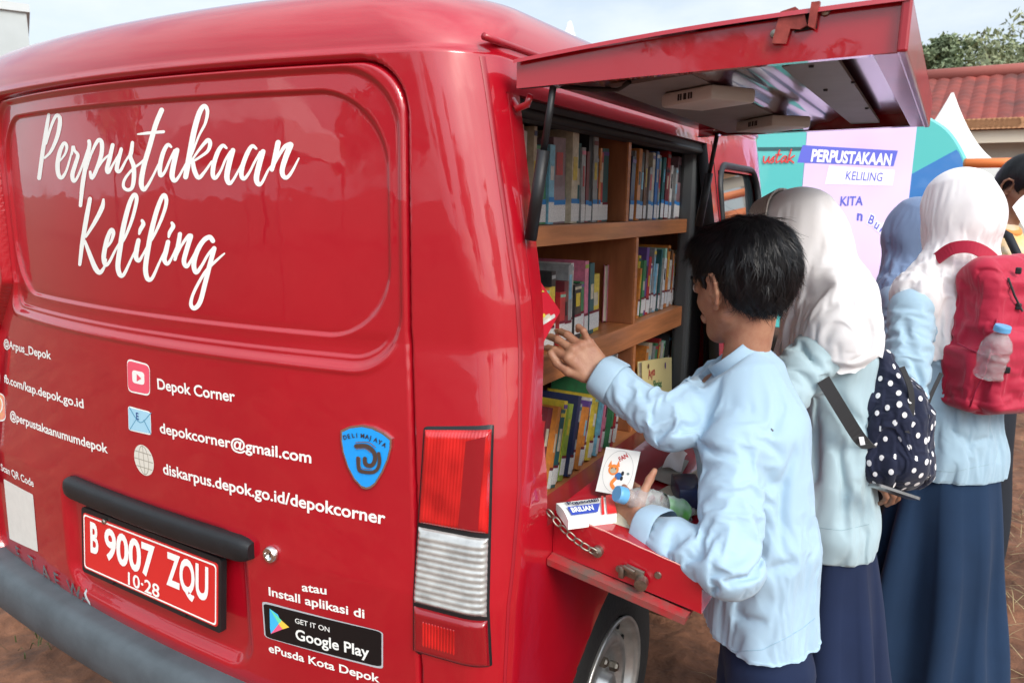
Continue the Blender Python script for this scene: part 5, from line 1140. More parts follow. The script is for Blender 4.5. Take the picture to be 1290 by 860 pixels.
# shirt
Lc = P(828, 671, 1.315)
UP = np.array([0, 0, 1.0])
na = unit(-.62 * r_ - .80 * d_ + .10 * f_); NKc = P(931, 455, 1.422)
lo, hi = bbox([Ls, Le, Lw, Rs, Re, Rw, NK + UP * .04, HIP + np.array([.16, .2, -.12]), HIP - np.array([.16, .2, .12])], .10); hs = Sdf(lo, hi, .0063)
B0 = np.array([1.158, .478, .56]); B1 = np.array([1.135, .500, .90])
hs.cap(B0, B1, .112, .102, .0, side=SV, sx=1.30); hs.cap(B1, CH + np.array([.012, 0, .0]), .102, .098, .03, side=SV, sx=1.26); hs.cap(CH, CH + np.array([0.0, .01, .055]), .096, .072, .03, side=SV, sx=1.3)
hs.cap(CH + np.array([.030, .012, .02]), CH + np.array([.03, .01, -.10]), .085, .09, .05, side=SV, sx=1.35)
hs.cap(Ls, Rs, .050, .048, .05); hs.cap(CH + np.array([0, 0, .06]), NK - na * .03, .085, .060, .04); hs.cap(NKc - na * .05, NKc + na * .03, .064, .0525, .02)
Lm = Ls * .62 + Le * .38; hs.cap(Ls + np.array([0, 0, -.004]), Lm, .053, .053, .03); hs.cap(Lm, Le, .053, .056, .006); hs.cap(Le, Le * .42 + Lw * .58, .056, .048, .018); hs.cap(Le * .42 + Lw * .58, Lc, .050, .043, .012)
hs.cap(Rs, Re, .055, .055, .04); hs.cap(Re, Rw + unit(Re - Rw) * .022, .054, .041, .02)
def hemcut(p):      # shirt tail: lower at the back, vents at the sides
    q = p - B0; u = q @ FV; v = q @ SV
    return (.715 + .02 * np.clip(-u, -.1, .14) * 1.0 + .012 * np.cos(v * 14) * 0 - p[..., 2]) * np.where(p[..., 2] < .80, 1, 1)
DU = hs.D.copy(); hs.cut(hemcut)
hs.cut(lambda p: np.where(np.linalg.norm(p - NKc, axis=-1) < .10, (p - NKc) @ na - .006, -1.0))
for pl_, r0_ in (([(939, 536), (941, 560), (943, 584), (949, 612), (956, 638), (962, 662), (963, 684), (950, 706)], .013), ([(884, 548), (896, 556), (912, 560), (926, 566)], .005), ([(809, 481), (819, 493), (824, 515), (826, 540)], .008), ([(833, 488), (838, 505), (838, 525), (834, 545)], .009), ([(852, 490), (860, 510), (858, 535)], .007), ([(868, 480), (880, 500), (886, 520)], .008),
                 ([(886, 663), (880, 684), (866, 698)], .009), ([(850, 655), (846, 676), (838, 692)], .006), ([(905, 716), (925, 722), (950, 712), (975, 705), (1000, 695)], .009), ([(935, 590), (928, 630), (930, 670)], .006), ([(1003, 560), (990, 600), (985, 650)], .006), ([(900, 745), (930, 765), (960, 770)], .006), ([(980, 470), (985, 500), (975, 530)], .006)):
    hs.crease(pl_, r0_, .018)
hs.cap(NKc - na * .02, NKc + na * .08, .0465, .0465, .002, sub=True)
V_, F_ = hs.mesh()
el = Le * .5 + Ls * .5
Rc = Rw + unit(Re - Rw) * .02; V_, F_ = uncap(V_, F_, lambda c, n: ((c[:, 2] < .74) & (n[:, 2] < -.75)) | ((np.linalg.norm(c - Lc, axis=1) < .06) & (n @ unit(Lc - Le) > .6)) | ((np.linalg.norm(c - Rc, axis=1) < .06) & (n @ unit(Rc - Re) > .6)))
pinm = (np.linalg.norm(V_ - NKc, axis=1) < .085) | (np.linalg.norm(V_ - Lc, axis=1) < .040) | (np.linalg.norm(V_ - (Rw + unit(Re - Rw) * .02), axis=1) < .045)
hs.D = DU; exb = arm_excess([(Ls, Le, Lc), (Rs, Re, Rw)], 1.10, 1.13, 1.30, 1.03, CH[2] + .08)
V_ = drape(V_, F_, hs, exb, pinm, 80, hem=.715, seed=11, nz=arm_noise([(Ls, Le, Lc), (Rs, Re, Rw)], CH[2] + .05))
sh_ = subsurf(obj('shirt', V_, F_, SHIRTB, boy))
SEAMB = fabric('pale_blue_seam', (.27, .42, .54))
seams(V_, F_, [[(893, 806), (910, 815), (926, 820), (960, 818), (992, 802), (1012, 790), (1030, 775)]], SEAMB, sh_, r=.0007)
seams(V_, F_, [[(971, 540), (973, 542), (974, 543)]], mat('ink_spot', (.12, .12, .14), .8), sh_, r=.0016, name='ink_spot')
# standing collar, yoke seam and sleeve cuffs
cb = []; s1 = unit(np.cross(na, [0, 1, 0])); s2 = np.cross(na, s1)
for h_, r_o in ((-.012, .0570), (-.009, .0592), (.000, .0575), (.018, .0545), (.026, .0535), (.0265, .0515), (.022, .0500), (-.01, .0520)):
    for a in np.linspace(0, 2 * math.pi, 56, endpoint=False): cb.append(NKc + na * h_ + (s1 * math.cos(a) * 1.0 + s2 * math.sin(a)) * r_o)
obj('collar', cb, grid(8, 56, True), SHIRTB, boy)
for wv, el, r0 in ((Lc, Le, .0465), (Rw + unit(Re - Rw) * .02, Re, .0455)):
    ax = unit(wv - el); u = unit(np.cross(ax, [0, 0, 1])); v = np.cross(ax, u); cv = []
    for hh, rr in ((-.014, r0 + .0005), (-.010, r0 + .0022), (.010, r0 + .0012), (.026, r0 - .0005), (.029, r0 - .002), (.026, r0 - .005), (.0, r0 - .005)):
        for a in np.linspace(0, 2 * math.pi, 48, endpoint=False): cv.append(wv + ax * hh + (u * math.cos(a) + v * math.sin(a)) * (rr * (1 + .05 * math.sin(2 * a + 1) + .03 * math.sin(5 * a))))
    obj('cuff', cv, grid(7, 48, True), SHIRTB, boy)
# trousers
hs = Sdf([.95, .22, 0], [1.36, .76, .86], .009)
for sg in (1, -1):
    hp = HIP + SV * .052 * sg - UP * .05; kn = np.array([hp[0] - .005, hp[1], .40]); an = np.array([hp[0] + .02, hp[1], .05]); hs.cap(hp, kn, .074, .070, .03); hs.cap(kn, an, .074, .068, .02)
hs.cap(HIP + UP * .02, HIP - UP * .05, .070, .076, .03, side=SV, sx=1.3)
V_, F_ = hs.mesh(); V_ = folds(V_, F_, [((1.17, .45, .55), .15, (.3, .3, 1), .06, .007), ((1.15, .42, .3), .15, (.1, .3, 1), .07, .007)], seed=21); obj('trousers', V_, F_, NAVY, boy)
mb_ = MB()
for sg in (1, -1):
    hp = HIP + SV * .075 * sg; c = np.array([hp[0] - .04, hp[1], .03]) + FV * .03; bm = bmesh.new(); bmesh.ops.create_uvsphere(bm, u_segments=20, v_segments=12, radius=1)
    for v in bm.verts: p = v.co; v.co = Vector(c) + Vector(FV) * p.x * .13 + Vector(SV) * p.y * .042 + Vector((0, 0, max(p.z, -.4) * .045))
    bm.verts.index_update(); MB().add([v.co for v in bm.verts], [[v.index for v in f.verts] for f in bm.faces]).build('shoe', mat('shoe_black', (.012, .012, .012), .5), boy, smooth=True); bm.free()
# ================================================================== the other people
UP = np.array([0, 0, 1.0])
def hijab(par, HC, HM, Fdir, sh_c, SVv, m, cuts, seed, band=None, fl=None, drape_w=.17, depth=.13, res=.0075, extra=None, low=.20):
    """head scarf: snug over the skull, falling in folds over the shoulders"""
    w = lambda x, y, z: HC + HM[0] * x + HM[1] * y + HM[2] * z
    lo, hi = bbox([HC + UP * .16, sh_c - UP * (low + .05), sh_c + SVv * (drape_w + .12), sh_c - SVv * (drape_w + .12), sh_c + HM[0] * .2, sh_c - HM[0] * .2], .04); s = Sdf(lo, hi, res)
    s.ell(w(-.012, 0, .022), HM, (.112, .096, .108), 0); s.ell(w(-.03, 0, -.02), HM, (.100, .092, .10), .04); s.ell(w(.02, 0, -.055), HM, (.085, .080, .085), .04)
    s.cap(w(-.02, 0, -.05), sh_c + UP * .06, .085, .085, .05, side=SVv, sx=1.15); s.cap(sh_c + UP * .07, sh_c - UP * .02, .075, depth * .80, .06, side=SVv, sx=1.75); s.cap(sh_c - UP * .02, sh_c - UP * low, depth * .82, depth, .05, side=SVv, sx=1.62)
    s.cap(sh_c + SVv * drape_w * .75, sh_c - SVv * drape_w * .75, .075, .075, .06)
    if extra: extra(s, w)
    DU = s.D.copy()
    for c in cuts: s.cut(c)
    s.ell(w(.115, 0, -.010), HM, (.060, .056, .074), .012, sub=True)
    V, F = uncap(*s.mesh(), lambda c, n: (c[:, 2] < sh_c[2] - .05) & (n[:, 2] < -.6)); s.D = DU; q = (V - HC) @ HM.T; pin = (q[:, 2] > .085) | (q[:, 0] > .075)
    def ex(mm, d):
        t = sstep(.02, .20, (HC - mm) @ UP); hz = 1 - np.abs(d @ UP) ** 2; return 1.015 + .05 * (1 - t) * hz + t * (.03 + .15 * hz)
    hn = lambda V, sd: fbm((V - HC) @ HM.T @ np.array([[.85, 0, .5], [0, 1, 0], [-.5, 0, .85]]) * np.array([4, 17, 20]), 1.0, 2, sd) * (.45 + .55 * sstep(-.02, .10, (HC - V) @ UP))
    V = drape(V, F, s, ex, pin, 60, nz=hn, namp=.012, grav=.00003, bend=.06, inset=.012, outer=.003, seed=seed)
    o = subsurf(obj('hijab', V, F, m, par))
    return o
def girl(label, HC, HF, HU, hip, chest, SVv, shirt, skm, ground, arms, seed, hip_r=(.115, 1.35), bl=.62, sleeve=(.062, .050), skirt_b=(.25, .22), foldf=(), nf=9, chest_r=.105, hands=True, skin=SKIN, hemslope=0, group=None, creases=(), seam_lines=()):
    par = thing('person', label, 'person', (hip[0], hip[1], 0)); HC = np.array(HC, float); HF = unit(HF); parts = []
    lo, hi = bbox([HC], .16); lo[2] -= .05; h = Sdf(lo, hi, .0035); M = head(h, HC, HF, HU, .98); nk = np.array(chest) + UP * .13; h.cap(HC - M[2] * .05 - M[0] * .025, nk, .048, .052, .02); parts.append(h.mesh())
    FVv = np.array([SVv[1], -SVv[0], 0]); bl_, bh_ = bbox([nk, hip, [hip[0], hip[1], 0]] + [p for a in arms for p in a[:3]], .22); b = Sdf(bl_, bh_, .012)
    b.cap(hip, chest, .062, .080, .02, side=SVv, sx=1.3); b.cap(chest, nk, .07, .045, .05)
    for sg in (1, -1):
        hp = hip + SVv * .045 * sg - UP * .06; kn = np.array([hp[0], hp[1], .42]); an = np.array([hp[0], hp[1], .06]); b.cap(hp, kn, .045, .042, .02); b.cap(kn, an, .05, .035, .02); b.cap(an, an + FVv * .13 - UP * .03, .032, .026, .02)
    for a in arms: b.cap(chest, a[0], .06, .034, .04); b.cap(a[0], a[1], .033, .028, .01); b.cap(a[1], a[2], .028, .022, .01)
    parts.append(b.mesh())
    for a in arms:
        if len(a) > 3 and hands:
            d, n, rt, curl, th = a[3]; lo, hi = bbox([a[2], a[2] + unit(d) * .16], .06); hs = Sdf(lo, hi, .0024); hs.cap(a[2] - unit(d) * .06, a[2], .027, .0225, .01); hand(hs, a[2], d, n, rt, curl, th, .88); parts.append(hs.mesh())
    obj('body', *join(parts), skin, par); face_details(par, HC, M, .98)
    # shirt
    pts = [hip, chest] + [p for a in arms for p in a[:3]]; lo, hi = bbox(pts, .24); lo[2] = min(lo[2], bl - .06); s = Sdf(lo, hi, .0078)
    b0 = np.array([hip[0], hip[1], bl - .08]); s.cap(b0, hip, hip_r[0] + .008, hip_r[0] - .004, 0, side=SVv, sx=hip_r[1]); s.cap(hip, chest, hip_r[0] - .004, chest_r, .04, side=SVv, sx=1.36); s.cap(chest, chest + UP * .07, chest_r, .07, .04, side=SVv, sx=1.4); s.cap(chest + UP * .06, chest + UP * .13, .08, .055, .04)
    for a in [(a[0], a[1], a[4] if len(a) > 4 else a[2]) for a in arms]:
        mid = a[0] * .6 + a[1] * .4; s.cap(a[0], mid, sleeve[0], sleeve[0] - .002, .03); s.cap(mid, a[1], sleeve[0] - .002, sleeve[0] - .006, .008); s.cap(a[1], a[2], sleeve[0] - .006, sleeve[1], .012)
    for q, r0_ in creases: s.crease(q, r0_, .020)
    DU = s.D.copy(); s.cut(lambda p: bl + hemslope * ((p - hip) @ SVv) - p[..., 2]);
    sl_arms = [(a[0], a[1], a[4] if len(a) > 4 else a[2]) for a in arms]
    def capt(c, n):
        t = (c[:, 2] < bl + .025) & (n[:, 2] < -.75)
        for a in sl_arms: t |= (np.linalg.norm(c - a[2], axis=1) < .07) & (n @ unit(a[2] - a[1]) > .6)
        return t
    V, F = uncap(*s.mesh(), capt); s.D = DU; pin = np.linalg.norm(V - (chest + UP * .12), axis=1) < .07
    for a in sl_arms: pin |= np.linalg.norm(V - a[2], axis=1) < .04
    V = drape(V, F, s, arm_excess(sl_arms, 1.10, 1.12, 1.25, 1.03, chest[2] + .06), pin, 70, hem=bl, seed=seed, nz=arm_noise(sl_arms, chest[2] + .02)); sh = subsurf(obj('shirt', V, F, shirt, par))
    if seam_lines: seams(V, F, seam_lines, mat('mint_seam', (.27, .38, .43), .85), sh, r=.0007)
    skirt([hip[0], hip[1], hip[2] + .06], [hip[0], hip[1], ground], (hip_r[0] * hip_r[1] * .76, hip_r[0] * .72), skirt_b, SVv, nf, .042, seed, skm, par)
    return par, M
# --- girl beside the boy, ribbed white scarf, polka-dot bag
G1H = P(1003, 305, 1.80); G1F = unit([-.90, .36, -.28]); SV1 = unit([.30, -.95, 0])
g1hip = np.array([1.212, .955, .78]); g1ch = np.array([1.165, 1.00, 1.19])
l_sh = P(1040, 430, 1.66); l_el = P(965, 520, 1.62); l_wr = P(880, 520, 1.68); r_sh = g1ch - SV1 * .16 + UP * .05; r_el = P(1062, 535, 1.80); r_wr = P(1082, 586, 1.70)
curl0 = [(25, 30, 20), (28, 34, 22), (32, 36, 24), (36, 38, 24)]; th0 = [(.75, -.25, .6), (.85, -.35, .35), (.9, -.35, .1)]
g1, M1 = girl('girl in white scarf and pale shirt wearing the dotted backpack, beside the boy', G1H, G1F, unit([-.25, .05, 1]), g1hip, g1ch, SV1, SHIRTG, NAVY, .04,
    [(l_sh, l_el, l_wr), (r_sh, r_el, r_wr, (unit(P(1140, 620, 1.68) - r_wr), UP * .8 - ray(1120, 600) * .5, True, curl0, th0), r_el * .75 + r_wr * .25)], 51, seam_lines=[[(1030, 664), (1060, 668), (1095, 660)]], creases=(([(1039, 470), (1031, 492), (1014, 528)], .010), ([(1042, 470), (1056, 476), (1070, 461)], .008), ([(1053, 484), (1070, 512), (1089, 527)], .008), ([(1028, 498), (1025, 540), (1028, 595)], .008), ([(1060, 560), (1068, 610), (1066, 650)], .007), ([(1000, 395), (1010, 430), (1030, 455)], .007)), bl=.705, hip_r=(.104, 1.22), skirt_b=(.20, .19), nf=8,
    foldf=[(P(1045, 470, 1.66), .12, unit([.3, .2, 1]), .055, .009), (P(1060, 600, 1.66), .14, unit([1, .3, .2]), .07, .006)], skin=SKIN2)
cut1 = lambda p: (np.interp((p - g1ch) @ SV1, [-.2, -.05, .10, .2], [1.10, 1.13, 1.20, 1.235]) - .20 * np.clip((p - g1ch) @ G1F, -.2, .2) * 0 - p[..., 2])
hj1 = hijab(g1, G1H, M1, G1F, g1ch + UP * .07, SV1, WHITEC, [cut1], 61, depth=.125, drape_w=.15, low=.12)
# ribbed under-band round the face opening
mb_ = MB()
for k in range(9):
    pts = []
    for a in np.linspace(-2.2, 2.2, 40):
        x = .064 - .0066 * k; R_ = 1 + .0; pts.append(G1H + M1[0] * (x) + M1[1] * math.sin(a) * (.0945 + .0006 * k) + M1[2] * (math.cos(a) * (.1035 + .0012 * k) + .022))
    mb_.tube(pts, .0030, 6)
mb_.build('ribbed_band', mat('ribbed_beige', (.50, .45, .40), .85), hj1, smooth=True)
# --- girl with the red backpack
G2H = P(1206, 268, 2.18); G2F = unit([-.72, .62, -.20]); SV2 = unit([-.62, -.78, 0]) ; SV2 = unit([-.70, -.60, 0])
g2hip = np.array([1.462, 1.60, .80]); g2ch = np.array([1.420, 1.635, 1.19])
l2s = P(1150, 385, 2.12); l2e = P(1140, 500, 2.02); l2w = P(1100, 560, 2.05); r2s = g2ch - SV2 * .155 + UP * .05; r2e = r2s + np.array([.10, .02, -.24]); r2w = r2e + np.array([-.02, .20, -.02])
g2, M2 = girl('girl in white scarf and blue shirt carrying the red backpack, seen from behind', G2H, G2F, unit([-.10, .05, 1]), g2hip, g2ch, SV2, SHIRTD, NAVYB, .04,
    [(l2s, l2e, l2w), (r2s, r2e, r2w)], 71, seam_lines=[[(1172, 592), (1200, 594), (1250, 584)]], creases=(([(1148, 442), (1167, 484), (1179, 492)], .010), ([(1195, 400), (1190, 442), (1170, 517)], .011), ([(1135, 470), (1150, 500), (1160, 520)], .008), ([(1140, 400), (1146, 430), (1160, 450)], .007), ([(1200, 535), (1225, 550), (1250, 545)], .007)), bl=.735, hip_r=(.120, 1.32), skirt_b=(.225, .20), nf=9, foldf=[(P(1150, 470, 2.1), .14, unit([.5, -.5, .8]), .05, .011), (P(1220, 560, 2.1), .12, unit([1, .4, .2]), .06, .006)])
cut2 = lambda p: (np.interp((p - g2ch) @ SV2, [-.25, -.12, 0, .12, .2], [1.24, 1.17, 1.13, 1.10, 1.06]) - p[..., 2])
hijab(g2, G2H, M2, G2F, g2ch + UP * .08, SV2, WHITEW, [cut2], 81, depth=.118, drape_w=.15, low=.16)
# --- woman with the dusty blue scarf, mostly hidden
WH = P(1157, 290, 2.95); WF = unit([.85, -.1, -.25]); SVw = unit([.1, .99, 0]); wch = np.array([WH[0] - .03, WH[1] + .0, WH[2] - .30]); whip = wch - UP * .42
BLUEH = fabric('dusty_blue_cotton', (.14, .20, .32)); BLUEG = fabric('blue_grey_cotton', (.20, .29, .40))
wm_, MW = girl('woman in a dusty blue scarf and blue-grey top, mostly hidden behind the girls', WH, WF, unit([.1, 0, 1]), whip, wch, SVw, BLUEG, mat('charcoal_cloth', (.03, .03, .035), .9), .04,
    [(wch + SVw * .16 + UP * .05, wch + np.array([.02, .17, -.22]), wch + np.array([.2, .10, -.22])), (wch - SVw * .16 + UP * .05, wch + np.array([.0, -.19, -.22]), wch + np.array([.18, -.15, -.25]))], 91, bl=.72, skirt_b=(.2, .18), skin=SKIN2)
hijab(wm_, WH, MW, WF, wch + UP * .07, SVw, BLUEH, [lambda p: (wch[2] - .02) - p[..., 2]], 95, depth=.12, drape_w=.15, low=.12)
# --- man in the batik shirt at the right edge
MH = P(1290, 236, 2.95); MF = unit([.55, -.45, -.55]); mch = np.array([MH[0] - .06, MH[1] + .03, MH[2] - .32]); mhip = mch - UP * .46; SVm = unit([.63, .77, 0])
man = thing('person', 'man with short black hair in an orange batik shirt looking down at a paper', 'person', (mhip[0], mhip[1], 0))
lo, hi = bbox([MH], .17); lo[2] -= .06; h = Sdf(lo, hi, .0035); MM = head(h, MH, MF, unit([.25, -.2, 1]), 1.03); nk = mch + UP * .15; h.cap(MH - MM[2] * .05 - MM[0] * .025, nk, .055, .06, .02); parts = [h.mesh()]
lo, hi = bbox([mch, mhip * [1, 1, 0], mch + UP * .2], .34); b = Sdf(lo, hi, .013); b.cap(mhip, mch, .10, .11, .02, side=SVm, sx=1.5); b.cap(mch, nk, .09, .055, .05)
FVm = MF * [1, 1, 0]; FVm = unit(FVm); arms_m = []
for sg in (1, -1):
    hp = mhip + SVm * .09 * sg; b.cap(hp, np.array([hp[0], hp[1], .45]), .085, .06, .03); b.cap(np.array([hp[0], hp[1], .45]), np.array([hp[0], hp[1], .06]), .06, .04, .02); b.cap(np.array([hp[0], hp[1], .06]), np.array([hp[0], hp[1], .04]) + FVm * .03, .036, .03, .02)
    a0 = mch + SVm * .185 * sg + UP * .06; a1 = a0 - UP * (.24 if sg < 0 else .22) + SVm * .03 * sg + FVm * (.04 if sg < 0 else .10); a2 = (a1 + FVm * .20 - UP * .06) if sg < 0 else P(1305, 268, 2.60) + SVm * .075 - UP * .09; arms_m.append((a0, a1, a2)); b.cap(mch, a0, .08, .05, .04); b.cap(a0, a1, .047, .038, .02); b.cap(a1, a2, .038, .026, .02)
parts.append(b.mesh())
for k, (a0, a1, a2) in enumerate(arms_m):
    d = unit(P(1305, 268, 2.60) - a2 + UP * .05) if k == 1 else unit(a2 - a1); lo, hi = bbox([a2, a2 + d * .16], .06); hs = Sdf(lo, hi, .0028); hs.cap(a2 - d * .05, a2, .028, .025, .01); hand(hs, a2, d, -UP + FVm * .4, k == 1, curl0, th0, 1.0); parts.append(hs.mesh())
obj('body', *join(parts), SKIN2, man); face_details(man, MH, MM, 1.03)
hs = Sdf(*bbox([MH], .16), .004); w = lambda x, y, z: MH + MM[0] * x + MM[1] * y + MM[2] * z
hs.ell(w(-.012, 0, .036), MM, (.105, .084, .092), 0); hs.ell(w(-.04, 0, .0), MM, (.075, .082, .08), .03)
hs.cut(lambda p: (np.interp(((p - MH) @ MM.T)[..., 0], [-.14, -.04, -.015, .0, .03, .045, .10], [-.06, -.06, -.02, .02, -.01, .045, .062]) - ((p - MH) @ MM.T)[..., 2]) * .8)
V_, F_ = hs.mesh(); V_ = relax(V_, F_, 1); N_ = normals(V_, F_); obj('hair', *join([(V_, F_), strands(V_[N_ @ MM[2] > -.6], N_[N_ @ MM[2] > -.6], MH, MM, 1500, 14, (.02, .04), .10, jit=.25)]), HAIR, man)
BAT = mat('batik_cloth', (.75, .48, .16), .8, nscale=16, col2=(.62, .50, .36), det=2); BATO = mat('batik_collar', (.70, .27, .07), .8)
s = Sdf(*bbox([mch + UP * .16, mhip - UP * .2] + [p for a in arms_m for p in a], .2), .008); s.cap(mhip - UP * .12, mhip, .125, .12, 0, side=SVm, sx=1.4); s.cap(mhip, mch, .12, .12, .04, side=SVm, sx=1.5); s.cap(mch, mch + UP * .09, .115, .075, .04, side=SVm, sx=1.5); s.cap(mch + UP * .06, mch + UP * .15, .09, .066, .04)
for a0, a1, a2 in arms_m: s.cap(a0, a1, .066, .062, .03); s.cap(a1, a2, .06, .052, .015)
s.cut(lambda p: mhip[2] - .10 - p[..., 2]); V_, F_ = s.mesh(); V_ = folds(V_, F_, [], gen=.005, seed=33); obj('shirt', V_, F_, BAT, man)
mb_ = MB(); pts = [mch + UP * .165 + SVm * .062 * math.cos(a) + FVm * (.066 * math.sin(a) - .0) - UP * .028 * max(0, math.sin(a)) for a in np.linspace(0, 6.28, 30)]; mb_.tube(pts, .014, 8, caps=False); mb_.build('collar', BATO, man, smooth=True)
mb_ = MB(); st_ = [mch + UP * .17 - SVm * .065, mch + UP * .13 - SVm * .09 + FVm * .105, mch + UP * .02 - SVm * .06 + FVm * .155, mch - UP * .14 - SVm * .02 + FVm * .15]; mb_.tube(st_, .016, 6); mb_.build('shoulder_strap', mat('strap_navy', (.01, .012, .02), .7), man, smooth=True)
skirt([mhip[0], mhip[1], mhip[2] + .02], [mhip[0], mhip[1], .04], (.15, .125), (.19, .17), SVm, 5, .012, 37, mat('black_trousers', (.008, .011, .018), .85), man, 'trousers')
# paper in his hands
pc = P(1305, 268, 2.60); u = unit(r_ * .8 - d_ * .6 + f_ * .2); v = unit(d_ * .8 + r_ * .6 + f_ * .2); V_ = []
for i in range(9):
    for j in range(7): V_.append(pc + u * (.15 * (i / 8 - .5)) + v * (.15 * (j / 6 - .5)) + f_ * (.02 * math.sin(i / 8 * 3.1)))
tag(obj('paper_sheet', V_, grid(9, 7), mat('paper_white', (.78, .79, .82), .7)), 'blank white paper sheet held by the man in batik', 'paper')
# ------------------------------------------------------------------ ground
GR = bpy.data.materials.new('dirt'); GR.use_nodes = True; t = GR.node_tree; b = t.nodes['Principled BSDF']; b.inputs['Roughness'].default_value = .95
tc = t.nodes.new('ShaderNodeTexCoord')
def gnoise(sc, det, a, c0, c1, p0=.35, p1=.65):
    n = t.nodes.new('ShaderNodeTexNoise'); n.inputs['Scale'].default_value = sc; n.inputs['Detail'].default_value = det; t.links.new(tc.outputs['Object'], n.inputs['Vector'])
    r = t.nodes.new('ShaderNodeValToRGB'); r.color_ramp.elements[0].position = p0; r.color_ramp.elements[1].position = p1; r.color_ramp.elements[0].color = (*c0, 1); r.color_ramp.elements[1].color = (*c1, 1); t.links.new(n.outputs[0], r.inputs[0]); return r, n
r1, n1 = gnoise(2.5, 8, 0, (.13, .058, .032), (.27, .125, .070)); r2, n2 = gnoise(16, 9, 0, (.55, .52, .50), (1.1, 1.05, 1.0), .30, .70)
m_ = t.nodes.new('ShaderNodeMixRGB'); m_.blend_type = 'MULTIPLY'; m_.inputs[0].default_value = 1; t.links.new(r1.outputs[0], m_.inputs[1]); t.links.new(r2.outputs[0], m_.inputs[2]); t.links.new(m_.outputs[0], b.inputs['Base Color'])
bn = t.nodes.new('ShaderNodeBump'); bn.inputs['Strength'].default_value = .8; bn.inputs['Distance'].default_value = .03; t.links.new(n2.outputs[0], bn.inputs['Height']); t.links.new(bn.outputs[0], b.inputs['Normal'])
gx = np.concatenate([[-600, -120, -40, -15, -6], np.linspace(-3.4, 5, 211), [8, 15, 40, 120, 600]]); gy = np.concatenate([[-600, -120, -40, -12, -5], np.linspace(-2.5, 6.5, 226), [9, 15, 40, 120, 900]])
XX, YY = np.meshgrid(gx, gy); Pn = np.stack([XX.ravel(), YY.ravel(), np.zeros(XX.size)], 1)
near = sstep(9, 4, np.hypot(Pn[:, 0] - .5, Pn[:, 1] - 2))
hgt = (fbm(Pn, 1.3, 4, 3) * .022 + np.abs(fbm(Pn, 5.5, 3, 9)) * .022 + np.maximum(fbm(Pn, 17, 2, 5), 0) * .012 - .025) * near
# tyre ruts
hgt -= near * .02 * np.exp(-((Pn[:, 0] + 1.25 + .1 * np.sin(Pn[:, 1] * 1.3)) / .12) ** 2)
Pn[:, 2] = hgt
g_ = obj('ground', Pn, grid(len(gy), len(gx)), GR); tag(g_, kind='structure')
def gz_at(x, y): return -.01
# dry straw and weeds: many blades, one object
def blades(name, pts, h, w, m, label, cat, lie=.8, seed=1):
    r = random.Random(seed); mb = MB()
    for x, y in pts:
        a = r.uniform(0, 6.28); L = r.uniform(.5, 1) * h; el = r.uniform(0, .5) if r.random() < lie else r.uniform(.7, 1.4); d = Vector((math.cos(a) * math.cos(el), math.sin(a) * math.cos(el), math.sin(el))); s = Vector((-math.sin(a), math.cos(a), 0)) * w
        p = Vector((x, y, -.004 + r.random() * .012)); q = p + d * L * .5 + Vector((0, 0, .01)); e = p + d * L + Vector((0, 0, -.02 * L / h * (1 if el > .6 else 0)))
        mb.add([p - s, p + s, q + s * .8, q - s * .8, e], [(0, 1, 2, 3), (3, 2, 4)])
    o = mb.build(name, m); return tag(o, label, cat, kind='stuff')
r = random.Random(3)
STRAW = mat('straw', (.42, .33, .17), .8, nscale=3, namt=.5); WEED = mat('weed', (.07, .10, .025), .7, nscale=5, namt=.4)
blades('straw_litter', [(r.uniform(.9, 3.6), r.uniform(.2, 5.5)) for _ in range(1300)] + [(r.gauss(2.3, .3), r.gauss(2.6, .5)) for _ in range(900)], .16, .0016, STRAW, 'dry straw litter strewn over the brown dirt', 'straw')
cl_ = [(-1.30, .45), (-1.16, .30), (-1.45, .62), (1.0, .9), (1.2, .75)]
blades('weed_patch', [(c[0] + r.gauss(0, .05), c[1] + r.gauss(0, .05)) for c in cl_ for _ in range(26)], .07, .0022, WEED, 'small green weeds sprouting from the dirt beside the van', 'weeds', lie=.2)
st_ = MB()
for k, (x, y, s) in enumerate([(float(on(113, 828, 2, .0)[0]), float(on(113, 828, 2, .0)[1]), .018)]):
    bm = bmesh.new(); bmesh.ops.create_icosphere(bm, subdivisions=3, radius=s)
    for v in bm.verts: v.co = Vector((v.co.x * 1.5, v.co.y, v.co.z * .6)) * (1 + .12 * math.sin(v.co.x * 90 + v.co.y * 70)) + Vector((x, y, .004))
    bm.verts.index_update(); st_.add([v.co for v in bm.verts], [[v.index for v in f.verts] for f in bm.faces]); bm.free()
tag(st_.build('stone', mat('pale_stone', (.42, .38, .32), .8, nscale=40, namt=.4), smooth=True), 'small pale stone on the dirt under the bumper', 'stone')
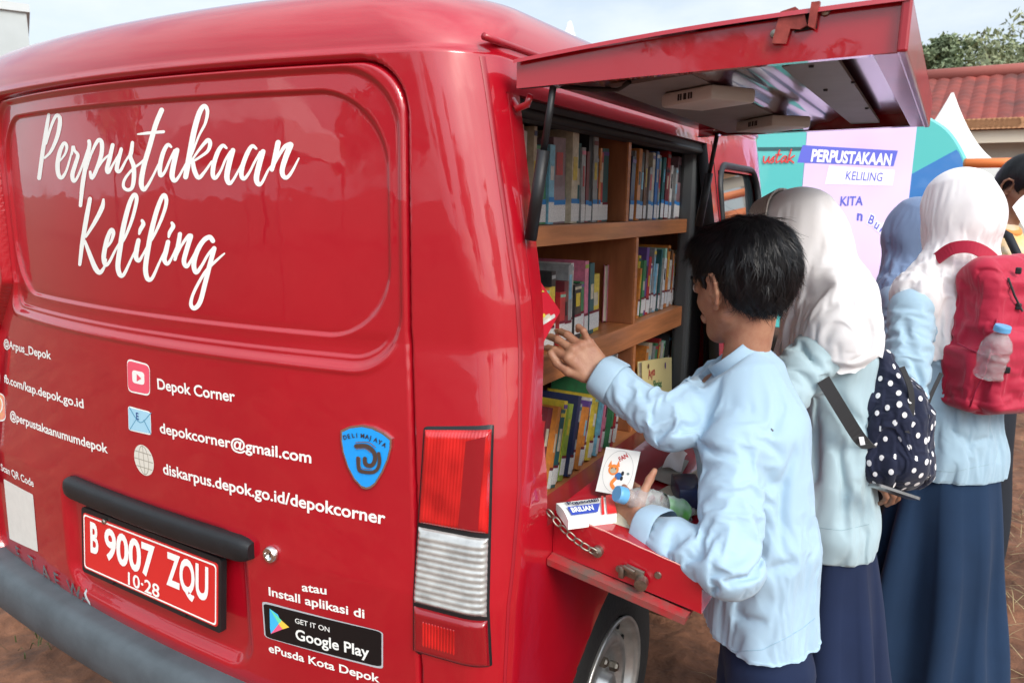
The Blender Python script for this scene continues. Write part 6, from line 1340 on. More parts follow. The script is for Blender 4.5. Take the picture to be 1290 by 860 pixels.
# ------------------------------------------------------------------ trees
BARK = mat('bark', (.10, .075, .05), .9, nscale=12, namt=.5, stretch=(1, 1, .2), bump=.4, bscale=20)
LEAF = [mat('leaf_green', (.20, .25, .11), .55, nscale=.9, col2=(.30, .34, .17)), mat('leaf_deep', (.16, .21, .11), .55, nscale=.9, col2=(.20, .25, .14)), mat('leaf_yellow', (.32, .34, .19), .55, nscale=.7, col2=(.22, .26, .14))]  # leaf colours lightened beyond real foliage: distance haze is mixed into them
def tree(loc, h, cr, nleaf, label, m, seed, group=None, leaf=.16, trunk=.16):
    r = random.Random(seed); T = thing('tree', label, 'tree', loc, group=group)
    tb = MB(); top = Vector((r.uniform(-.4, .4), r.uniform(-.4, .4), h * .62)); tb.tube([(0, 0, -.1), top * .35 + Vector((.1, 0, 0)), top * .7, top], [trunk, trunk * .8, trunk * .6, trunk * .4], 9)
    clumps = []
    for k in range(15):
        a = r.uniform(0, 6.28); rr = cr * r.uniform(.35, .95); z = h * r.uniform(.50, .98); sh = 1 - ((z / h - .68) / .42) ** 2; e = Vector((math.cos(a) * rr * max(.25, sh), math.sin(a) * rr * max(.25, sh), z))
        s = top * r.uniform(.45, 1); tb.tube([s, s.lerp(e, .5) + Vector((0, 0, .15)), e], [trunk * .32, trunk * .2, trunk * .07], 6); clumps.append((e, cr * r.uniform(.24, .44)))
        for q in range(2):
            e2 = e + Vector((r.gauss(0, .3), r.gauss(0, .3), r.gauss(0, .22))) * cr; clumps.append((e2, cr * r.uniform(.14, .28)))
    tb.build('trunk', BARK, T, smooth=True, local=True)
    n = nleaf; rg = np.random.RandomState(seed); ci = rg.choice(len(clumps), n, p=np.array([c[1] ** 2 for c in clumps]) / sum(c[1] ** 2 for c in clumps))
    C0 = np.array([c[0][:] for c in clumps])[ci]; R0 = np.array([c[1] for c in clumps])[ci]
    d = rg.normal(size=(n, 3)); d /= np.linalg.norm(d, axis=1)[:, None]; p = C0 + d * (R0 * rg.uniform(.35, 1.05, n) ** .6)[:, None] * np.array([1, 1, .75])
    u = rg.normal(size=(n, 3)); u /= np.linalg.norm(u, axis=1)[:, None]; v = np.cross(u, rg.normal(size=(n, 3))); v /= np.linalg.norm(v, axis=1)[:, None]; s = leaf * rg.uniform(.5, 1.2, n)[:, None]
    V = np.stack([p - u * s, p + v * s * .45, p + u * s, p - v * s * .45], 1).reshape(-1, 3); F = np.arange(4 * n).reshape(-1, 4)
    obj('crown', V, F, m, T, smooth=False, local=True); return T
def at(px, py, D):       # a point along that view ray D metres away horizontally
    d = ray(px, py); return CAMP + d * (D / math.hypot(d[0], d[1]))
for k, (px, py, D, cr, lf, lab) in enumerate([(1174, 50, 34, 1.25, 1, 'small dark tree beside the lid, left of the taller trees'), (1228, 40, 36, 2.2, 0, 'airy green tree rising behind the middle of the tiled roof'), (1292, 22, 34, 2.6, 2, 'tall yellowish tree behind the right end of the tiled roof')]):
    p = at(px, py, D); tree((p[0], p[1], 0), p[2], cr, 5200, lab, LEAF[lf], 40 + k, 'trees behind the tiled house', leaf=.13)
# trees and tents behind the photographer, seen only as reflections in the paint
for k, (x, y, h, cr) in enumerate([(-13, -20, 6.5, 3), (-5, -23, 6.2, 3.2), (4, -24, 7, 3.4), (13, -20, 6.8, 3.2), (22, -9, 6.5, 3.0), (-22, -12, 7, 3.2), (24, 3, 6, 3), (9, 24, 6, 2.8), (14, 20, 7, 3.2), (19, 14, 6, 3), (23, 9, 6.5, 3), (17, 30, 7.5, 3.5)]):
    tree((x, y, 0), h, cr, 2000, 'broad tree standing far off across the lot, outside the picture', LEAF[k % 2], 60 + k, 'trees across the lot', leaf=.32, trunk=.2)
# ================================================================== things on the flap
def flapz(p): return float(ft(p[0]))
def onflap(px, py, up=0.0):
    d = ray(px, py); t = 1.2
    for _ in range(60):
        p = CAMP + d * t; t -= (p[2] - (ft(p[0]) - .003 + up)) / d[2] * .7
    return CAMP + d * t
PAPC = mat('cream_paper', (.50, .46, .36), .8, nscale=12, namt=.12)
def sheet(name, pix, up, m, label, cat='paper', th=.0012, wave=.0):
    q = [onflap(*p, up) for p in pix]; mb = MB(); V = []; N = 10
    for i in range(N + 1):
        for j in range(N + 1):
            s, t = i / N, j / N; p = q[0] * (1 - s) * (1 - t) + q[1] * s * (1 - t) + q[2] * s * t + q[3] * (1 - s) * t; V.append(p + UP * (wave * math.sin(s * 5 + t * 2) * math.sin(t * 4 + 1) + wave))
    F = grid(N + 1, N + 1); n = len(V); V2 = V + [p - UP * th for p in V]; F2 = F + [tuple(k + n for k in f[::-1]) for f in F]
    return tag(obj(name, V2, F2, m, smooth=True), label, cat)
sheet('card_sheet', [(762, 655), (800, 668), (905, 640), (880, 590)], .001, PAPC, 'cream card sheet lying on the red flap under the bottle')
sheet('paper_sheet', [(815, 600), (850, 575), (868, 580), (850, 612)], .004, mat('grey_paper', (.42, .42, .38), .8, nscale=9, namt=.15), 'greyish paper lying flat on the flap beside the sill')
sheet('tissue', [(834, 592), (848, 565), (866, 572), (858, 594)], .006, WHITEC, 'crumpled white tissue on the far part of the flap', 'tissue', wave=.006)
bb = MB(); c = onflap(866, 618, .02); bb.box(c, (.05, .09, .04), Euler((0, 0, .5)).to_matrix(), bev=.003); tag(bb.build('small_box', BM['navy'], sharp=30), 'small dark blue box on the flap in front of the boy', 'box')
# red white and blue carton
q = [P(700.5, 633.6, 1.405), P(771, 625, 1.44), P(777, 648, 1.395), P(716, 656, 1.345)]
q = [onflap(*p, .016) for p in ((700.5, 633.6), (771, 625), (777, 648), (716, 656))]
def bil(s, t, off=0.0): return q[0] * (1 - s) * (1 - t) + q[1] * s * (1 - t) + q[2] * s * t + q[3] * (1 - s) * t + UP * off
mb_ = MB(); n = 12; V_ = []
for i in range(n + 1):
    for j in range(7): 
        s, t = i / n, j / 6; V_.append(bil(s + (.02 * math.sin(t * 3.1) if i == 0 else 0), t, .003 * math.sin(t * math.pi)))
F_ = grid(n + 1, 7); k = len(V_); V_ += [bil(i / n, j / 6, -.016) for i in range(n + 1) for j in range(7)]; F_ += [tuple(a + k for a in f[::-1]) for f in grid(n + 1, 7)]
ring = [i * 7 for i in range(n + 1)] + [n * 7 + j for j in range(1, 7)] + [i * 7 + 6 for i in range(n - 1, -1, -1)] + [j for j in range(5, 0, -1)]
F_ += [(ring[i], ring[(i + 1) % len(ring)], ring[(i + 1) % len(ring)] + k, ring[i] + k) for i in range(len(ring))]
ct = tag(obj('carton', V_, F_, WHITEV, smooth=False), 'white, blue and red product carton lying at the near end of the flap', 'carton')
def cmark(V2, F2, m_, nm, o): obj(nm, [bil(a, b, .0035 * 1 + .0035 * math.sin(max(0, min(1, b)) * math.pi) * .85 + o) for a, b in V2], F2, m_, ct, smooth=False)
def cpoly(p, m_, nm, o):
    P2 = []; 
    for i in range(len(p)):
        for t in np.linspace(0, 1, 4, endpoint=False): P2.append(np.array(p[i]) * (1 - t) + np.array(p[(i + 1) % len(p)]) * t)
    cmark(np.array(P2), [tuple(range(len(P2)))], m_, nm, o)
cpoly([(.88, .0), (1, 0), (1, 1), (.80, 1)], mat('carton_red', (.72, .03, .03), .4), 'red_end', .0003); cpoly([(.80, 0), (.84, 0), (.74, 1), (.68, 1)], MATS['carton_red'], 'red_stripe', .0003)
cpoly([(.10, .46), (.72, .46), (.62, .86), (.10, .86)], mat('carton_blue', (.04, .08, .45), .4), 'blue_panel', .0004)
V2, F2 = text2d('BRILIAN', .03); V2 = np.stack([.14 + V2[:, 0] / V2[:, 0].max() * .42, .76 - V2[:, 1] / .73 * .24], 1); cmark(V2, F2, WHITEV, 'carton_lettering', .0010)
V2, F2 = text2d('Popsottill', .04); V2 = np.stack([.14 + V2[:, 0] / V2[:, 0].max() * .58, .36 - V2[:, 1] / .73 * .22], 1); cmark(V2, F2, BM['navy'], 'carton_lettering', .0010)
# square white card with a small animal drawing, held in his left hand
c4 = [P(760, 562.7, 1.44), P(803, 568.8, 1.40), P(799, 625, 1.365), P(752.6, 619, 1.405)]; u = unit(c4[1] - c4[0]); v = unit(c4[0] - c4[3] - u * ((c4[0] - c4[3]) @ u)); w_ = np.linalg.norm(c4[1] - c4[0]); h_ = np.linalg.norm(c4[0] - c4[3]); cc = sum(c4) / 4; nn = np.cross(u, v); nn = nn if nn @ (CAMP - cc) > 0 else -nn
f_c = lambda a, b, k: cc + u * a * w_ + v * b * h_ + nn * k
cd = MB().prism([(-.5, -.5), (.5, -.5), (.5, .5), (-.5, .5)], f_c, -.0012, 0).build('sticker_card', mat('card_white', (.80, .80, .77), .5)); tag(cd, 'square white card with an orange animal drawing in the boy\'s left hand', 'card')
ORG = mat('ink_orange', (.80, .25, .05), .6); 
def cdraw(V2, F2, m_, nm, k): obj(nm, [f_c(a, b, .0004 + .0002 * k) for a, b in V2], F2, m_, cd, smooth=False)
cdraw(*stroke2d([(.42 * math.cos(a), .46 * math.sin(a)) for a in np.linspace(0, 6.28, 28)], .008), mat('ink_grey', (.35, .35, .35), .6), 'cut_line', 0)
cdraw(*disc(-.13, .02, .15, .12), ORG, 'drawing', 1); cdraw(*disc(-.13, .0, .09, .06), BM['cream'], 'drawing', 2)
for x, y in ((-.25, .13), (-.03, .15)): cdraw(np.array([(x - .06, y - .06), (x + .06, y - .05), (x, y + .09)]), [(0, 1, 2)], ORG, 'drawing', 2)
for x in (-.18, -.07): cdraw(*disc(x, .05, .015, .022, 8), BM['black'], 'drawing', 3)
cdraw(*disc(.05, -.10, .10, .08), BM['blue'], 'drawing', 1); cdraw(*disc(.15, -.03, .04, .05), BM['black'], 'drawing', 2); cdraw(*disc(.15, -.14, .04, .05), BM['black'], 'drawing', 2)
cdraw(*stroke2d([(-.02, -.16), (-.10, -.28), (-.02, -.36)], .09), ORG, 'drawing', 1); cdraw(*disc(.30, -.02, .04, .03, 8), mat('ink_grey2', (.15, .2, .2), .6), 'drawing', 1)
V2, F2 = text2d('FAN', .03); V2 = V2 * .16; rt = .8; V2 = np.stack([.0 + V2[:, 0] * math.cos(rt) - V2[:, 1] * math.sin(rt), .22 + V2[:, 0] * math.sin(rt) * .6 + V2[:, 1] * math.cos(rt)], 1); cdraw(V2, F2, BM['red'], 'card_lettering', 2)
# crumpled plastic bottle with blue cap
PET = mat('clear_plastic', (.92, .95, .97), .10, trans=.78, ior=1.2, spec=.6, bump=.5, bscale=55); CAPB = mat('cap_blue', (.13, .38, .66), .4)
def bottle(cap, base, R, m, label, crumple, par=None, seed=1):
    cap = np.array(cap, float); base = np.array(base, float); ax = unit(base - cap); L = np.linalg.norm(base - cap); u = unit(np.cross(ax, [.1, .2, 1])); v = np.cross(ax, u); prof = [(.40, .0), (.42, .09), (.40, .12), (.55, .18), (.82, .27), (.97, .36), (1, .42), (.96, .50), (1, .56), (.96, .63), (1, .70), (.97, .80), (1, .92), (.9, .98), (.5, 1.0), (.02, .985)]
    rr = np.interp(np.linspace(0, 1, 60), np.linspace(0, 1, len(prof)), [p[0] for p in prof]); hh = np.interp(np.linspace(0, 1, 60), np.linspace(0, 1, len(prof)), [p[1] for p in prof]); V = []
    for a_, b_ in zip(rr, hh):
        for j in range(40): an = 2 * math.pi * j / 40; V.append(cap + ax * (L * b_) + (u * math.cos(an) + v * math.sin(an)) * R * a_)
    V = np.array(V); F = grid(60, 40, True); 
    if crumple:
        ce = cap + ax * (V - cap) @ ax[:, None] if False else cap + ((V - cap) @ ax)[:, None] * ax; rad_ = V - ce; t = ((V - cap) @ ax) / L; k = 1 - crumple * sstep(.2, .4, t) * np.clip(.35 + np.abs(fbm(V, 30, 2, seed)) * 1.1 + .4 * noise(V, 60, seed + 3), 0, 1); V = ce + rad_ * k[:, None]
    o = obj('water_bottle', V, F, PET, par); tag(o, label, 'bottle')
    MB().lathe([(R * .46, -.004), (R * .50, .0), (R * .50, L * .085), (R * .44, L * .09)], cap, ax, 30).lathe([(.0001, -.004), (R * .46, -.004)], cap, ax, 30).build('cap', CAPB, o, smooth=False)
    return o, (cap, ax, u, v, L, R)
b1, (bc_, bax, bu, bv, bL, bR) = bottle(P(779, 622, 1.335), P(868, 648, 1.40), .031, None, 'crumpled clear plastic bottle with a blue cap in the boy\'s left hand', .55, seed=5)
V_ = []
for i in range(8):
    for j in range(14):
        an = j / 13 * 4.2 - 2.4; V_.append(bc_ + bax * bL * (.60 + .30 * i / 7) + (bu * math.cos(an) + bv * math.sin(an)) * bR * (.80 + .05 * math.sin(i * 2 + j)))
obj('bottle_label', V_, grid(8, 14), mat('label_film', (.50, .62, .55), .3, nscale=30, col2=(.12, .45, .08), det=1), b1)
# ================================================================== bags
DOTN = fabric('dotted_navy', (.012, .016, .040), .8)
lo, hi = bbox([P(1100, 420, 1.75), P(1180, 620, 1.75), P(1130, 520, 1.60), P(1130, 520, 1.92)], .08); s = Sdf(lo, hi, .0045); zb = 1.69
g = lambda x, y, dz=0: P(x, y, zb + dz)
s.cap(g(1110, 450), g(1125, 520), .030, .078, 0); s.cap(g(1124, 520), g(1124, 566), .082, .086, .04); s.cap(g(1108, 585), g(1150, 590), .040, .040, .05); s.cap(g(1130, 500, .04), g(1128, 570, .05), .06, .07, .04)
s.cap(g(1146, 500, -.04), g(1150, 585, -.03), .020, .030, .03)
V_, F_ = s.mesh(); V_ = drape(V_, F_, s, lambda m, d: 1.05 + .05 * (1 - d[:, 2] ** 2), np.zeros(len(V_), bool), 50, inset=.012, outer=.003, seed=44, namp=.010)
bag = obj('backpack', V_, F_, DOTN); tag(bag, 'navy backpack with white polka dots worn by the girl in the white scarf', 'backpack')
N_ = normals(V_, F_); rg = np.random.RandomState(3); cand = rg.permutation(len(V_)); pts = []; 
for i in cand:
    p = V_[i]
    if all((p[0] - q[0]) ** 2 + (p[1] - q[1]) ** 2 + (p[2] - q[2]) ** 2 > .0240 ** 2 for q in pts): pts.append(p); 
    if len(pts) > 330: break
mb_ = MB()
for p in pts:
    i = np.argmin(((V_ - p) ** 2).sum(1)); n = N_[i]; u = unit(np.cross(n, [0, .3, 1])); v = np.cross(n, u); k = 12; rr = rg.uniform(.0055, .0070)
    mb_.add([p + n * .0012] + [p + n * .0007 + (u * math.cos(2 * math.pi * j / k) * rr * .85 + v * math.sin(2 * math.pi * j / k) * rr * 1.1) for j in range(k)], [(0, 1 + j, 1 + (j + 1) % k) for j in range(k)])
mb_.build('dot_pattern', WHITEC, bag)
def ribbon(pts, w, side, name, m, par, th=.003):
    pts = [np.array(p, float) for p in pts]; V = []; K = len(pts)
    q = [];
    for i in range(K - 1):
        for t in np.linspace(0, 1, 6, endpoint=False):
            p0, p1, p2, p3 = pts[max(i - 1, 0)], pts[i], pts[i + 1], pts[min(i + 2, K - 1)]; q.append(.5 * (2 * p1 + (p2 - p0) * t + (2 * p0 - 5 * p1 + 4 * p2 - p3) * t * t + (-p0 + 3 * p1 - 3 * p2 + p3) * t ** 3))
    q.append(pts[-1]); q = np.array(q); tg = np.gradient(q, axis=0); tg /= np.linalg.norm(tg, axis=1)[:, None]
    for p, t in zip(q, tg):
        sd = np.array(side, float); sd = unit(sd - t * (sd @ t)); n = np.cross(t, sd); V += [p - sd * w / 2 - n * th / 2, p + sd * w / 2 - n * th / 2, p + sd * w / 2 + n * th / 2, p - sd * w / 2 + n * th / 2]
    k = len(q); F = grid(k, 4, True) + [(3, 2, 1, 0), (4 * k - 4, 4 * k - 3, 4 * k - 2, 4 * k - 1)]
    return obj(name, V, F, m, par, smooth=False)
STRAPG = fabric('strap_charcoal', (.030, .030, .032), .8)
ribbon([P(1037, 478, 1.575), P(1060, 516, 1.585), P(1083, 552, 1.61), P(1098, 566, 1.66)], .028, r_, 'strap', STRAPG, bag); ribbon([g(1111, 455, -.01), P(1104, 425, 1.70), P(1092, 405, 1.70)], .028, f_, 'strap', STRAPG, bag)
ribbon([P(1082, 552, 1.608), P(1088, 551, 1.606)], .030, d_, 'strap_patch', WHITEC, bag)
ribbon([g(1136, 462, -.062), g(1147, 490, -.072), g(1148, 520, -.075), g(1143, 545, -.080)], .012, r_, 'zip', STRAPG, bag)
# phone in the brown hand below the dotted bag
ph_ = MB(); c = P(1126, 619, 1.585); u = unit(r_ * .9 + d_ * .3); v = unit(f_ * .7 + d_ * .1 + r_ * -.1); v = unit(v - u * (u @ v)); ph_.prism(rrect(.095, .048, .007), lambda a, b, k: c + u * a + v * b + np.cross(u, v) * k, -.003, .003); tag(ph_.build('phone', mat('phone_grey', (.12, .12, .12), .3, coat=.5), sharp=30), 'dark phone held in the hand beneath the dotted backpack', 'phone')
# red backpack on the second girl
REDF = fabric('crimson_nylon', (.43, .016, .048), .55, var=.12); wS = unit([-.74, -.66, 0]); dS = unit([.66, -.74, 0]); bp = P(1262, 425, 2.06)
lo, hi = bbox([bp + wS * .24, bp - wS * .24, bp + dS * .18, bp - dS * .18, bp + UP * .32, bp - UP * .30], .04); s = Sdf(lo, hi, .006)
def rbox(s, c, half, r, k, tilt=0.0):
    c = np.array(c); sl = s._box([c - np.array([.4, .4, .4]), c + np.array([.4, .4, .4])], 0); p = s._pts(sl) - c; q = np.stack([np.abs(p @ wS), np.abs(p @ dS + tilt * (p @ UP)), np.abs(p @ UP)], -1) - (np.array(half) - r); return s.put(sl, np.linalg.norm(np.maximum(q, 0), axis=-1) + np.minimum(q.max(-1), 0) - r, k)
rbox(s, bp + UP * .0, (.125, .075, .205), .05, 0, .05); rbox(s, bp + dS * .055 - UP * .07, (.110, .055, .12), .035, .02, .05); rbox(s, bp + wS * .105 - UP * .10, (.036, .062, .095), .028, .015, .05); s.cap(bp + wS * .08 + UP * .19, bp - wS * .09 + UP * .20, .045, .045, .05)
V_, F_ = s.mesh(); V_ = drape(V_, F_, s, lambda m, d: np.full(len(m), 1.065), np.zeros(len(V_), bool), 60, inset=.014, outer=.004, seed=66, namp=.012, nz=lambda V, sd: fbm(np.stack([V @ wS * 9, V @ dS * 9 + V @ UP * 5, V @ UP * 14 - V @ dS * 4], 1), 1.0, 2, sd))
rb = obj('backpack', V_, F_, REDF); tag(rb, 'crimson red backpack with a bottle in its side pocket', 'backpack')
ribbon([P(1180, 326, 2.10), P(1200, 313, 2.06), P(1226, 312, 2.03), P(1250, 326, 2.02), P(1262, 345, 2.03)], .034, d_, 'strap', REDF, rb, .006)
ribbon([P(1186, 470, 2.0), P(1170, 505, 1.985), P(1165, 530, 1.99)], .010, r_, 'strap', STRAPG, rb)
def rcast(px, py, z0=1.75, z1=2.3):
    for z in np.linspace(z0, z1, 160):
        p = P(px, py, z); i = np.round((p - s.lo) / s.h).astype(int)
        if (i >= 0).all() and (i < s.n).all() and s.D[tuple(i)] < .002: return P(px, py, z - .004)
    return P(px, py, 2.0)
MB().tube([rcast(*q) for q in ((1256, 402), (1250, 440), (1241, 470), (1230, 490), (1222, 512))], .0022, 6).build('seam_piping', mat('crimson_piping', (.36, .015, .05), .6), rb, smooth=True)
MB().tube([rcast(*q) for q in ((1206, 432), (1222, 440), (1240, 447), (1258, 446))], .0028, 6).build('pocket_hem', MATS['crimson_piping'], rb, smooth=True)
MB().tube([rcast(*q) for q in ((1270, 350), (1278, 372), (1288, 392))], .0030, 6).build('zip', STRAPG, rb, smooth=True)
for p in ((1283, 341), (1283, 386), (1269, 466)): 
    c = rcast(*p); MB().box(c, (.014, .008, .018), bev=.003).build('zip_pull', BLACKP, rb)
bottle(rcast(1254, 412) - f_ * .030, rcast(1242, 476) - f_ * .004, .040, None, 'clear bottle with blue cap in the side pocket of the red backpack', .15, seed=8)
# ================================================================== background
# --- teal and blue library bus
NS = 5.6; e0 = P(1160, 235, 6.5); e1 = P(950, 235, 6.9); ax = unit((e0 - e1) * [1, 1, 0]); side = np.array([ax[1], -ax[0], 0]); side = side if side @ (CAMP - e0) > 0 else -side
bx = lambda a, h, k=0.0: np.array([e0[0], e0[1], 0]) + ax * a + UP * h + side * k
prof = [(-5.2, .35), (.38, .35), (.50, .42), (.55, .70), (.54, 1.10), (.51, 1.35), (.45, 1.66), (.34, 1.94), (.18, 2.17), (-.02, 2.30), (-.4, 2.37), (-5.0, 2.38), (-5.2, 2.3)]
TEALP = mat('teal_paint', (.10, .52, .50), .3, coat=.8); BLUEP = mat('bus_blue_paint', (.045, .20, .52), .3, coat=.8)
def smooth_poly(p, k=5):
    p = np.array(p, float); o = []
    for i in range(len(p) - 1):
        p0, p1, p2, p3 = p[max(i - 1, 0)], p[i], p[i + 1], p[min(i + 2, len(p) - 1)]
        for t in np.linspace(0, 1, k, endpoint=False): o.append(tuple(.5 * (2 * p1 + (p2 - p0) * t + (2 * p0 - 5 * p1 + 4 * p2 - p3) * t * t + (-p0 + 3 * p1 - 3 * p2 + p3) * t ** 3)))
    return o + [tuple(p[-1])]
prof = prof[:1] + smooth_poly(prof[1:10]) + prof[10:]
bus = thing('library_bus', 'teal and blue library bus parked behind the lilac banner', 'bus', tuple(bx(-2, 0, -.9)))
mb_ = MB(); n = len(prof); 
for k0, k1, sc0, sc1 in ((-.06, 0, 1, .985), (-1.70, -.06, 1, 1), (-1.76, -1.70, .985, 1)):
    V_ = []
    for k_, sc in ((k0, sc0 if k0 < -1.7 else 1), (k1, .985 if k1 == 0 else 1)):
        for a, h in prof: V_.append(bx(-2.2 + (a + 2.2) * sc, 1.3 + (h - 1.3) * sc, k_))
    mb_.add(V_, [(i, (i + 1) % n, n + (i + 1) % n, n + i) for i in range(n)])
mb_.build('body', TEALP, bus, sharp=30)
pp = [(-2.2 + (a + 2.2) * .985, 1.3 + (h - 1.3) * .985) for a, h in prof]; MB().prism(pp, lambda a, h, k: bx(a, h, k), -.002, .0).build('side_panel', TEALP, bus)
bl_ = [(-.18, .40)] + smooth_poly([(.40, .44), (.53, .72), (.52, 1.12), (.49, 1.36), (.43, 1.66), (.33, 1.93), (.28, 2.01)]) + [(-.18, 1.72)]; MB().prism([(-2.2 + (a + 2.2) * .985, 1.3 + (h - 1.3) * .985) for a, h in bl_], lambda a, h, k: bx(a, h, k), .003, .006).build('blue_swoosh', BLUEP, bus)
MB().prism([(-.08, 1.05), (.28, 1.05), (.24, 1.50), (-.08, 1.54)], lambda a, h, k: bx(a, h, k), .007, .012).build('cab_window', GLS, bus)
MB().prism([(-5.0, 2.18), (-.6, 2.18), (-.6, 2.28), (-5.0, 2.28)], lambda a, h, k: bx(a, h, k), .003, .006).build('green_stripe', BM['lime'], bus); MB().prism([(-5.0, 2.0), (-.6, 2.0), (-.6, 2.03), (-5.0, 2.03)], lambda a, h, k: bx(a, h, k), .003, .006).build('dark_stripe', BM['teal'], bus)
for a in (-.15, -4.0): MB().lathe([(.18, .0), (.30, .0), (.34, -.03), (.34, -.2)], bx(a, .34, .01), side, 30).lathe([(.0001, .012), (.18, .004)], bx(a, .34, .01), side, 30).build('wheel', RUBBER, bus, sharp=40)
# red script word on its side: strokes written in (along, up) metres
RS = mat('red_script_vinyl', (.70, .05, .05), .5)
def busword(px0, px1, py):
    # script letters u s t a k
    L = [[[(0, .5), (.05, .1), (.25, 0), (.45, .4), (.48, .5), (.46, .1), (.6, 0)]], [[(.0, .1), (.3, .5), (.28, .25), (.34, .08), (.15, 0)]], [[(.25, 1.0), (.12, .2), (.2, 0), (.4, .15)], [(.0, .62), (.45, .66)]], [[(.5, .45), (.3, .52), (.08, .25), (.15, 0), (.42, .3), (.5, .5), (.45, .08), (.6, .05)]], [[(.12, 1.05), (.05, .5), (.0, 0)], [(.5, .55), (.08, .25), (.3, .15), (.55, -.02)]]]
    mb = MB(); x = 0
    p0 = CAMP + ray(px0, py) * 1; 
    def hitb(px, py):
        d = ray(px, py); t = ((bx(0, 0, 0) - CAMP) @ side) / (d @ side); p = CAMP + d * t; q = p - bx(0, 0, 0); return q @ ax, q[2]
    a0, h0 = hitb(px0, py); a1, _ = hitb(px1, py); wd = (a1 - a0) / 3.1; sgn_ = 1
    for lt, w in zip(L, (.62, .45, .5, .68, .6)):
        for st in lt:
            V2, F2 = stroke2d([(a0 + (x + a + .12 * b) * wd, h0 + b * wd * 1.15) for a, b in st], .013); mb.add([bx(a, b, .012) for a, b in V2], F2)
        x += w
    return mb.build('side_lettering', RS, bus)
busword(961, 1004, 205)
# --- lilac roll-up banner
c0 = P(1003, 330, 4.05); c1 = P(1136, 330, 4.25); ux = unit((c1 - c0) * [1, 1, 0]); bw = np.linalg.norm((c1 - c0)[:2]); zt = P(1070, 128, 4.15)[2]; un = np.array([ux[1], -ux[0], 0]); un = un if un @ (CAMP - c0) > 0 else -un
LIL = mat('lilac_print', (.60, .45, .80), .55, nscale=1.6, col2=(.66, .55, .80), det=2)
bt = lambda a, h, k=0.0: np.array([c0[0], c0[1], 0]) + ux * a + UP * h + un * k
ban = MB().prism([(0, .06), (bw, .06), (bw, zt), (0, zt)], bt, -.004, 0).build('rollup_banner', LIL); tag(ban, 'lilac roll-up banner with a blue PERPUSTAKAAN heading', 'banner')
MB().box(bt(bw / 2, .035, 0), (bw, .10, .07), Matrix((ux, un, (0, 0, 1))).transposed(), bev=.01).build('banner_base', CHROME, ban); MB().tube([bt(0, zt, .0), bt(bw, zt, 0)], .009, 8).build('banner_rail', CHROME, ban)
def bhit(px, py): 
    d = ray(px, py); t = ((bt(0, 0) - CAMP) @ un) / (d @ un); p = CAMP + d * t; return np.array([(p - bt(0, 0)) @ ux, p[2]])
def bpoly(pix, m_, nm, k): obj(nm, [bt(*bhit(*p), k) for p in pix], [tuple(range(len(pix)))], m_, ban, smooth=False)
BANB = mat('banner_blue', (.10, .12, .55), .5); BANW = mat('banner_white', (.82, .80, .86), .5)
bpoly([(1011, 183), (1131, 190), (1125.5, 209.5), (1004, 205)], BANB, 'heading_band', .001); bpoly([(1044, 209), (1127, 214.5), (1124, 234), (1039, 232)], BANW, 'heading_box', .0016)
def btext(s, p0, p1, capp, m_, bold, k, sh=0.0):
    a = bhit(*p0); b = bhit(*p1); t = bhit(*capp); V2, F2 = text2d(s, bold, shear=sh); d = (b - a) / V2[:, 0].max(); Y = (t - a) * [0, 1] / .73; obj('banner_lettering', [bt(*(a + d * x + Y * y), k) for x, y in V2], F2, m_, ban, smooth=False)
btext('PERPUSTAKAAN', (1021, 203), (1122.5, 208.5), (1021, 187.5), BANW, .035, .002, .1); btext('KELILING', (1064.5, 226.5), (1111, 228.5), (1064.5, 215), BANB, .008, .0024, .1)
btext('KITA', (1058, 259), (1086.5, 258.5), (1058, 247), BANB, .02, .002); btext('n', (1079, 277), (1086, 278), (1079, 264), BANB, .03, .002)
for ch, x, y, rt in (('B', 1092.5, 280.5, .35), ('u', 1100, 286, .5), ('k', 1107, 291, .65), ('u', 1115, 297.5, .8)):
    a = bhit(x, y); V2, F2 = text2d(ch, .03)
    for m_, k, bo in ((BANW, .0016, .11), (BANB, .0024, .02)):
        V3, F3 = text2d(ch, bo); V3 = V3 - (V3.max(0) + V3.min(0)) / 2 + (V2.max(0) + V2.min(0)) / 2; q_ = V3 * .070; obj('banner_lettering', [bt(a[0] + u * math.cos(rt) + v * math.sin(rt), a[1] - u * math.sin(rt) + v * math.cos(rt), k) for u, v in q_], F3, m_, ban, smooth=False)
# --- house with tiled roof
hD = 17.0; hp0 = at(1120, 235, hD); hp1 = at(1420, 235, hD); hx = unit((hp1 - hp0) * [1, 1, 0]); hn = np.array([hx[1], -hx[0], 0]); hn = hn if hn @ (CAMP - hp0) > 0 else -hn; hw = np.linalg.norm((hp1 - hp0)[:2])
hb = lambda a, h, k=0.0: np.array([hp0[0], hp0[1], 0]) + hx * a + UP * h + hn * k
ze = at(1225, 156, hD - .6)[2]; zr = at(1225, 97, hD + 2.2)[2]
house = thing('house', 'cream house with a long weathered red tile roof behind the white tent', 'house', tuple(hb(hw / 2, 0, -2)))
CRW = mat('cream_wall', (.62, .58, .50), .85, nscale=2, namt=.12); TILE = mat('red_tile', (.30, .055, .040), .8, nscale=1.6, col2=(.10, .035, .030), stretch=(1, 1, .5), det=6)
MB().box(hb(hw / 2, (ze - .1) / 2, -2.2), (hw, 4.4, ze - .1), Matrix((hx, hn, (0, 0, 1))).transposed()).build('wall', CRW, house)
V_ = []; na = 420
for i in range(na):
    a = -.5 + (hw + 1) * i / (na - 1)
    for k in range(26): t = k / 25; V_.append(hb(a, ze + (zr - ze) * t + .035 * abs(math.sin(a * math.pi / .24)) + .02 * ((k * .5) % 1), .6 - 2.8 * t))
for i in range(na):
    a = -.5 + (hw + 1) * i / (na - 1)
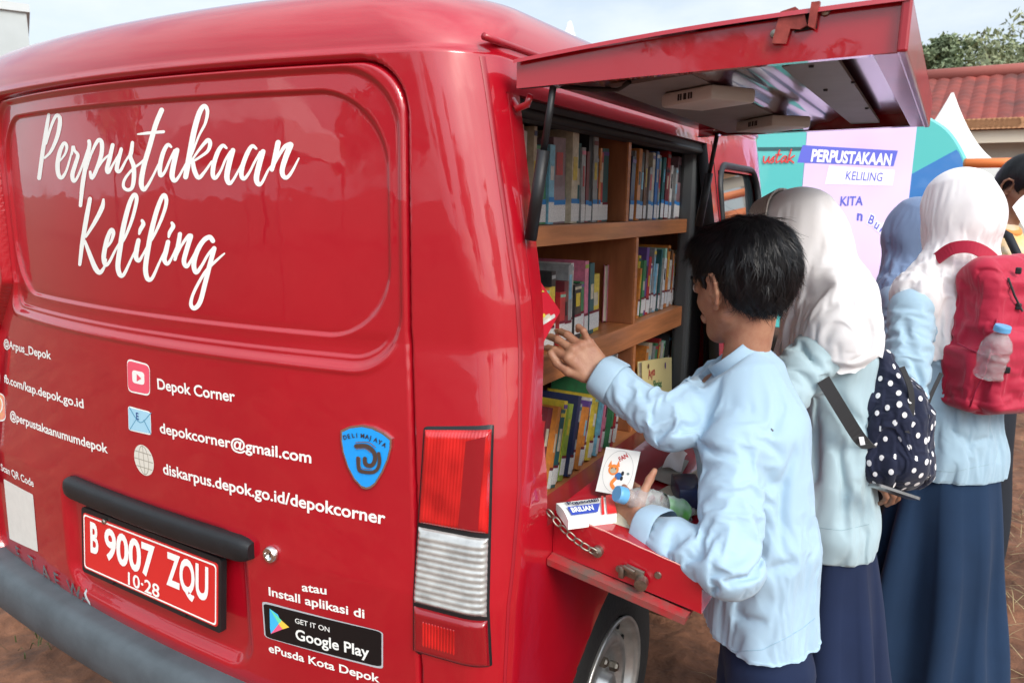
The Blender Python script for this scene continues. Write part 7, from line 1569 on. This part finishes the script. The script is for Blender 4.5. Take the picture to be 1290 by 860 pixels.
roof = obj('roof', V_, grid(na, 26), TILE, house, smooth=False)
obj('roof', [hb(-.5, zr, -2.2), hb(hw + .5, zr, -2.2), hb(hw + .5, ze, -5), hb(-.5, ze, -5)], [(0, 1, 2, 3)], TILE, house, smooth=False)
MB().tube([hb(-.5, zr + .06, -2.2), hb(hw + .5, zr + .06, -2.2)], .14, 8).build('ridge_cap', mat('ridge_tile', (.34, .10, .08), .8), house, smooth=True)
fb = MB()
for i in range(60): a = -.5 + (hw + 1) * i / 60; fb.lathe([(.0001, .02), (.10, .02), (.10, -.02)], hb(a + .1, ze - .02, .62), hn, 10)
fb.build('eave_trim', mat('eave_tile', (.55, .28, .14), .8), house)
MB().box(hb(hw / 2, ze - .24, .5), (hw + 1, .06, .22), Matrix((hx, hn, (0, 0, 1))).transposed()).build('fascia', mat('fascia_cream', (.66, .58, .46), .7), house)
for a in np.arange(.8, hw - .5, 1.25):
    fr_ = MB().box(hb(a, ze - .98, .02), (1.0, .08, .62), Matrix((hx, hn, (0, 0, 1))).transposed()).build('window', WHITEV, house)
    MB().box(hb(a, ze - .98, .05), (.86, .06, .46), Matrix((hx, hn, (0, 0, 1))).transposed()).build('pane', mat('dark_pane', (.03, .035, .04), .2), fr_)
# --- white pagoda tents
CANV = mat('tent_canvas', (.80, .79, .76), .75, nscale=2, namt=.06)
def tent(px, py, D, w, label, h_eave=2.25, leg=True):
    t = at(px, py, D); T = thing('pagoda_tent', label, 'tent', (t[0], t[1], 0), group='white pagoda tents'); V = []; n = 16; ap = t[2]
    for i in range(n + 1):
        s_ = i / n; ww = w * (.02 + .98 * s_ ** 1.0) ; z = h_eave + (ap - h_eave) * (1 - s_) ** 1.9
        for j in range(40):
            q = j / 40 * 4; e = int(q); f = q - e; c = [(-1, -1), (1, -1), (1, 1), (-1, 1)]; p = np.array(c[e]) * (1 - f) + np.array(c[(e + 1) % 4]) * f; V.append((t[0] + p[0] * ww, t[1] + p[1] * ww, z + .04 * s_ * abs(math.sin(q * math.pi)) * 0))
    F = grid(n + 1, 40, True); V += [(t[0] + x * w, t[1] + y * w, h_eave - .3) for x, y in ((-1, -1), (1, -1), (1, 1), (-1, 1))]
    obj('canopy', V, F, CANV, T); va = MB()
    for i in range(4):
        c = [(-1, -1), (1, -1), (1, 1), (-1, 1)]; a, b = c[i], c[(i + 1) % 4]; va.add([(t[0] + a[0] * w, t[1] + a[1] * w, h_eave), (t[0] + b[0] * w, t[1] + b[1] * w, h_eave), (t[0] + b[0] * w, t[1] + b[1] * w, h_eave - .28), (t[0] + a[0] * w, t[1] + a[1] * w, h_eave - .28)], [(0, 1, 2, 3)])
        MB().tube([(t[0] + a[0] * w * .98, t[1] + a[1] * w * .98, 0), (t[0] + a[0] * w * .98, t[1] + a[1] * w * .98, h_eave)], .03, 8).build('tent_pole', STEEL, T)
    va.build('valance', CANV, T)
tent(1200, 117, 12.5, .78, 'white pagoda tent with a sharp peak in front of the tiled roof', 2.05)
tent(718, 27, 26, 1.8, 'white tent peak just showing over the van roof', 3.6)
# --- orange rails beside the tent
rl = thing('barrier', 'orange rail barrier between the scarf of the second girl and the man', 'barrier', tuple(at(1250, 240, 6.5) * [1, 1, 0])); ORR = mat('rail_orange', (.75, .20, .05), .5)
for y0_, th in ((206, .035), (238, .055)): a = at(1215, y0_, 6.5); b = at(1330, y0_ - 2, 6.7); MB().tube([a, b], th, 8).build('rail', ORR, rl, smooth=True)
for px in (1222, 1310): a = at(px, 206, 6.55); MB().tube([a, a * [1, 1, 0]], .03, 8).build('post', mat('rail_grey', (.4, .4, .42), .5), rl, smooth=True)
# --- grey block far off on the left
gp = at(-30, 15, 30); gx_ = at(33, 15, 30); bw_ = np.linalg.norm(gx_ - gp); gu = unit((gx_ - gp) * [1, 1, 0]); gn = np.array([gu[1], -gu[0], 0]); gn = gn if gn @ (CAMP - gp) > 0 else -gn
blk = thing('office_block', 'pale grey concrete building at the far upper left above the van roof', 'building', tuple(gp * [1, 1, 0]))
MB().box((gx_ - gu * 6) * [1, 1, 0] + UP * gx_[2] / 2 - gn * 4, (12, 8, gx_[2]), Matrix((gu, gn, (0, 0, 1))).transposed()).build('wall', mat('pale_concrete', (.46, .50, .50), .9, nscale=1, namt=.1), blk)
MB().box((gx_ - gu * 6) * [1, 1, 0] + UP * (gx_[2] + .1) - gn * 4, (12.2, 8.2, .25), Matrix((gu, gn, (0, 0, 1))).transposed()).build('roof', mat('pale_concrete2', (.52, .55, .55), .9), blk)
# --- white tent and truck side behind the photographer (mirrored in the panel)
tent(*(0, 0, 1), 1, 'x') if False else None
T = thing('pagoda_tent', 'white pagoda tent standing behind the photographer, mirrored in the van panel', 'tent', (-4.2, -6.5, 0), group='white pagoda tents')
V_ = [(-4.2 + x * 1.6 * s_, -6.5 + y * 1.6 * s_, z) for s_, z in ((.02, 4.2), (.35, 3.0), (.7, 2.5), (1, 2.25), (1, 1.95)) for x, y in ((-1, -1), (1, -1), (1, 1), (-1, 1))]; obj('canopy', V_, grid(5, 4, True), CANV, T, smooth=False)
for x, y in ((-1, -1), (1, -1), (1, 1), (-1, 1)): MB().tube([(-4.2 + x * 1.57, -6.5 + y * 1.57, 0), (-4.2 + x * 1.57, -6.5 + y * 1.57, 2.25)], .035, 8).build('tent_pole', STEEL, T)
